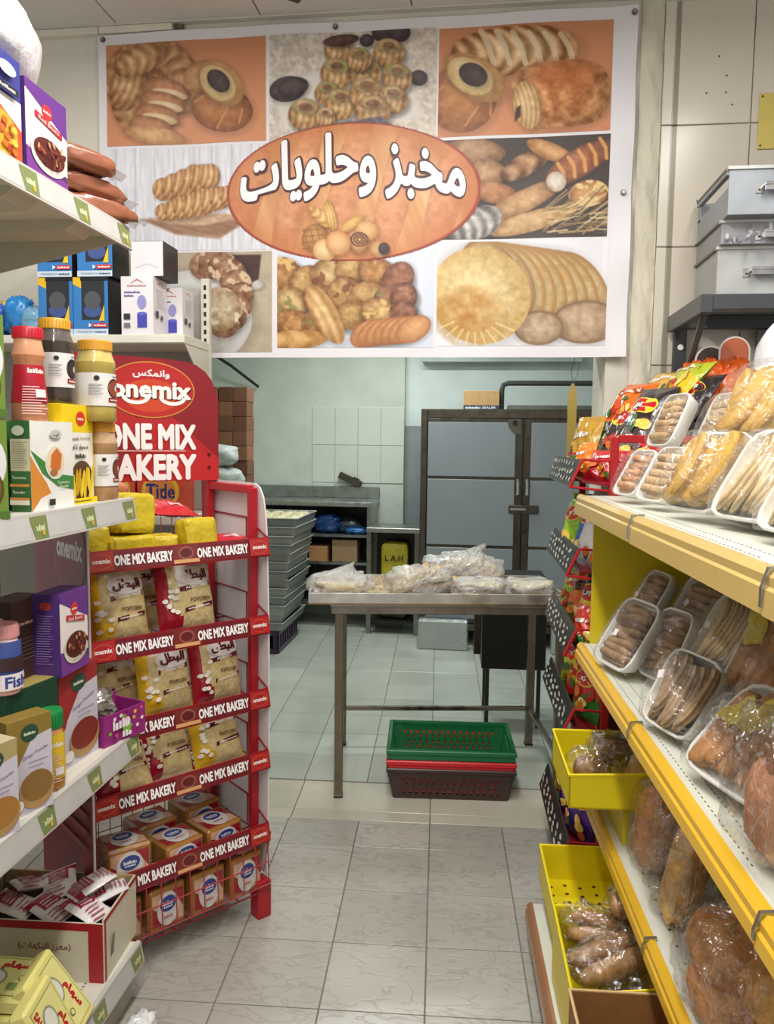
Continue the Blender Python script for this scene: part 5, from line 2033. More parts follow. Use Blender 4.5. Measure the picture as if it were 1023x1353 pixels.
def soap(label, loc, rot, seed):
    t = MB((226, 218, 134))
    t.box((0, 0, 0), (.20, .13, .045), ch=.007)
    a = Art(t, face_fn((-.1, -.065, .0225), (1, 0, 0), (0, 1, 0), (0, 0, 1)), .0004)
    for q in ((.018, .012, .182, .118, (120, 140, 60)), (.020, .014, .180, .116, (230, 224, 148))):
        a.rect(*q)
    a.text(arabic('\u0633\u0647\u0627\u0645'), .12, .095, .03, (190, 34, 40), w=.075, bold=.06)
    a.ell(.075, .06, .035, .026, (150, 158, 130), 20)
    a.ell(.075, .06, .029, .021, (228, 228, 214), 20)
    a.text('SAHAM', .06, .026, .018, (190, 34, 40), w=.07, bold=.05)
    a.ell(.145, .062, .009, .009, (120, 120, 80), 12)
    a.ell(.145, .062, .006, .006, (230, 224, 148), 12)
    a.rect(.12, .028, .15, .046, (140, 160, 90))
    o = t.build('soap_pack', mat('soap_wrap', .4, noise=.05, bump=.25, bscale=18), None, loc=loc, rot=rot)
    return tag(o, label, 'soap', 'yellow soap packs on the base shelf')


soap('yellow soap pack lying on top with its red print facing up', (-1.12, 1.66, Z + .132), (.18, .06, .12), 1)
soap('yellow soap pack leaning right under the top pack', (-1.005, 1.68, Z + .085), (.2, 1.0, .25), 2)
soap('yellow soap pack leaning beside the shelf rail, rightmost of the soap', (-.975, 1.60, Z + .075), (.2, 1.15, .3), 3)
soap('yellow soap pack at the bottom of the soap pile', (-1.13, 1.66, Z + .024), (0, 0, .1), 4)
soap('yellow soap pack in the middle of the soap pile', (-1.12, 1.66, Z + .076), (.06, .02, .1), 5)
t = MB((232, 234, 236))
add_lump(t, .07, .09, .05, seed=4, amp=.25, fr=5)
tag(t.build('white_bag', FOIL, None, smooth='all', loc=(-.895, 1.915, 0)), 'small white plastic bag on the floor below the base shelf', 'bag')

# ================================================================== RACK BEHIND (STOVE BOXES)
RX, RY0, RY1 = -1.115, 2.845, 3.14
rk = thing('wall_rack', 'cream slotted shelving rack against the wall behind the red display', 'shelving', (RX, RY1, 0))
t = MB((214, 210, 196))
t.bb((-.035, -.03, 0), (.0, 0.0, 2.26), ch=.002)
t.build('upright', PAINT, rk)
t = MB((30, 28, 26))
for i in range(30):
    t.bb((-.022, -.0315, 1.2 + i * .035), (-.012, -.030, 1.218 + i * .035))
t.build('slots', PAINT, rk)
t = MB((206, 202, 188))
t.bb((-.98, -.03, 0), (-.945, 0, 2.26), ch=.002)
t.build('upright', PAINT, rk)
for z in (2.005, 1.325):
    t = MB((216, 214, 200))
    t.bb((-.94, RY0 - RY1, z - .035), (-.0, -.032, z), ch=.003)
    t.bb((-.94, RY0 - RY1 - .004, z - .03), (-.0, RY0 - RY1, z - .008), (228, 226, 214))
    t.build('shelf', PAINT, rk)
    t = MB((210, 206, 192))
    t.prism([(RY0 - RY1 + .01, z - .035), (-.032, z - .035), (-.032, z - .20), (-.06, z - .20)], 0, -.006, -.002)
    t.build('shelf_bracket', PAINT, rk)
t = MB((150, 148, 136))
t.bb((-.94, -.03, .3), (-.036, -.02, 2.0))
t.build('back_panel', PAINT, rk)
Z = 2.0055


def stove_front(a, w, h):
    a.rect(0, 0, w, h, (58, 130, 200))
    a.poly([(0, h * .88), (w * .25, h * .8), (w * .25, h), (0, h)], (240, 196, 40))
    a.rect(w * .24, h * .26, w * .9, h * .94, (44, 48, 52))
    a.ell(w * .56, h * .42, w * .26, h * .12, (70, 90, 150), 14)
    a.ell(w * .56, h * .60, w * .24, h * .16, (84, 88, 92), 14)
    a.rect(w * .22, h * .94, w, h, (24, 26, 30))
    a.poly([(w * .74, h * .24), (w * .9, h * .24), (w * .9, h * .52)], (238, 200, 52))
    a.rect(0, 0, w, h * .10, (206, 222, 236))
    a.text('Camping stove', w * .36, h * .05, h * .04, (40, 60, 110), w=w * .5).scrib(w * .79, h * .05, w * .3, h * .03, (40, 60, 110), 6)
    a.ell(w * .48, h * .165, w * .06, h * .045, (240, 240, 244), 3)
    a.rect(w * .56, h * .13, w * .98, h * .2, (206, 50, 56))
    a.scrib(w * .77, h * .165, w * .34, h * .035, (250, 236, 230), 6)


def black_side(a, w, h):
    a.rect(0, 0, w, h, (34, 34, 36))
    for i in range(18):
        a.rect(w * .08, h * (.06 + i * .05), w * .92, h * (.075 + i * .05), (52, 52, 54))


for i, (x, z, lab) in enumerate(((-1.625, Z, 'blue camping stove box with window, leftmost of the row on the wall rack'), (-1.485, Z, 'blue camping stove box with window beside the white filter box'), (-1.625, Z + .2145, 'blue camping stove box in the upper row, half hidden by the top shelf'),
                                 (-1.465, Z + .2145, 'blue camping stove box in the upper row with its black side showing'))):
    carton('stove_box', lab, 'box', (x, 2.925, z), 0, (.138, .14, .213), (36, 36, 38), stove_front, None, None, black_side, group='camping stove boxes')


def humid_front(a, w, h):
    a.rect(0, 0, w, h, (234, 230, 234))
    a.poly([(w * .28, h * .88), (w * .5, h * .96), (w * .72, h * .88), (w * .68, h * .88), (w * .5, h * .93), (w * .32, h * .88)], (190, 120, 100))
    a.scrib(w * .5, h * .84, w * .6, h * .03, (190, 120, 100), 9)
    a.scrib(w * .35, h * .73, w * .5, h * .035, (80, 76, 150), 9)
    a.scrib(w * .25, h * .67, w * .3, h * .035, (80, 76, 150), 5)
    a.rect(w * .5, h * .12, w * .8, h * .36, (72, 74, 180))
    a.ell(w * .65, h * .36, w * .15, h * .03, (100, 104, 200), 12)
    a.ell(w * .65, h * .56, w * .14, h * .12, (150, 150, 206), 12)
    a.rect(w * .08, h * .26, w * .28, h * .36, (50, 50, 54))
    a.rect(w * .08, h * .12, w * .28, h * .2, (120, 118, 124))


def humid_side(a, w, h):
    a.rect(0, 0, w, h, (222, 218, 222))
    a.poly([(w * .28, h * .88), (w * .5, h * .96), (w * .72, h * .88), (w * .68, h * .88), (w * .5, h * .93), (w * .32, h * .88)], (190, 120, 100))
    lines(a, w * .2, h * .8, w * .85, 10, h * .035, (170, 160, 170))
    a.rect(w * .1, h * .3, w * .3, h * .42, (60, 60, 64))
    a.rect(w * .45, h * .28, w * .6, h * .36, (60, 60, 64))


carton('filter_box', 'white box with a blue bottle picture at the rack\'s end', 'box', (-1.30, 2.915, Z), 0, (.125, .125, .213), (228, 224, 228), humid_front, None, None, humid_side, group='white boxes on the rack')
carton('filter_box', 'white box tucked behind against the slotted upright', 'box', (-1.235, 3.045, Z), 0, (.115, .115, .195), (226, 222, 226), humid_front, None, None, humid_side, group='white boxes on the rack')
t = MB((224, 222, 226))
t.box((0, 0, .065), (.13, .14, .13), (40, 38, 40), ch=.002)
a = Art(t, face_fn((-.065, -.07, 0), (1, 0, 0), (0, 0, 1), (0, -1, 0)), .0004)
a.rect(.002, .002, .128, .128, (226, 224, 228))
a.poly([(.02, .03), (.065, .045), (.11, .03), (.11, .034), (.065, .049), (.02, .034)], (200, 198, 202))
o = t.build('filter_box', CARD, None, loc=(-1.268, 2.94, Z + .2145))
tag(o, 'white-faced black box lying on top of the white boxes', 'box', 'white boxes on the rack')
for i, (x, c_, lab) in enumerate(((-1.80, (40, 130, 200), 'bright blue packet on the wall rack left of the stove boxes'), (-1.89, (60, 100, 190), 'deep blue packet with yellow corner at the left end of the rack'), (-1.735, (120, 170, 200), 'pale blue bundle squeezed against the leftmost stove box'))):
    t = MB(c_)
    add_lump(t, .10, .12, .15 - .02 * i, seed=i + 90, amp=.22, fr=6, colfn=(lambda u, v: (226, 190, 40) if (i == 1 and v > .8) else c_))
    tag(t.build('blue_packet', FOIL, None, smooth='all', loc=(x, 2.91, Z)), lab, 'packet', 'blue packets on the rack')


def tide_front(a, w, h):
    a.rect(0, 0, w, h, (222, 84, 44))
    a.ell(w * .5, h * .55, w * .4, h * .42, (240, 200, 60), 20)
    a.ell(w * .5, h * .55, w * .32, h * .33, (236, 150, 60), 20)
    a.text('Tide', w * .5, h * .55, h * .34, (40, 50, 130), w=w * .62, bold=.025)


Z = 1.3255
for i, x in enumerate((-1.225, -1.42)):
    carton('detergent_box', ['orange detergent box showing behind the red display, right one', 'orange detergent box behind the red display, left one'][i], 'box', (x, 2.92, Z), 0, (.185, .11, .17), (214, 76, 44), tide_front, group='detergent boxes on the rack')


# ================================================================== RED BAKERY DISPLAY STAND
SA = math.radians(48.74)
SO = Vector((-1.102, 2.055, 0))
SW, SDP = .598, .37
RD = (176, 26, 38)
DR = (126, 30, 42)
stand = thing('display_stand', 'red wire display stand with bakery header board, left of the opening', 'display stand', SO, (0, 0, SA))


def sw(x, y, z):
    return SO + Matrix.Rotation(SA, 3, 'Z') @ Vector((x, y, z))


for x, y, hgt in ((.578, .055, 1.46), (.574, .345, 1.50), (.02, .055, 1.30), (.02, .345, 1.50)):
    t = MB(RD)
    t.box((x, y, hgt / 2 + .03), (.026, .05 if y > .3 else .026, hgt - .06), ch=.002)
    t.build('post', PAINT, stand)
for z in (1.455, .16):
    t = MB(RD)
    t.box((.578, .20, z), (.026, .27, .026), ch=.002)
    t.build('cross_bar', PAINT, stand)
# feet
for x in (.03, .575):
    t = MB((170, 24, 34))
    t.box((x, .005, .065), (.052, .052, .13), ch=.003)
    t.box((x, .17, .115), (.04, .30, .03), ch=.002)
    t.build('foot', PAINT, stand)
# side boards
t = MB((226, 224, 226))
prof = [(.40, .14), (.0, .14), (-.012, .6), (-.012, 1.0), (-.002, 1.30), (.004, 1.37), (.018, 1.43), (.04, 1.462), (.07, 1.475), (.40, 1.475)]
t.prism(prof, 0, .596, .601)
t.build('side_board', CARD, stand)
t = MB((226, 224, 226))
t.prism([(.40, .14), (-.035, .14), (-.035, 1.46), (.40, 1.46)], 0, -.006, -.001)
a = Art(t, face_fn((-.0062, .40, 0), (0, -1, 0), (0, 0, 1), (-1, 0, 0)), .0004)
a.rect(0, .14, .428, 1.46, (118, 24, 38))
a.poly([(.1, .14), (.428, .5), (.428, .14)], (150, 30, 44))
a.ell(.30, 1.29, .125, .125, (206, 150, 66), 28)
a.ell(.30, 1.29, .122, .122, (128, 30, 40), 28)
a.text('onemix', .30, 1.30, .06, (240, 236, 234), w=.20, bold=.04)
a.text('OUR', .30, 1.08, .07, (240, 238, 236), w=.12, bold=.06)
for i in range(12):
    a.rect(.18, .98 - i * .05, .40, .995 - i * .05, (160, 60, 70))
t.build('side_board', CARD, stand)
# header board with facets and the brand oval
HZ0, HZ1, HY = 1.475, 1.885, .345
t = MB((182, 32, 40))
hp = [(-.01, HZ0), (.6, HZ0), (.6, HZ1 - .13), (.592, HZ1 - .10), (.574, HZ1 - .06), (.55, HZ1 - .033), (.515, HZ1 - .012), (.48, HZ1 - .004), (.40, HZ1), (-.01, HZ1)]
t.prism(hp, 1, HY - .03, HY - .026)
a = Art(t, face_fn((0, HY - .0302, HZ0), (1, 0, 0), (0, 0, 1), (0, -1, 0)), .0004)
HH = HZ1 - HZ0
a.poly([(-.01, 0), (-.01, HH), (.18, HH), (.12, HH * .55)], (176, 22, 34))
a.poly([(.18, HH), (.40, HH), (.30, HH * .5)], (150, 22, 34))
a.poly([(.40, HH), (.48, HH - .004), (.515, HH - .012), (.55, HH - .033), (.574, HH - .06), (.592, HH - .10), (.6, HH - .13), (.6, HH * .2), (.42, HH * .55)], (140, 24, 36))
a.poly([(.30, 0), (.6, 0), (.6, HH * .2), (.42, HH * .3)], (190, 36, 42))
a.poly([(-.01, 0), (.2, 0), (.3, HH * .3), (.1, HH * .4)], (150, 22, 34))
ox, oz = .35, .305
a.ell(ox, oz, .158, .093, (214, 150, 66), 40)
a.ell(ox, oz, .154, .0895, (186, 36, 34), 40)
a.ell(ox, oz - .02, .10, .055, (206, 70, 36), 30)
a.text(arabic('\u0648\u0627\u0646\u0645\u0643\u0633'), ox, oz + .052, .03, (244, 240, 240), w=.13, bold=.03)
for dx, dz, c_, b_ in ((.004, -.004, (70, 20, 24), .05), (0, 0, (246, 242, 240), .04)):
    a.text('onemix', ox + dx, oz + dz, .058, c_, w=.285, bold=b_)
# the smile-like swashes under the name
for cxx in (-.055, .075):
    pts = [(ox + cxx + .05 * math.cos(q), oz - .022 + .028 * math.sin(q)) for q in [math.pi * (1 + i / 10) for i in range(11)]] + [(ox + cxx + .036 * math.cos(q), oz - .022 + .016 * math.sin(q)) for q in [math.pi * (2 - i / 10) for i in range(11)]]
    h_ = a.k * a.step
    a.k += 1
    V = [a.fn(x, y, h_) for x, y in pts]
    t.add(V, [(i, i + 1, 20 - i, 21 - i) for i in range(10)], (246, 242, 240))
a.text('ONE MIX', .345, .150, .088, (246, 244, 244), w=.33, bold=.05)
a.rect(.12, .101, .47, .104, (230, 180, 176))
a.text('BAKERY', .345, .048, .088, (246, 244, 244), w=.33, bold=.05)
for z in (.09, .045):
    a.ell(.56, z + .0, .006, .006, (50, 16, 20), 12)
t.build('header_board', mat('glossy_board', .3, noise=.03, coat=.3), stand, fixn=False)
# wire mesh back
t = MB((150, 70, 74))
for i in range(14):
    x = .04 + i * .04
    t.tube([(x, .36, .16), (x, .36, 1.45)], .0018, 4, caps=False)
for i in range(14):
    z = .2 + i * .09
    t.tube([(.03, .36, z), (.57, .36, z)], .0018, 4, caps=False)
t.build('mesh_back', PAINT, stand)
# shelves with printed lips
LIPS = (1.302, 1.044, .795, .584, .329)
for li, lz in enumerate(LIPS):
    zf = lz - .05
    t = MB(DR)
    for i in range(11):
        x = .012 + i * .0575
        t.tube([(x, -.004, zf), (x, .35, zf)], .0025, 5)
    for i in range(5):
        y = .01 + i * .083
        t.tube([(.0, y, zf - .003), (SW, y, zf - .003)], .0028, 5)
    sh = t.build('wire_shelf', PAINT, stand)
    for x in (.004, SW - .004):
        t = MB((150, 24, 34))
        t.tube([(x, -.008, lz), (x, .12, lz + .055), (x, .34, lz + .06)], .003, 6)
        t.tube([(x, .12, lz + .055), (x, .12, zf)], .0025, 6)
        t.build('side_rail', PAINT, sh)
    t = MB((150, 26, 40))
    lh = .060
    t.prism([(-.006, lz), (-.010, lz), (-.022, lz - lh), (-.018, lz - lh)], 0, 0, SW)
    t.bb((0, -.022, lz - lh - .002), (SW, .004, lz - lh + .002))
    up = Vector((0, .012, lh)).normalized()
    nr = Vector((0, -lh, .012)).normalized()
    a = Art(t, face_fn(Vector((0, -.0222, lz - lh)), (1, 0, 0), up, nr), .0004)
    a.rect(.002, .003, SW - .002, .058, (140, 28, 42))
    for xc in (.155, .435):
        a.rect(xc - .125, .003, xc + .125, .058, (112, 30, 42))
    a.rect(SW * .5 - .042, .004, SW * .5 + .042, .057, (120, 44, 44))
    a.ell(SW * .5, .034, .026, .02, (150, 84, 80), 18)
    a.ell(SW * .5, .034, .02, .014, (96, 34, 38), 18)
    a.rect(SW * .5 - .042, .004, SW * .5 + .042, .015, (214, 160, 110))
    for xc in (.165, .425):
        a.text('ONE MIX BAKERY', xc, .030, .031, (246, 244, 244), w=.18, bold=.04)
    for xc in (.038, SW - .042):
        a.rect(xc - .036, .003, xc + .036, .058, (176, 40, 44))
        a.ell(xc, .03, .03, .021, (200, 110, 70), 20)
        a.ell(xc, .03, .0285, .0195, (170, 34, 42), 20)
        a.text('onemix', xc, .031, .013, (246, 240, 236), w=.052, bold=.03)
    t.build('printed_lip', mat('glossy_board', .3), sh, fixn=False)
# wire basket hung under the lowest lip
t = MB((168, 62, 66))
for i in range(13):
    x = .01 + i * .048
    t.tube([(x, -.02, LIPS[4] - .06), (x, -.03, .12), (x, .10, .105)], .0022, 5)
for z in (.20, .12):
    t.tube([(.005, -.028, z), (SW - .005, -.028, z)], .0024, 5)
t.tube([(SW, -.02, .30), (SW, .02, .14)], .003, 5)
t.build('wire_basket', PAINT, stand)
t = MB(DR)
for i in range(11):
    t.tube([(.012 + i * .0575, -.02, .10), (.012 + i * .0575, .35, .10)], .0025, 5)
for y in (-.02, .1, .22, .34):
    t.tube([(0, y, .097), (SW, y, .097)], .003, 5)
t.build('wire_shelf', PAINT, stand)


# ---------------------------------------------------------------- goods on the stand
def place(o, x, y, z, rot):
    """put a thing at stand coordinates, turned with the stand"""
    o.location = sw(x, y, z)
    m = Matrix.Rotation(SA, 3, 'Z') @ Euler(rot).to_matrix()
    o.rotation_euler = m.to_euler()


AL = arabic('\u0627\u0644\u0628\u0637\u0644')


def popcorn(label, side_c, seed, loc, lean=-.25, rz=0.0, w=.185, h=.25):
    o = thing('popcorn_bag', label, 'bag', group='popcorn bags on the red display stand')
    t = MB((210, 188, 136))
    rg_ = random.Random(seed)

    def cf(u, v, sd):
        if v > .93 or v < .03:
            return tuple(c_ * .95 for c_ in (214, 200, 170))
        if u < .16 or (u < .34 and v < .55 - u) or (sd < 0):
            return side_c
        if u > .95:
            return side_c
        if v > .56 and abs(u - .6) < .3:
            return (232, 226, 222)
        return rg_.choice(((208, 187, 134), (212, 192, 140), (204, 181, 126), (216, 197, 148)))
    s_ = add_pouch(t, w, h, .095, cf, seed, 20, 26, .07)
    a = pouch_art(t, s_, .002)
    wine = (98, 24, 40)
    a.ell(w * .10, h * .20, w * .34, h * .115, (234, 228, 226), 18)
    a.text(AL, w * .1, h * .20, h * .15, wine, w=w * .52, bold=.05)
    a.poly([(-w * .2, h * .075), (w * .40, h * .115), (w * .40, h * .06), (-w * .2, h * .02)], wine)
    a.text('ALBATAL', w * .1, h * .068, h * .032, (240, 230, 226), w=w * .36, rot=.06, bold=.03)
    a.text('POPCORN', w * .16, -h * .09, h * .05, (110, 80, 50), w=w * .38, bold=.03)
    a.poly([(-w * .14, -h * .18), (w * .40, -h * .13), (w * .40, -h * .18), (-w * .14, -h * .23)], wine)
    a.scrib(w * .13, -h * .18, w * .44, h * .02, (240, 230, 226), 12, .09)
    for i in range(9):
        a.ell(-w * .33 + rg_.uniform(-.02, .02), -h * .1 + rg_.uniform(-.06, .04), .009, .007, (240, 232, 220), 7)
    t.build('bag', FOIL, o, smooth='all', fixn=False)
    x, y, z = loc
    place(o, x, y, z + h / 2 * math.cos(lean) + .003, (math.pi / 2 + lean, 0, rz))
    return o


YEL, RDS = (220, 176, 36), (160, 24, 44)
popcorn('yellow-sided popcorn bag on the left of the second shelf', YEL, 1, (.13, .10, 1.0))
popcorn('red-sided popcorn bag on the right of the second shelf', RDS, 2, (.345, .09, 1.0), w=.20, h=.26)
popcorn('yellow popcorn bag standing behind, between the two second-shelf bags', YEL, 3, (.235, .22, 1.0))
popcorn('yellow-sided popcorn bag in the middle of the third shelf', YEL, 4, (.275, .10, .75))
popcorn('red-sided popcorn bag on the right of the third shelf', RDS, 5, (.455, .10, .75), h=.26)
popcorn('yellow popcorn bag standing behind at the third shelf\'s left', YEL, 6, (.16, .22, .75))
popcorn('red-sided popcorn bag leaning low on the left of the fourth shelf', RDS, 7, (.12, .09, .54), lean=-.65)
popcorn('red-sided popcorn bag in the middle of the fourth shelf', RDS, 8, (.275, .12, .54), lean=-.45)
popcorn('yellow-sided popcorn bag on the right of the fourth shelf', YEL, 9, (.45, .10, .54), lean=-.45)


def yellow_pack(label, loc, rot, s=(.105, .075, .10)):
    t = MB((206, 182, 40))
    add_lump(t, s[0] * 1.02, s[1] * 1.02, s[2], seed=int(s[0] * 1000 + loc[0] * 100), amp=.05, pw=7, nu=40, nv=24, fr=5)
    o = t.build('yellow_packet', mat('paper_packet', .38, noise=.1, nscale=16, bump=.6, bscale=26, bdist=.012, coat=.2), None, smooth='all')
    tag(o, label, 'packet', 'yellow packets on the red display stand')
    place(o, *loc, rot)
    return o


ZT = 1.256
yellow_pack('yellow packet standing at the lip near the middle of the top shelf', (.375, .05, ZT), (-.15, 0, .1), (.11, .08, .115))
yellow_pack('yellow packet lying low between the taller yellow packets', (.26, .08, ZT), (0, 0, -.2), (.10, .09, .07))
yellow_pack('large yellow packet stacked highest on the top shelf\'s left', (.165, .09, ZT + .078), (-.1, .1, .15), (.13, .10, .12))
yellow_pack('yellow packet under the highest yellow packet', (.16, .07, ZT), (0, 0, .05), (.14, .08, .075))
yellow_pack('dark yellow packet at the left end of the top shelf', (.055, .10, ZT), (0, 0, -.1), (.09, .09, .11))


def red_pouch(label, loc, rot, seed, w=.19, h=.13):
    o = thing('red_pouch', label, 'pouch', group='red pouches on the red display stand')
    t = MB((190, 32, 46))
    s_ = add_pouch(t, w, h, .035, lambda u, v, sd: (214, 150, 70) if (u < .2 and v > .4 and v < .8) else ((220, 60, 70) if abs(v - .5) < .12 and u > .4 else (194, 30, 46)), seed, 16, 16, .12)
    a = pouch_art(t, s_)
    a.rect(w * .0, -h * .1, w * .3, h * .06, (228, 200, 200), 6)
    t.build('pouch', FOIL, o, smooth='all', fixn=False)
    place(o, *loc, rot)


red_pouch('red pouch draped over the yellow packets on the top shelf', (.33, .17, ZT + .14), (.3, .1, .3), 1)
red_pouch('red pouch lying flat at the right end of the top shelf', (.49, .09, ZT + .03), (.1, .0, .2), 2, .2)
red_pouch('second red pouch beneath the flat one at the right end', (.48, .16, ZT + .012), (0, .05, -.2), 3)
red_pouch('red pouch behind the highest yellow packet', (.22, .22, ZT + .15), (.5, 0, .2), 4)
t = MB((192, 120, 84))
add_lump(t, .16, .10, .06, seed=8, amp=.1)
o = t.build('brown_packet', FOIL, None, smooth='all')
place(o, .15, .24, ZT + .17, (0, 0, .2))
tag(o, 'pale brown packet behind the yellow packets on the top shelf', 'packet')
carton('carrier_box', 'tall plain box standing behind the packets on the top shelf', 'box', (0, 0, 0), 0, (.22, .10, .165), (150, 60, 50))
o = bpy.data.objects[-1] if False else [q for q in COL.objects if q.name.startswith('carrier_box')][-1]
place(o, .19, .27, ZT, (0, 0, 0))


def gold_block(label, loc, rot, seed, s=(.135, .115, .085), upright=False):
    o = thing('noodle_block', label, 'packet', group='gold packets with blue ovals on the red stand')
    t = MB((158, 108, 46))
    t.box((0, 0, s[2] / 2), s, ch=.007)
    for fn_, w_, h_ in ((face_fn((-s[0] / 2, -s[1] / 2, 0), (1, 0, 0), (0, 0, 1), (0, -1, 0)), s[0], s[2]), (face_fn((-s[0] / 2, -s[1] / 2, s[2]), (1, 0, 0), (0, 1, 0), (0, 0, 1)), s[0], s[1])):
        a = Art(t, fn_, .0005)
        a.rect(w_ * .08, h_ * .12, w_ * .92, h_ * .88, (206, 164, 140))
        a.poly([(w_ * .08, h_ * .12), (w_ * .4, h_ * .12), (w_ * .2, h_ * .5), (w_ * .08, h_ * .6)], (150, 26, 40))
        a.poly([(w_ * .92, h_ * .88), (w_ * .62, h_ * .88), (w_ * .92, h_ * .4)], (150, 26, 40))
        a.ell(w_ * .5, h_ * .48, w_ * .30, h_ * .40, (212, 208, 204), 20)
        a.ell(w_ * .5, h_ * .60, w_ * .22, h_ * .19, (40, 60, 140), 18)
        a.scrib(w_ * .5, h_ * .62, w_ * .3, h_ * .10, (222, 226, 236), 5)
        a.scrib(w_ * .5, h_ * .53, w_ * .24, h_ * .05, (222, 226, 236), 6, seed=2)
        a.scrib(w_ * .5, h_ * .30, w_ * .24, h_ * .06, (190, 90, 96), 6)
    t.build('block', mat('shiny_wrap', .2, noise=.12, nscale=22, bump=.4, bscale=30, coat=.4), o)
    place(o, *loc, rot)


ZB = .283
gold_block('gold packet with blue oval at the left of the fifth shelf', (.12, .06, ZB), (0, 0, -.1), 1, (.135, .12, .12))
gold_block('gold packet with blue oval in the middle of the fifth shelf', (.29, .06, ZB), (0, 0, .1), 2, (.135, .12, .075))
gold_block('gold packet lying behind the middle one on the fifth shelf', (.27, .20, ZB), (0, 0, .05), 3, (.14, .12, .09))
gold_block('gold packet with blue oval at the right of the fifth shelf', (.44, .08, ZB), (0, 0, .1), 4, (.135, .13, .075))
gold_block('gold packet behind the right one on the fifth shelf', (.44, .22, ZB), (0, 0, .1), 5, (.14, .12, .095))
for i in range(4):
    gold_block('oval-printed packet in the lower wire basket, %s from the left' % ['first', 'second', 'third', 'fourth'][i], (.085 + i * .142, .06, .103), (0, 0, .05), 6 + i, (.125, .13, .135))


# ================================================================== RIGHT GONDOLA
RT = 0.057
RA = Vector((0.288, 2.42, 0))


def face_rot(yaw, lean, roll=0.0):
    """lying pack -> upright, facing the aisle (-x); yaw turns it to the viewer, lean tips it back"""
    B = Matrix(((0, 0, -1), (-1, 0, 0), (0, 1, 0)))
    return (Matrix.Rotation(yaw, 3, 'Z') @ B @ Matrix.Rotation(-lean, 3, 'X') @ Matrix.Rotation(roll, 3, 'Z')).to_euler()


rg_un = thing('bread_shelving', 'white metal shelving with yellow edge strips along the right side of the aisle', 'shelving', RA, (0, 0, RT))
YL = (226, 178, 44)
RLEN = 2.3
WH = (206, 208, 196)
# name, z, front offset v, overhang at far end, strip colour
for z, v, far, sc_, lh in ((1.464, 0.0, 0.0, (206, 176, 104), .055), (1.008, .018, 0.01, (226, 178, 40), .042), (.50, .075, .03, (218, 172, 40), .042), (.13, -.105, .06, (152, 106, 76), .05)):
    t = MB(WH)
    t.bb((v + .004, -RLEN, z - .022), (.56, far, z), ch=.002)
    sh = t.build('shelf', PAINT, rg_un)
    d_ = MB((70, 70, 64))
    if z < .6:
        for i in range(22):
            for j in range(5):
                yy = far - .12 - i * .06 - (j % 2) * .03
                d_.lathe([(.0042, 0), (.0042, .0005)], 6, c=(v + .05 + j * .035, yy, z + .0003))
    else:
        for i in range(75):
            for j in range(2):
                d_.bb((v + .022 + j * .028, far - .02 - i * .017, z + .0002), (v + .024 + j * .028, far - .014 - i * .017, z + .0007))
    d_.build('perforations', PAINT, sh)['kind'] = 'stuff'
    segs = [(far, far - .70), (far - .705, far - 1.40), (far - 1.405, -RLEN)]
    for k, (a, b) in enumerate(segs):
        t = MB(sc_)
        o2 = -.002 * k
        t.prism([(v + .006, z + .003), (v - .004 + o2, z + .004), (v - .012 + o2, z - .006), (v - .012 + o2, z - .018), (v - .016 + o2, z - .022), (v - .018 + o2, z - lh), (v - .012, z - lh - .003), (v + .006, z - .02)], 1, b, a)
        t.build('edge_strip', mat('edge_strip', .3, noise=.1, nscale=7, coat=.3, stretch=(1, .25, 1)), sh)
    for a, b in segs[:-1]:
        t = MB((170, 172, 168))
        t.prism([(v + .01, z + .008), (v - .016, z + .006), (v - .024, z - .02), (v - .024, z - lh + .01), (v - .02, z - lh + .01), (v - .019, z - .018), (v - .013, z + .001), (v + .01, z + .003)], 1, b - .006, b + .001)
        t.build('strip_clip', STEEL, sh)
# plinth, back, uprights, end panel, risers
t = MB((176, 170, 150))
t.bb((-.06, -RLEN, 0), (.55, .06, .107))
t.build('plinth', PAINT, rg_un)
t = MB((196, 180, 96))
t.bb((.56, -RLEN, 0), (.575, .0, 1.62))
t.build('back_panel', PAINT, rg_un)
t = MB((212, 190, 30))
t.bb((.045, .012, .99), (.56, .018, 1.44))
t.build('end_panel', PAINT, rg_un)
for z0, z1, v in ((1.4645, 1.595, .20), (1.0085, 1.09, .22)):
    t = MB((200, 202, 192))
    t.bb((v, -RLEN, z0), (.555, -.02, z1), ch=.003)
    t.build('riser', PAINT, rg_un)

# ---------------------------------------------------------------- wrapped foam trays of bread
STICK = {}


def stick_mesh(kind):
    if kind in STICK:
        return STICK[kind]
    t = MB()
    cols_ = {'dark': ((160, 124, 80), (128, 94, 58)), 'pale': ((206, 172, 122), (170, 132, 86)), 'carrot': ((204, 140, 84), (166, 112, 66))}[kind]

    def fn(u, v):
        r = .0115 * (1 - abs(2 * v - 1) ** 6) ** .4 * (1 + .035 * math.sin(v * 13) + .05 * math.sin(u * 12.57 + v * 5)) + .0002
        return (v - .5, r * math.cos(u * 6.2832), r * math.sin(u * 6.2832) + .002 * math.sin(v * 7))
    t.grid(fn, 8, 12, colfn=lambda u, v: cols_[1 if v < .1 or v > .9 or .5 < u < .75 else 0], closed_u=True)
    me = t.mesh('bread_stick', 'all')
    me.materials.append(BREAD)
    STICK[kind] = me
    return me


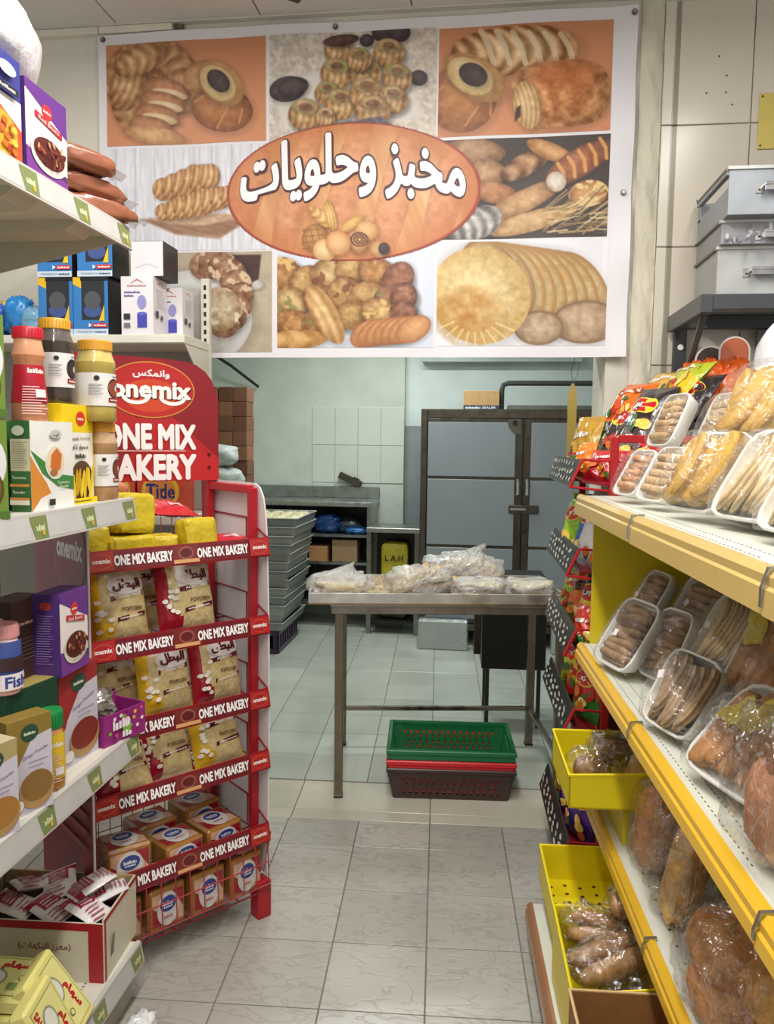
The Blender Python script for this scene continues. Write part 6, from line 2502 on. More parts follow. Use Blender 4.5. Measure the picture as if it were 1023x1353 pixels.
def slab_mesh(key, w, h, th, c0, c1, swirl=False):
    if key in STICK:
        return STICK[key]
    t = MB(c0)

    def fn(u, v):
        a = u * 6.2832
        rr = [(0, 1), (.5, 1), (.8, .98), (.95, .8), (1, .2), (1, -.2), (.95, -.8), (.8, -1), (0, -1)]
        i = v * 8
        p0, p1 = rr[int(min(i, 7))], rr[int(min(i, 7)) + 1]
        f = i - int(min(i, 7))
        r, z = p0[0] + (p1[0] - p0[0]) * f, p0[1] + (p1[1] - p0[1]) * f
        sx = math.copysign(abs(math.cos(a)) ** .7, math.cos(a))
        sy = math.copysign(abs(math.sin(a)) ** .7, math.sin(a))
        return (r * sx * w / 2 * (1 + .05 * math.sin(3 * a + 1)), r * sy * h / 2 * (1 + .06 * math.sin(2 * a)), z * th / 2 + .004 * math.sin(a * 2 + r * 5) * r)
    t.grid(fn, 20, 16, colfn=lambda u, v: (c1 if .42 < v < .58 else ((tuple(x * .86 for x in c0) if swirl and int((v * 8 + u) * 3) % 2 else c0))), closed_u=True)
    me = t.mesh('bread_piece', 'all')
    me.materials.append(CRUMB if swirl else BREAD)
    STICK[key] = me
    return me


TRAYM = {}


def foam_mesh(w, h):
    k = (w, h)
    if k in TRAYM:
        return TRAYM[k]
    t = MB((226, 226, 222))
    n = 32

    def ring(sx, sy, z, r):
        P = []
        for i in range(n):
            a = 2 * math.pi * i / n
            cx_, cy_ = math.cos(a), math.sin(a)
            q = (abs(cx_) ** 6 + abs(cy_) ** 6) ** (1 / 6)
            P.append((cx_ / q * sx / 2, cy_ / q * sy / 2, z))
        return P
    prof = [(1, 1, .036), (1.0, 1.0, .030), (.9, .88, .0), (.02, .02, .0), (.02, .02, .004), (.87, .85, .004), (.945, .935, .032), (.95, .94, .036)]
    R_ = [ring(w * a, h * b, z, 0) for a, b, z in prof]
    V = [p for r_ in R_ for p in r_]
    m_ = len(prof)
    Fs = [(i * n + j, i * n + (j + 1) % n, ((i + 1) % m_) * n + (j + 1) % n, ((i + 1) % m_) * n + j) for i in range(m_) for j in range(n)]
    t.add(V, Fs)
    me = t.mesh('foam_tray', 'all')
    me.materials.append(FOAM)
    TRAYM[k] = me
    return me


def film_mesh(w, h, dome, seed):
    t = MB()
    rg_ = random.Random(seed)
    A = [(rg_.uniform(0, 6.3), rg_.uniform(3, 9), rg_.uniform(3, 9)) for _ in range(4)]

    def fn(u, v):
        x, y = 2 * u - 1, 2 * v - 1
        k = (max(0, 1 - abs(x) ** 3.5) * max(0, 1 - abs(y) ** 3.5)) ** .6
        wv = sum(math.sin(a + b * x + c_ * y) for a, b, c_ in A) / 4
        return (x * w / 2 * .99, y * h / 2 * .99, .033 + k * dome * (1 + .12 * wv) - (.006 if max(abs(x), abs(y)) > .995 else 0))
    t.grid(fn, 20, 20)
    me = t.mesh('cling_film', 'all')
    me.materials.append(CLEAR)
    return me


def bread_tray(label, x, y, z, yaw, lean, w, h, kind, seed=0, sticker=True, roll=0.0, n=None, papers=(), dome=None):
    """x,y,z: middle of the lower edge of the tray"""
    e = face_rot(yaw, lean, roll)
    up = e.to_matrix() @ Vector((0, 1, 0))
    nz = e.to_matrix() @ Vector((0, 0, 1))
    c0 = Vector((x, y, z)) + up * (h / 2 + .002) + Vector((0, 0, .004 + .026 * max(0, math.sin(lean)) * 0))
    o = thing('bread_tray', label, 'bread tray', c0, e, 'wrapped foam trays of bread on the right shelves')
    link('foam_tray', foam_mesh(w, h), o)
    rg_ = random.Random(seed)
    dm = .035
    if kind in ('dark', 'pale', 'carrot'):
        me = stick_mesh(kind)
        m_ = n or int(h * .86 / .0185)
        for lay in range(2):
            for i in range(m_ - lay):
                yy = -h * .42 + (i + .5 + lay * .5) * h * .84 / m_
                q = link('bread_stick', me, o, (rg_.uniform(-.006, .006), yy, .015 + lay * .016), (rg_.uniform(0, 6), 0, rg_.uniform(-.07, .07)))
                q.scale = (w * rg_.uniform(.80, .88), 1, 1)
    elif kind == 'slices':
        me = slab_mesh('sl', .085, .12, .02, (176, 148, 112), (120, 88, 58), True)
        for i in range(6):
            q = link('bread_slice', me, o, ((i - 2.5) * w * .13, rg_.uniform(-.01, .01), .026 + .006 * (i % 2)), (rg_.uniform(-.1, .1), -.6, rg_.uniform(-.1, .1)))
            q.scale = (h * 6.4, h * 7.0, 1.0)
        dm = .05
    elif kind == 'pita':
        me = slab_mesh('pi', .11, .11, .012, (208, 184, 138), (176, 148, 104))
        for i in range(8):
            q = link('flat_bread', me, o, ((i - 3.5) * w * .085, rg_.uniform(-.006, .006), .03), (0, -.62, rg_.uniform(-.2, .2)))
            q.scale = (h * 7.2, h * 7.6, 1.1)
        dm = .05
    elif kind == 'rolls':
        me = slab_mesh('ro', .06, .15, .04, (194, 152, 64), (156, 114, 44))
        for i in range(4):
            q = link('yellow_roll', me, o, ((i - 1.5) * w * .22, rg_.uniform(-.008, .008), .034 + .012 * (i % 2)), (rg_.uniform(-.1, .1), rg_.uniform(-.5, .1), rg_.uniform(-.25, .25)))
            q.scale = (w * 5.2, h * 5.6, 1.1)
        dm = .07
    elif kind == 'brown':
        me = slab_mesh('br', .05, .15, .035, (182, 124, 62), (146, 94, 44))
        for i in range(5):
            q = link('bread_finger', me, o, ((i - 2) * w * .175, rg_.uniform(-.008, .008), .026), (0, rg_.uniform(-.3, .3), rg_.uniform(-.12, .12)))
            q.scale = (w * 4.4, h * 5.6, 1)
        dm = .05
    for px_, py_, rz_, s_ in papers:
        t = MB((228, 204, 40))
        t.grid(lambda u, v: ((u - .5) * .05 * s_, (v - .5) * .085 * s_ * (1 - .5 * abs(u - .5)), .05 + .018 * math.cos((u - .5) * 3) + .003 * math.sin(9 * v)), 8, 10, colfn=lambda u, v: (232, 208, 44) if int(u * 9 + v * 12) % 3 else (214, 190, 36))
        t.build('yellow_paper', mat('yellow_paper', .5, noise=.2, nscale=40), o, smooth='all', loc=(px_, py_, 0), rot=(0, 0, rz_))
        dm = .066
    link('cling_film', film_mesh(w, h, dome or dm, seed), o)
    if sticker:
        t = MB((224, 214, 216))
        t.box((0, 0, 0), (.018, .018, .001))
        t.build('price_sticker', CARD, o, loc=(rg_.uniform(-.02, .02), rg_.uniform(-.02, .02), .036 + (dome or dm) * .98), rot=(0, 0, rg_.uniform(-.6, .6)))
    return o


Z = 1.4645
bread_tray('wrapped tray of carrot-coloured sticks at the far end of the top shelf', .385, 2.13, Z, .28, .51, .13, .135, 'carrot', 1, False)
bread_tray('wrapped tray of pale bread pieces, second from the far end, top shelf', .41, 1.92, Z, .31, .51, .145, .145, 'pale', 2, False)
bread_tray('wrapped tray of golden yellow rolls at the front of the top shelf', .435, 1.665, Z, .31, .48, .19, .18, 'rolls', 3, False)
bread_tray('wrapped tray of grey-brown slices right of the golden rolls, top shelf', .475, 1.465, Z, .34, .56, .20, .19, 'pita', 4, False)
bread_tray('wrapped tray of slices at the right picture edge, top shelf', .48, 1.25, Z, .31, .56, .18, .18, 'pita', 5, False)
Z = 1.5955
bread_tray('wrapped tray of pale sticks standing above the top shelf, farthest', .49, 2.23, Z, .22, .41, .15, .155, 'pale', 6)
bread_tray('wrapped tray of pale sticks half hidden behind another in the upper row', .585, 2.11, Z, .22, .41, .13, .15, 'pale', 7, False)
bread_tray('large wrapped tray of yellow rolls standing highest above the top shelf', .555, 1.755, Z, .34, .56, .22, .21, 'rolls', 8, False)
bread_tray('wrapped tray of brown bread behind the highest yellow rolls', .66, 1.60, Z, .31, .46, .2, .19, 'pita', 9, False)
Z = 1.0085
bread_tray('wrapped tray of dark bread sticks with bright film, front of the middle shelf', .36, 2.115, Z, .34, .56, .18, .20, 'dark', 11)
bread_tray('narrow wrapped tray of dark sticks right of the front stick tray', .455, 2.03, Z, .46, .46, .12, .19, 'dark', 12, False)
bread_tray('wrapped tray of brown bread slices with a sticker, middle shelf', .40, 1.655, Z, .37, .51, .17, .175, 'slices', 13)
bread_tray('wrapped tray of bread fingers with yellow papers at the middle shelf edge', .425, 1.37, Z, .34, .81, .23, .21, 'brown', 14, False, papers=((-.01, .035, -.5, 1.0), (-.055, .03, -.6, .9)))
Z = 1.0905
bread_tray('wrapped tray of dark sticks at the back by the yellow end panel', .47, 2.32, Z, .25, .51, .14, .16, 'dark', 15)
bread_tray('wrapped tray of dark sticks at the back, right of the end panel tray', .56, 2.15, Z, .31, .46, .18, .17, 'dark', 16)
bread_tray('wrapped tray of dark sticks at the back right, under the top shelf', .66, 2.02, Z, .31, .41, .18, .18, 'dark', 17, False)
bread_tray('wrapped tray of pale flat breads fanned out in the middle shelf', .565, 1.93, Z - .02, .37, .56, .18, .19, 'pita', 18)
bread_tray('wrapped tray of brown bread with a large yellow paper, middle shelf', .55, 1.62, Z - .02, .37, .51, .19, .22, 'brown', 19, False, papers=((-.05, .05, .3, 1.0), (.04, .07, -.5, .8)))


# ---------------------------------------------------------------- bagged loaves
def loaf_bag(label, x, y, z, rot, loaves, bag, seed, knot=0.03, kd=(0, 0), group='bagged loaves on the right shelves', film=None, name='loaf_bag'):
    """loaves: (w,d,h, offset, rot, colour light, colour dark)"""
    o = thing(name, label, 'bread', (x, y, z), rot, group)
    for i, (sz, off, r_, c0, c1) in enumerate(loaves):
        t = MB(c0)
        m_ = Euler(r_).to_matrix()
        add_lump(t, *sz, seed=seed * 3 + i, amp=.06, pw=2.5, nu=24, nv=16, off=off, m=m_, colfn=lambda u, v: (lambda k: tuple(a_ * k + b_ * (1 - k) for a_, b_ in zip(c0, c1)))(math.exp(-((u - .56) / .12) ** 2) * (1 - .3 * v)))
        t.build('loaf', BREAD, o, smooth='all')
    t = MB()
    add_lump(t, *bag, seed=seed + 5, amp=.14, pw=2.7, nu=40, nv=26, knot=knot, kdir=kd, fr=6)
    t.build('plastic_bag', film or CLEARB, o, smooth='all')
    return o


Z = .5005
loaf_bag('bagged brown loaf at the far end of the third shelf', .45, 2.33, Z, (0, .1, .3), [((.10, .14, .215), (0, 0, .004), (0, 0, 0), (232, 186, 118), (198, 136, 70))], (.125, .165, .24), 1, .02)
loaf_bag('bagged reddish brown loaf, second on the third shelf', .455, 2.06, Z, (0, .12, .3), [((.095, .14, .22), (0, 0, .004), (0, 0, 0), (216, 150, 88), (186, 116, 62))], (.115, .165, .245), 2, .02)
loaf_bag('bag of two long light loaves standing on end, third shelf', .475, 1.865, Z, (.1, .16, .3), [((.085, .09, .255), (-.03, -.04, .004), (0, 0, 0), (240, 200, 128), (204, 144, 74)), ((.085, .09, .245), (.035, .045, .004), (0, .1, 0), (230, 182, 108), (188, 128, 64))], (.165, .205, .28), 3, .02)
loaf_bag('round brown loaf in the shadow behind, third shelf', .66, 1.80, Z, (0, 0, .2), [((.15, .17, .17), (0, 0, .002), (0, 0, 0), (190, 138, 84), (164, 112, 66))], (.18, .20, .19), 4, 0)
loaf_bag('big bag of round brown buns at the bottom right corner', .515, 1.50, Z, (0, 0, .2), [((.15, .17, .12), (-.02, .03, .085), (.1, .1, 0), (224, 162, 92), (196, 124, 60)), ((.18, .20, .11), (.0, .0, .002), (0, 0, 0), (214, 150, 84), (186, 114, 56)), ((.13, .15, .11), (.03, -.075, .075), (.2, -.2, .3), (234, 184, 112), (204, 138, 70))], (.22, .26, .215), 5, .03, (1.5, 0))
loaf_bag('bag of pinkish brown buns at the right edge, middle shelf', .465, 1.15, 1.009, (0, .1, .4), [((.16, .16, .17), (0, 0, .002), (0, 0, 0), (200, 144, 106), (176, 118, 84)), ((.13, .13, .12), (-.02, -.01, .09), (0, .3, 0), (192, 134, 98), (166, 108, 78))], (.21, .21, .235), 6, .03, (-2, -1))
t = MB((224, 222, 230))
add_lump(t, .20, .24, .35, seed=9, amp=.10, fr=4, nu=30, nv=20)
tag(t.build('white_bag', FOIL, None, smooth='all', loc=(.785, 2.10, 1.596), rot=(0, 0, .3)), 'white plastic bag standing behind the yellow rolls, right edge', 'bag')


# ---------------------------------------------------------------- yellow bins
def bin_(name, label, x, y, z, rz, w, l, h, col, low=0.0, holes=False, rx=0.0, m=None, rim=None):
    """open bin: w across (x), l along the aisle (y); aisle wall lowered by low"""
    o = thing(name, label, 'bin', (x, y, z), (rx, 0, rz), 'plastic bins under the right shelves')
    th = .004
    m = m or PLAS
    t = MB(col)
    t.bb((0, 0, 0), (w, l, th))
    if holes:
        pass
    fl = t.build('bin_floor', m, o)
    if holes:
        t = MB((40, 34, 10))
        for i in range(6):
            for j in range(5):
                t.lathe([(.006, 0), (.006, .0008)], 8, c=(.03 + j * (w - .06) / 4, .05 + i * (l - .1) / 5 + (j % 2) * .012, th + .0002))
        t.build('floor_holes', m, fl)['kind'] = 'stuff'
    hl = h - low
    for nm, pts, ax, a, b in (('aisle_wall', [(0, 0), (l, 0), (l, h), (0, hl)], 0, 0, th), ('shelf_wall', [(0, 0), (l, 0), (l, h), (0, h)], 0, w - th, w), ('near_wall', [(0, 0), (w, 0), (w, h), (0, hl)], 1, 0, th), ('far_wall', [(0, 0), (w, 0), (w, h), (0, h)], 1, l - th, l)):
        t = MB(col)
        t.prism(pts, ax, a, b)
        t.build(nm, m, o)
    t = MB(rim or tuple(min(255, c_ * 1.06 + 6) for c_ in col))
    t.tube([(0, 0, hl), (w, 0, h), (w, l, h), (0, l, h)], .0045, 6, closed=True)
    t.build('rim', m, o)
    return o


BY_ = (224, 204, 20)
b1 = bin_('yellow_bin', 'yellow plastic bin with bagged bread under the middle shelf end', .248, 2.12, .625, RT, .25, .31, .105, BY_, .012)
t = MB((206, 188, 20))
t.bb((.16, .05, -.124), (.20, .27, 0))
t.build('support', PLAS, b1)
b2 = bin_('yellow_bin', 'empty yellow plastic bin with a perforated floor on the base shelf', .222, 2.125, .225, RT, .24, .33, .115, BY_, .02, True)
t = MB((206, 188, 20))
t.bb((.02, .02, -.0935), (.22, .31, 0))
t.build('support', PLAS, b2)
bin_('yellow_bin', 'yellow plastic bin full of bagged rolls on the base shelf', .235, 1.80, .131, RT, .24, .315, .215, BY_, .03)
bin_('brown_bin', 'brown cardboard bin at the bottom edge beside the yellow bin', .245, 1.465, .131, RT, .24, .325, .205, (150, 104, 56), .0, m=BROWN, rim=(222, 190, 140))
GB = 'bagged rolls in the yellow bins'
TAN, TN2 = (206, 158, 96), (170, 120, 66)
loaf_bag('bag of crumbly brown toast at the near end of the upper yellow bin', .31, 2.235, .632, (0, .3, .3), [((.11, .09, .07), (0, 0, .02), (0, 0, .2), (158, 120, 78), (120, 84, 50))], (.16, .12, .115), 11, .05, (-.8, 0), GB)
loaf_bag('bag of dark toast at the far end of the upper yellow bin', .40, 2.35, .632, (0, .1, .1), [((.12, .11, .08), (0, 0, .03), (0, 0, .1), (150, 104, 56), (110, 74, 40))], (.16, .15, .125), 12, 0, (0, 0), GB)
loaf_bag('bag of bread rolls lying at the far end of the lower yellow bin', .33, 2.08, .27, (0, .1, -.1), [((.17, .05, .045), (0, -.03, .01), (0, 0, .1), TAN, TN2), ((.16, .05, .045), (0, .03, .02), (0, 0, -.1), TAN, TN2)], (.21, .14, .085), 13, .03, (-2, 0), GB)
loaf_bag('bag of two long rolls lying across the lower yellow bin', .36, 1.965, .275, (0, -.2, .35), [((.22, .055, .05), (0, -.03, .01), (0, 0, .05), (200, 158, 104), (164, 120, 74)), ((.22, .055, .05), (0, .03, .014), (0, 0, 0), (194, 150, 98), (158, 114, 70))], (.25, .14, .085), 14, .0, (0, 0), GB)
loaf_bag('dark bag of rolls at the near end of the lower yellow bin', .40, 1.90, .20, (0, 0, .2), [((.15, .06, .06), (0, 0, .01), (0, 0, 0), (120, 90, 60), (96, 70, 44))], (.18, .11, .10), 15, .0, (0, 0), GB)
loaf_bag('small knotted bag of rolls standing at the back of the lower yellow bin', .40, 2.10, .33, (0, 0, 0), [((.07, .07, .06), (0, 0, .01), (0, 0, 0), TAN, TN2)], (.10, .10, .085), 16, .03, (0, 0), GB)

# ================================================================== SNACK RACK
SK = thing('snack_rack', 'red and black wire snack rack behind the end of the bread shelves', 'rack', (.30, 2.50, 0), (0, 0, .03))
KR = (176, 24, 34)
for x, y in ((.095, -.0), (.095, .62), (.38, .0), (.38, .62)):
    t = MB(KR)
    t.box((x, y, .83), (.024, .024, 1.62), ch=.002)
    t.build('post', PAINT, SK)
t = MB(KR)
t.box((.237, 0, 1.635), (.26, .024, .024), ch=.002)
t.build('cross_bar', PAINT, SK)
t = MB((40, 34, 34))
t.bb((.385, 0, .1), (.39, .62, 1.6))
t.build('back_panel', PAINT, SK)
TIERS = (1.535, 1.255, 1.0, .74, .30)
for k, z in enumerate(TIERS):
    t = MB((120, 26, 34))
    t.prism([(.0, z - .03), (.36, z - .09), (.36, z - .096), (.0, z - .036)], 1, .0, .62)
    tr_ = t.build('tier_tray', PAINT, SK)
    # tilted chalk board front
    t = MB((36, 36, 36))
    up = Vector((-.035, 0, .085)) if k else Vector((-.06, 0, .05))
    nr = Vector((-up.z, 0, up.x))
    if nr.z < 0:
        nr = -nr
    nr = Vector((-.085, 0, -.035)).normalized() if k else Vector((-.05, 0, -.06)).normalized()
    # board faces the aisle and slightly upward
    up = Vector((.03, 0, .085))
    nr = Vector((-.085, 0, .03)).normalized()
    o0 = Vector((-.035, 0, z - .05))
    t.prism([(o0.x, o0.z), (o0.x + up.x, o0.z + up.z), (o0.x + up.x + .006, o0.z + up.z), (o0.x + .006, o0.z)], 1, 0, .62)
    a = Art(t, face_fn(o0 + Vector((0, .62, 0)), (0, -1, 0), up.normalized(), nr), .0005)
    rg = random.Random(k)
    for r_ in range(3):
        for c_ in range(8):
            x0 = .02 + c_ * .074 + rg.uniform(0, .015)
            a.ell(x0 + .02, .02 + r_ * .025 + rg.uniform(-.004, .004), rg.uniform(.012, .026), rg.uniform(.004, .008), (190, 186, 178), 8, rot=rg.uniform(-.3, .3))
    t.build('chalk_board', PAINT, tr_, fixn=False)
    t = MB(KR)
    t.tube([(-.038, -.002, z - .05), (.0, -.002, z + .035)], .005, 6)
    t.tube([(-.038, -.002, z - .05), (.36, -.002, z - .09)], .004, 6)
    t.tube([(.0, -.002, z + .035), (.30, -.002, z + .02)], .004, 6)
    t.build('end_rail', PAINT, tr_)


def chip_bag(label, x, y, z, yaw, lean, base, second, seed, w=.15, h=.21, text='Lay\u2019s', logo=(206, 34, 44), band=None, roll=0.0):
    e = face_rot(yaw, lean, roll)
    up = e.to_matrix() @ Vector((0, 1, 0))
    o = thing('snack_bag', label, 'snack bag', Vector((x, y, z)) + up * h * .5, e, 'snack bags on the red rack')
    t = MB(base)
    rg_ = random.Random(seed)

    def cf(u, v, sd):
        if v > .955 or v < .045:
            return tuple(min(255, c_ * .9 + 20) for c_ in base)
        if v < .36 + .12 * math.sin(u * 5 + seed):
            return second
        if band and .44 < v + .15 * (u - .5) < .54:
            return band
        return base
    s_ = add_pouch(t, w, h, .06, cf, seed, 16, 20, .14)
    a = pouch_art(t, s_, .0015)
    if logo:
        a.ell(0, h * .17, w * .36, h * .13, (240, 214, 60) if base != (240, 214, 60) else (250, 250, 240), 18)
        a.ell(0, h * .17, w * .32, h * .11, logo, 18)
        a.text(text, 0, h * .17, h * .10, (250, 246, 240), w=w * .46, bold=.05, rot=.15) if text != 'DORI' else a.scrib(0, h * .17, w * .46, h * .09, (250, 246, 240), 4, .15, seed)
    else:
        if text == 'CHEETOS':
            a.text(text, 0, h * .16, h * .14, (40, 34, 34), w=w * .7, bold=.06, rot=.2)
        else:
            a.poly([(-w * .34, h * .06), (w * .36, h * .14), (w * .34, h * .27), (-w * .36, h * .19)], tuple(min(255, c_ * .7) for c_ in base))
            a.scrib(0, h * .165, w * .58, h * .10, (246, 240, 236), 5, .12, seed)
    for i in range(7):
        a.ell(rg_.uniform(-.36, .36) * w, rg_.uniform(-.38, -.05) * h, w * rg_.uniform(.08, .15), h * rg_.uniform(.05, .08), rg_.choice(((232, 190, 80), (206, 110, 40), (240, 214, 120), (60, 110, 50), (190, 40, 36))), 10, rot=rg_.uniform(0, 3))
    t.build('bag', FOIL, o, smooth='all', fixn=False)


LIME, ORG, BLK, REDC, YLW, SIL, PUR, GRN = (150, 196, 40), (226, 110, 30), (44, 36, 40), (190, 26, 40), (222, 186, 40), (206, 204, 206), (84, 44, 140), (36, 120, 70)
# top tier heap
zt = 1.50
chip_bag('gold and red snack bag at the left end of the rack\'s top tier', .34, 3.02, zt, .5, .3, (196, 150, 50), (176, 40, 44), 1, .17, .23, 'Chips', None)
chip_bag('green and white snack bag behind the gold one, top tier', .40, 2.98, zt + .02, .5, .45, GRN, (214, 210, 190), 2, .16, .24, 'Corn', None)
chip_bag('black snack bag with red print, left of the top tier', .42, 2.84, zt + .04, .55, .55, BLK, (60, 48, 50), 3, .18, .28, 'DORI', REDC)
chip_bag('black snack bag with red print in the middle of the top tier', .46, 2.74, zt + .08, .55, .6, BLK, (70, 56, 58), 4, .18, .28, 'DORI', REDC)
chip_bag('grey and black snack bag edge-on in the top tier', .44, 2.66, zt + .0, .9, .65, (92, 86, 84), BLK, 5, .14, .24, 'XL', None)
chip_bag('red and black snack bag nearest the red post, top tier', .46, 2.585, zt + .01, .4, .7, REDC, BLK, 6, .16, .22, 'HOT', None)
chip_bag('orange snack bag lying over the black ones, top tier', .47, 2.92, zt + .20, .6, .7, ORG, (206, 80, 30), 7, .16, .18, 'Puff', None)
chip_bag('small orange snack bag at the front of the top tier', .335, 2.76, zt + .005, .4, .2, (236, 130, 30), (226, 96, 24), 8, .10, .12, 'Puff', None)
chip_bag('yellow and red snack bag along the top of the heap', .55, 2.90, zt + .24, .5, .8, (214, 170, 60), (190, 50, 50), 9, .20, .2, 'Corn', None)
chip_bag('lime and yellow snack bag at the top right of the heap', .62, 2.80, zt + .28, .4, .8, (176, 184, 50), YLW, 10, .16, .17, 'Lime', None)
chip_bag('dark snack bag behind on the right of the heap', .60, 2.72, zt + .16, .5, .7, BLK, (56, 44, 50), 11, .17, .25, 'DORI', REDC)
chip_bag('crumpled red snack bag inside the rack\'s top tier tray', .37, 2.60, zt - .01, .9, .6, REDC, (150, 20, 30), 12, .14, .13, 'HOT', None)
chip_bag('grey snack bag at the near end of the top tier tray', .47, 2.555, zt - .02, .7, .9, (112, 104, 102), (84, 78, 78), 13, .14, .16, 'XL', None)
# tier 2
chip_bag('lime green snack bag at the left of the second tier', .31, 2.86, 1.215, .45, .2, LIME, (206, 210, 60), 14, .13, .23)
chip_bag('silver white snack bag nearest the post, second tier', .345, 2.62, 1.195, .5, .3, SIL, (190, 190, 194), 15, .19, .28, 'max', None)
chip_bag('blue snack bag behind the silver one, second tier', .345, 2.76, 1.21, .5, .25, (44, 110, 190), (30, 80, 150), 16, .13, .24)
# tier 3
chip_bag('lime snack bag with a red roundel at the left of the third tier', .325, 2.92, .965, .5, .2, LIME, (190, 200, 50), 17, .14, .23)
chip_bag('orange snack bag with black lettering in the third tier', .335, 2.77, .96, .5, .2, ORG, (214, 80, 30), 18, .15, .25, 'CHEETOS', None)
chip_bag('black and yellow snack bag in the third tier', .345, 2.64, .955, .5, .25, (40, 60, 40), (60, 110, 50), 19, .15, .25, band=(226, 190, 50))
chip_bag('red snack bag low in the third tier, nearest the post', .335, 2.57, .955, .6, .15, (206, 60, 40), (60, 120, 50), 20, .12, .14, 'HOT', None)
# tier 4
chip_bag('lime and yellow snack bag at the left of the fourth tier', .33, 2.88, .70, .5, .2, (196, 206, 50), LIME, 21, .14, .23)
chip_bag('yellow and black snack bag in the middle of the fourth tier', .34, 2.74, .70, .5, .2, YLW, (40, 40, 40), 22, .15, .24, band=(190, 30, 40))
chip_bag('red and green snack bag nearest the post, fourth tier', .345, 2.61, .695, .5, .2, (206, 50, 40), (50, 120, 50), 23, .15, .22)
# tier 5
chip_bag('purple snack bag in the lowest tier', .345, 2.66, .265, .5, .2, PUR, (60, 30, 110), 24, .16, .2)
chip_bag('second purple snack bag farther back in the lowest tier', .335, 2.82, .265, .5, .2, PUR, (70, 36, 120), 25, .15, .2)
chip_bag('yellow snack bag at the far end of the lowest tier', .33, 2.97, .265, .5, .2, YLW, (206, 150, 40), 26, .15, .2)

# orange bags hung on round-topped cards behind the trays
for i, (x, y, z0, hh, cc_, lab) in enumerate(((.785, 2.95, 1.70, .27, (66, 46, 40), 'orange snack pack with a dark round-topped header card'), (.86, 2.93, 1.70, .30, (200, 106, 74), 'orange snack pack with a tall salmon round-topped header card'))):
    o = thing('carded_pack', lab, 'snack pack', (x, y, z0), (0, 0, -.1), 'carded orange packs behind the trays')
    t = MB((226, 222, 214))
    w2 = .052
    pts = [(-w2, 0), (w2, 0), (w2, hh - w2)] + [(w2 * math.cos(q), hh - w2 + w2 * math.sin(q)) for q in [math.pi * j / 12 for j in range(1, 12)]] + [(-w2, hh - w2)]
    t.prism(pts, 1, 0, .005)
    a = Art(t, face_fn((0, -.0004, 0), (1, 0, 0), (0, 0, 1), (0, -1, 0)), .0005)
    w3 = w2 - .006
    pts = [(-w3, 0), (w3, 0), (w3, hh - w2)] + [(w3 * math.cos(q), hh - w2 + w3 * math.sin(q)) for q in [math.pi * j / 12 for j in range(1, 12)]] + [(-w3, hh - w2)]
    a.poly(pts, cc_)
    a.ell(0, hh - .1, .026, .034, (176, 140, 84) if i == 0 else (190, 90, 60), 14)
    t.build('header_card', CARD, o)
    t = MB((226, 96, 30))
    add_lump(t, .12, .07, .21, seed=i + 40, amp=.22, fr=6, nu=28, nv=18, colfn=lambda u, v: (230, 98, 30) if v > .4 else (206, 150, 60), off=(0, -.045, 0))
    t.build('pack', FOIL, o, smooth='all')
o = thing('carded_pack', 'orange snack pack without a visible card, left of the carded ones', 'snack pack', (.72, 2.90, 1.70), (0, 0, -.1), 'carded orange packs behind the trays')
t = MB((226, 96, 30))
add_lump(t, .11, .08, .2, seed=55, amp=.22, fr=6, nu=28, nv=18, colfn=lambda u, v: (222, 92, 34) if v > .45 else (60, 50, 50))
t.build('pack', FOIL, o, smooth='all')
o = thing('side_table', 'plain dark table behind the shelves carrying the orange packs', 'table', (.885, 2.92, 0))
t = MB((60, 54, 50))
t.box((0, 0, 1.683), (.34, .24, .03))
t.build('table_top', PAINT, o)
for x in (-.15, .15):
    for y in (-.1, .1):
        t = MB((60, 54, 50))
        t.box((x, y, .834), (.03, .03, 1.668))
        t.build('leg', PAINT, o)

# ================================================================== STEEL RACK WITH DRAWERS, UPPER RIGHT
fr2 = thing('steel_rack', 'dark grey steel frame against the tiled wall carrying metal tray boxes', 'rack', (.70, 3.17, 0))
DG = (74, 76, 80)
t = MB(DG)
t.bb((-.02, -.47, 2.045), (.02, -.0, 2.105), ch=.003)
t.build('side_beam', PAINT, fr2)
t = MB(DG)
t.bb((.02, -.47, 2.055), (1.0, -.43, 2.105), ch=.003)
t.build('front_beam', PAINT, fr2)
t = MB(DG)
t.bb((.02, -.04, 2.055), (1.0, -.0, 2.105), ch=.003)
t.build('rear_beam', PAINT, fr2)
t = MB((58, 60, 64))
t.bb((.0, -.04, 0), (.045, -.005, 2.055), ch=.003)
t.tube([(.022, -.041, 1.985), (.022, -.046, 1.985)], .011, 12, (226, 226, 222))
t.build('post', PAINT, fr2)
t = MB((58, 60, 64))
t.bb((.95, -.04, 0), (1.0, -.005, 2.055), ch=.003)
t.build('post', PAINT, fr2)
t = MB((66, 68, 72))
t.tube([(.01, -.40, 2.05), (.012, -.05, 1.74)], .011, 6)
t.build('brace', PAINT, fr2)
t = MB((110, 110, 108))
t.bb((.3, -.03, 1.98), (.8, -.01, 2.05))
t.build('rear_plate', PAINT, fr2)


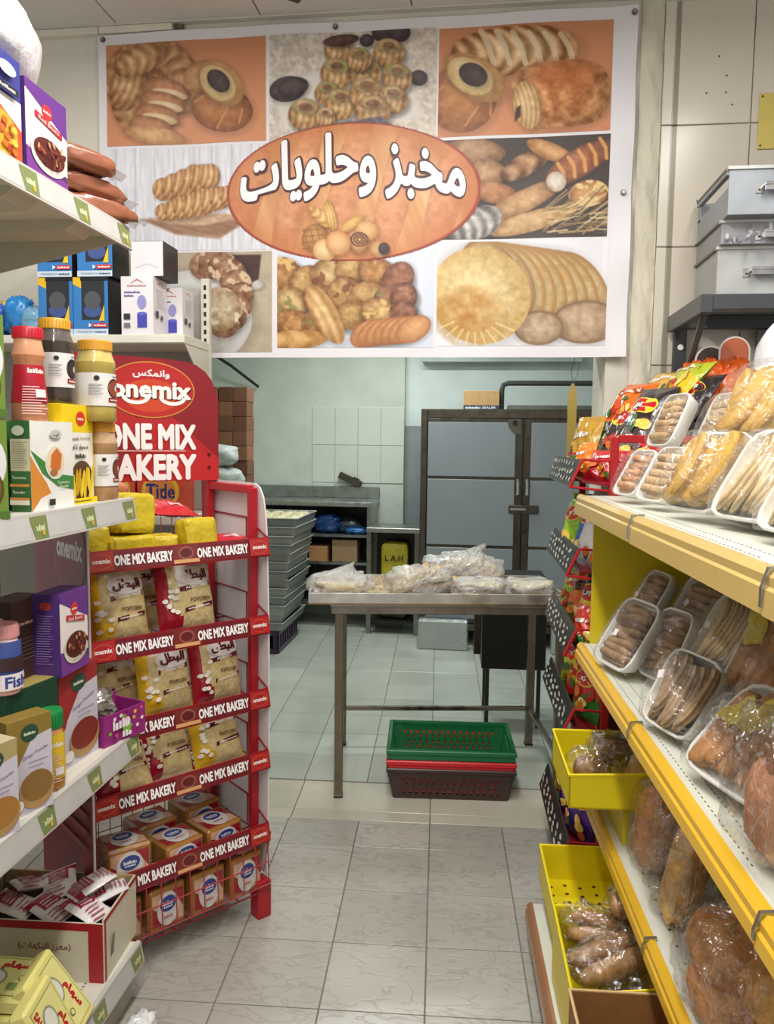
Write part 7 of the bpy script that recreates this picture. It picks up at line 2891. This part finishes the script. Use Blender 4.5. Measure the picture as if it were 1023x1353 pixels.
def drawer(label, x, y0, y1, z0, z1, w, col, front, hz, open_side=False, lip=True):
    o = thing('metal_tray_box', label, 'tray', (x, y0, z0), (0, 0, 0), 'stacked metal tray boxes on the wall rack')
    d_, h_ = y1 - y0, z1 - z0
    t = MB(col)
    t.bb((0, 0, 0), (w, .006, h_), col, ch=.001)
    if front:
        a = Art(t, face_fn((0, -.0003, 0), (1, 0, 0), (0, 0, 1), (0, -1, 0)), .0004)
        front(a, w, h_)
    t.build('front_panel', DULL, o)
    t = MB(tuple(c_ * .9 for c_ in col))
    if open_side:
        t.prism([(.006, 0), (d_, 0), (d_, h_ * .55), (.006, h_ * .62)], 0, 0, .004)
        t.prism([(d_ - .03, h_ * .5), (d_, h_ * .5), (d_, h_), (d_ - .03, h_)], 0, 0, .004)
        t.prism([(.006, h_ * .9), (d_, h_ * .9), (d_, h_), (.006, h_)], 0, -.006, .01)
    else:
        t.bb((0, .006, 0), (.004, d_, h_))
    t.build('side_panel', DULL, o)
    t = MB(tuple(c_ * .8 for c_ in col))
    t.bb((w - .004, .006, 0), (w, d_, h_))
    t.bb((.004, d_ - .004, 0), (w - .004, d_, h_))
    t.bb((.004, .006, 0), (w - .004, d_ - .004, .004))
    t.build('shell', DULL, o)
    if lip:
        t = MB((222, 222, 218))
        t.bb((-.006, -.006, h_), (w, .012, h_ + .010))
        t.bb((-.008, .012, h_), (.006, d_, h_ + .008), (120, 118, 108))
        t.build('rim', DULL, o)
    if hz:
        hx, hy, hw = hz
        t = MB((206, 206, 206))
        t.bb((hx, -.03, hy), (hx + hw, -.003, hy + .010), ch=.002)
        t.bb((hx, -.03, hy - .016), (hx + hw, -.026, hy), ch=.001)
        for q in (hx - .022, hx + hw - .002):
            t.bb((q, -.004, hy - .018), (q + .024, -.0005, hy + .010), (214, 214, 212))
            t.tube([(q + .012, -.004, hy - .008), (q + .012, -.0055, hy - .008)], .003, 8, (40, 40, 40))
        t.build('handle', STEEL, o)
    return o


def speck(a, w, h):
    rg_ = random.Random(4)
    for i in range(60):
        a.ell(rg_.uniform(.02, .98) * w, rg_.uniform(.05, .95) * h, rg_.uniform(.004, .014), rg_.uniform(.003, .009), rg_.choice(((196, 196, 202), (150, 150, 160), (120, 120, 130), (210, 210, 214))), 7, rot=rg_.uniform(0, 3))


drawer('plain light grey metal tray box with a handle, lowest of three', .775, 2.88, 3.17, 2.1055, 2.285, .55, (196, 198, 198), None, (.105, .105, .09))
drawer('speckled metal tray box between the two plain ones', .775, 2.85, 3.17, 2.296, 2.365, .55, (176, 176, 180), speck, (.13, .03, .06))
drawer('plain blue-grey metal tray box with open side, topmost of three', .775, 2.79, 3.17, 2.376, 2.52, .55, (178, 184, 192), None, (.105, .085, .12), True)
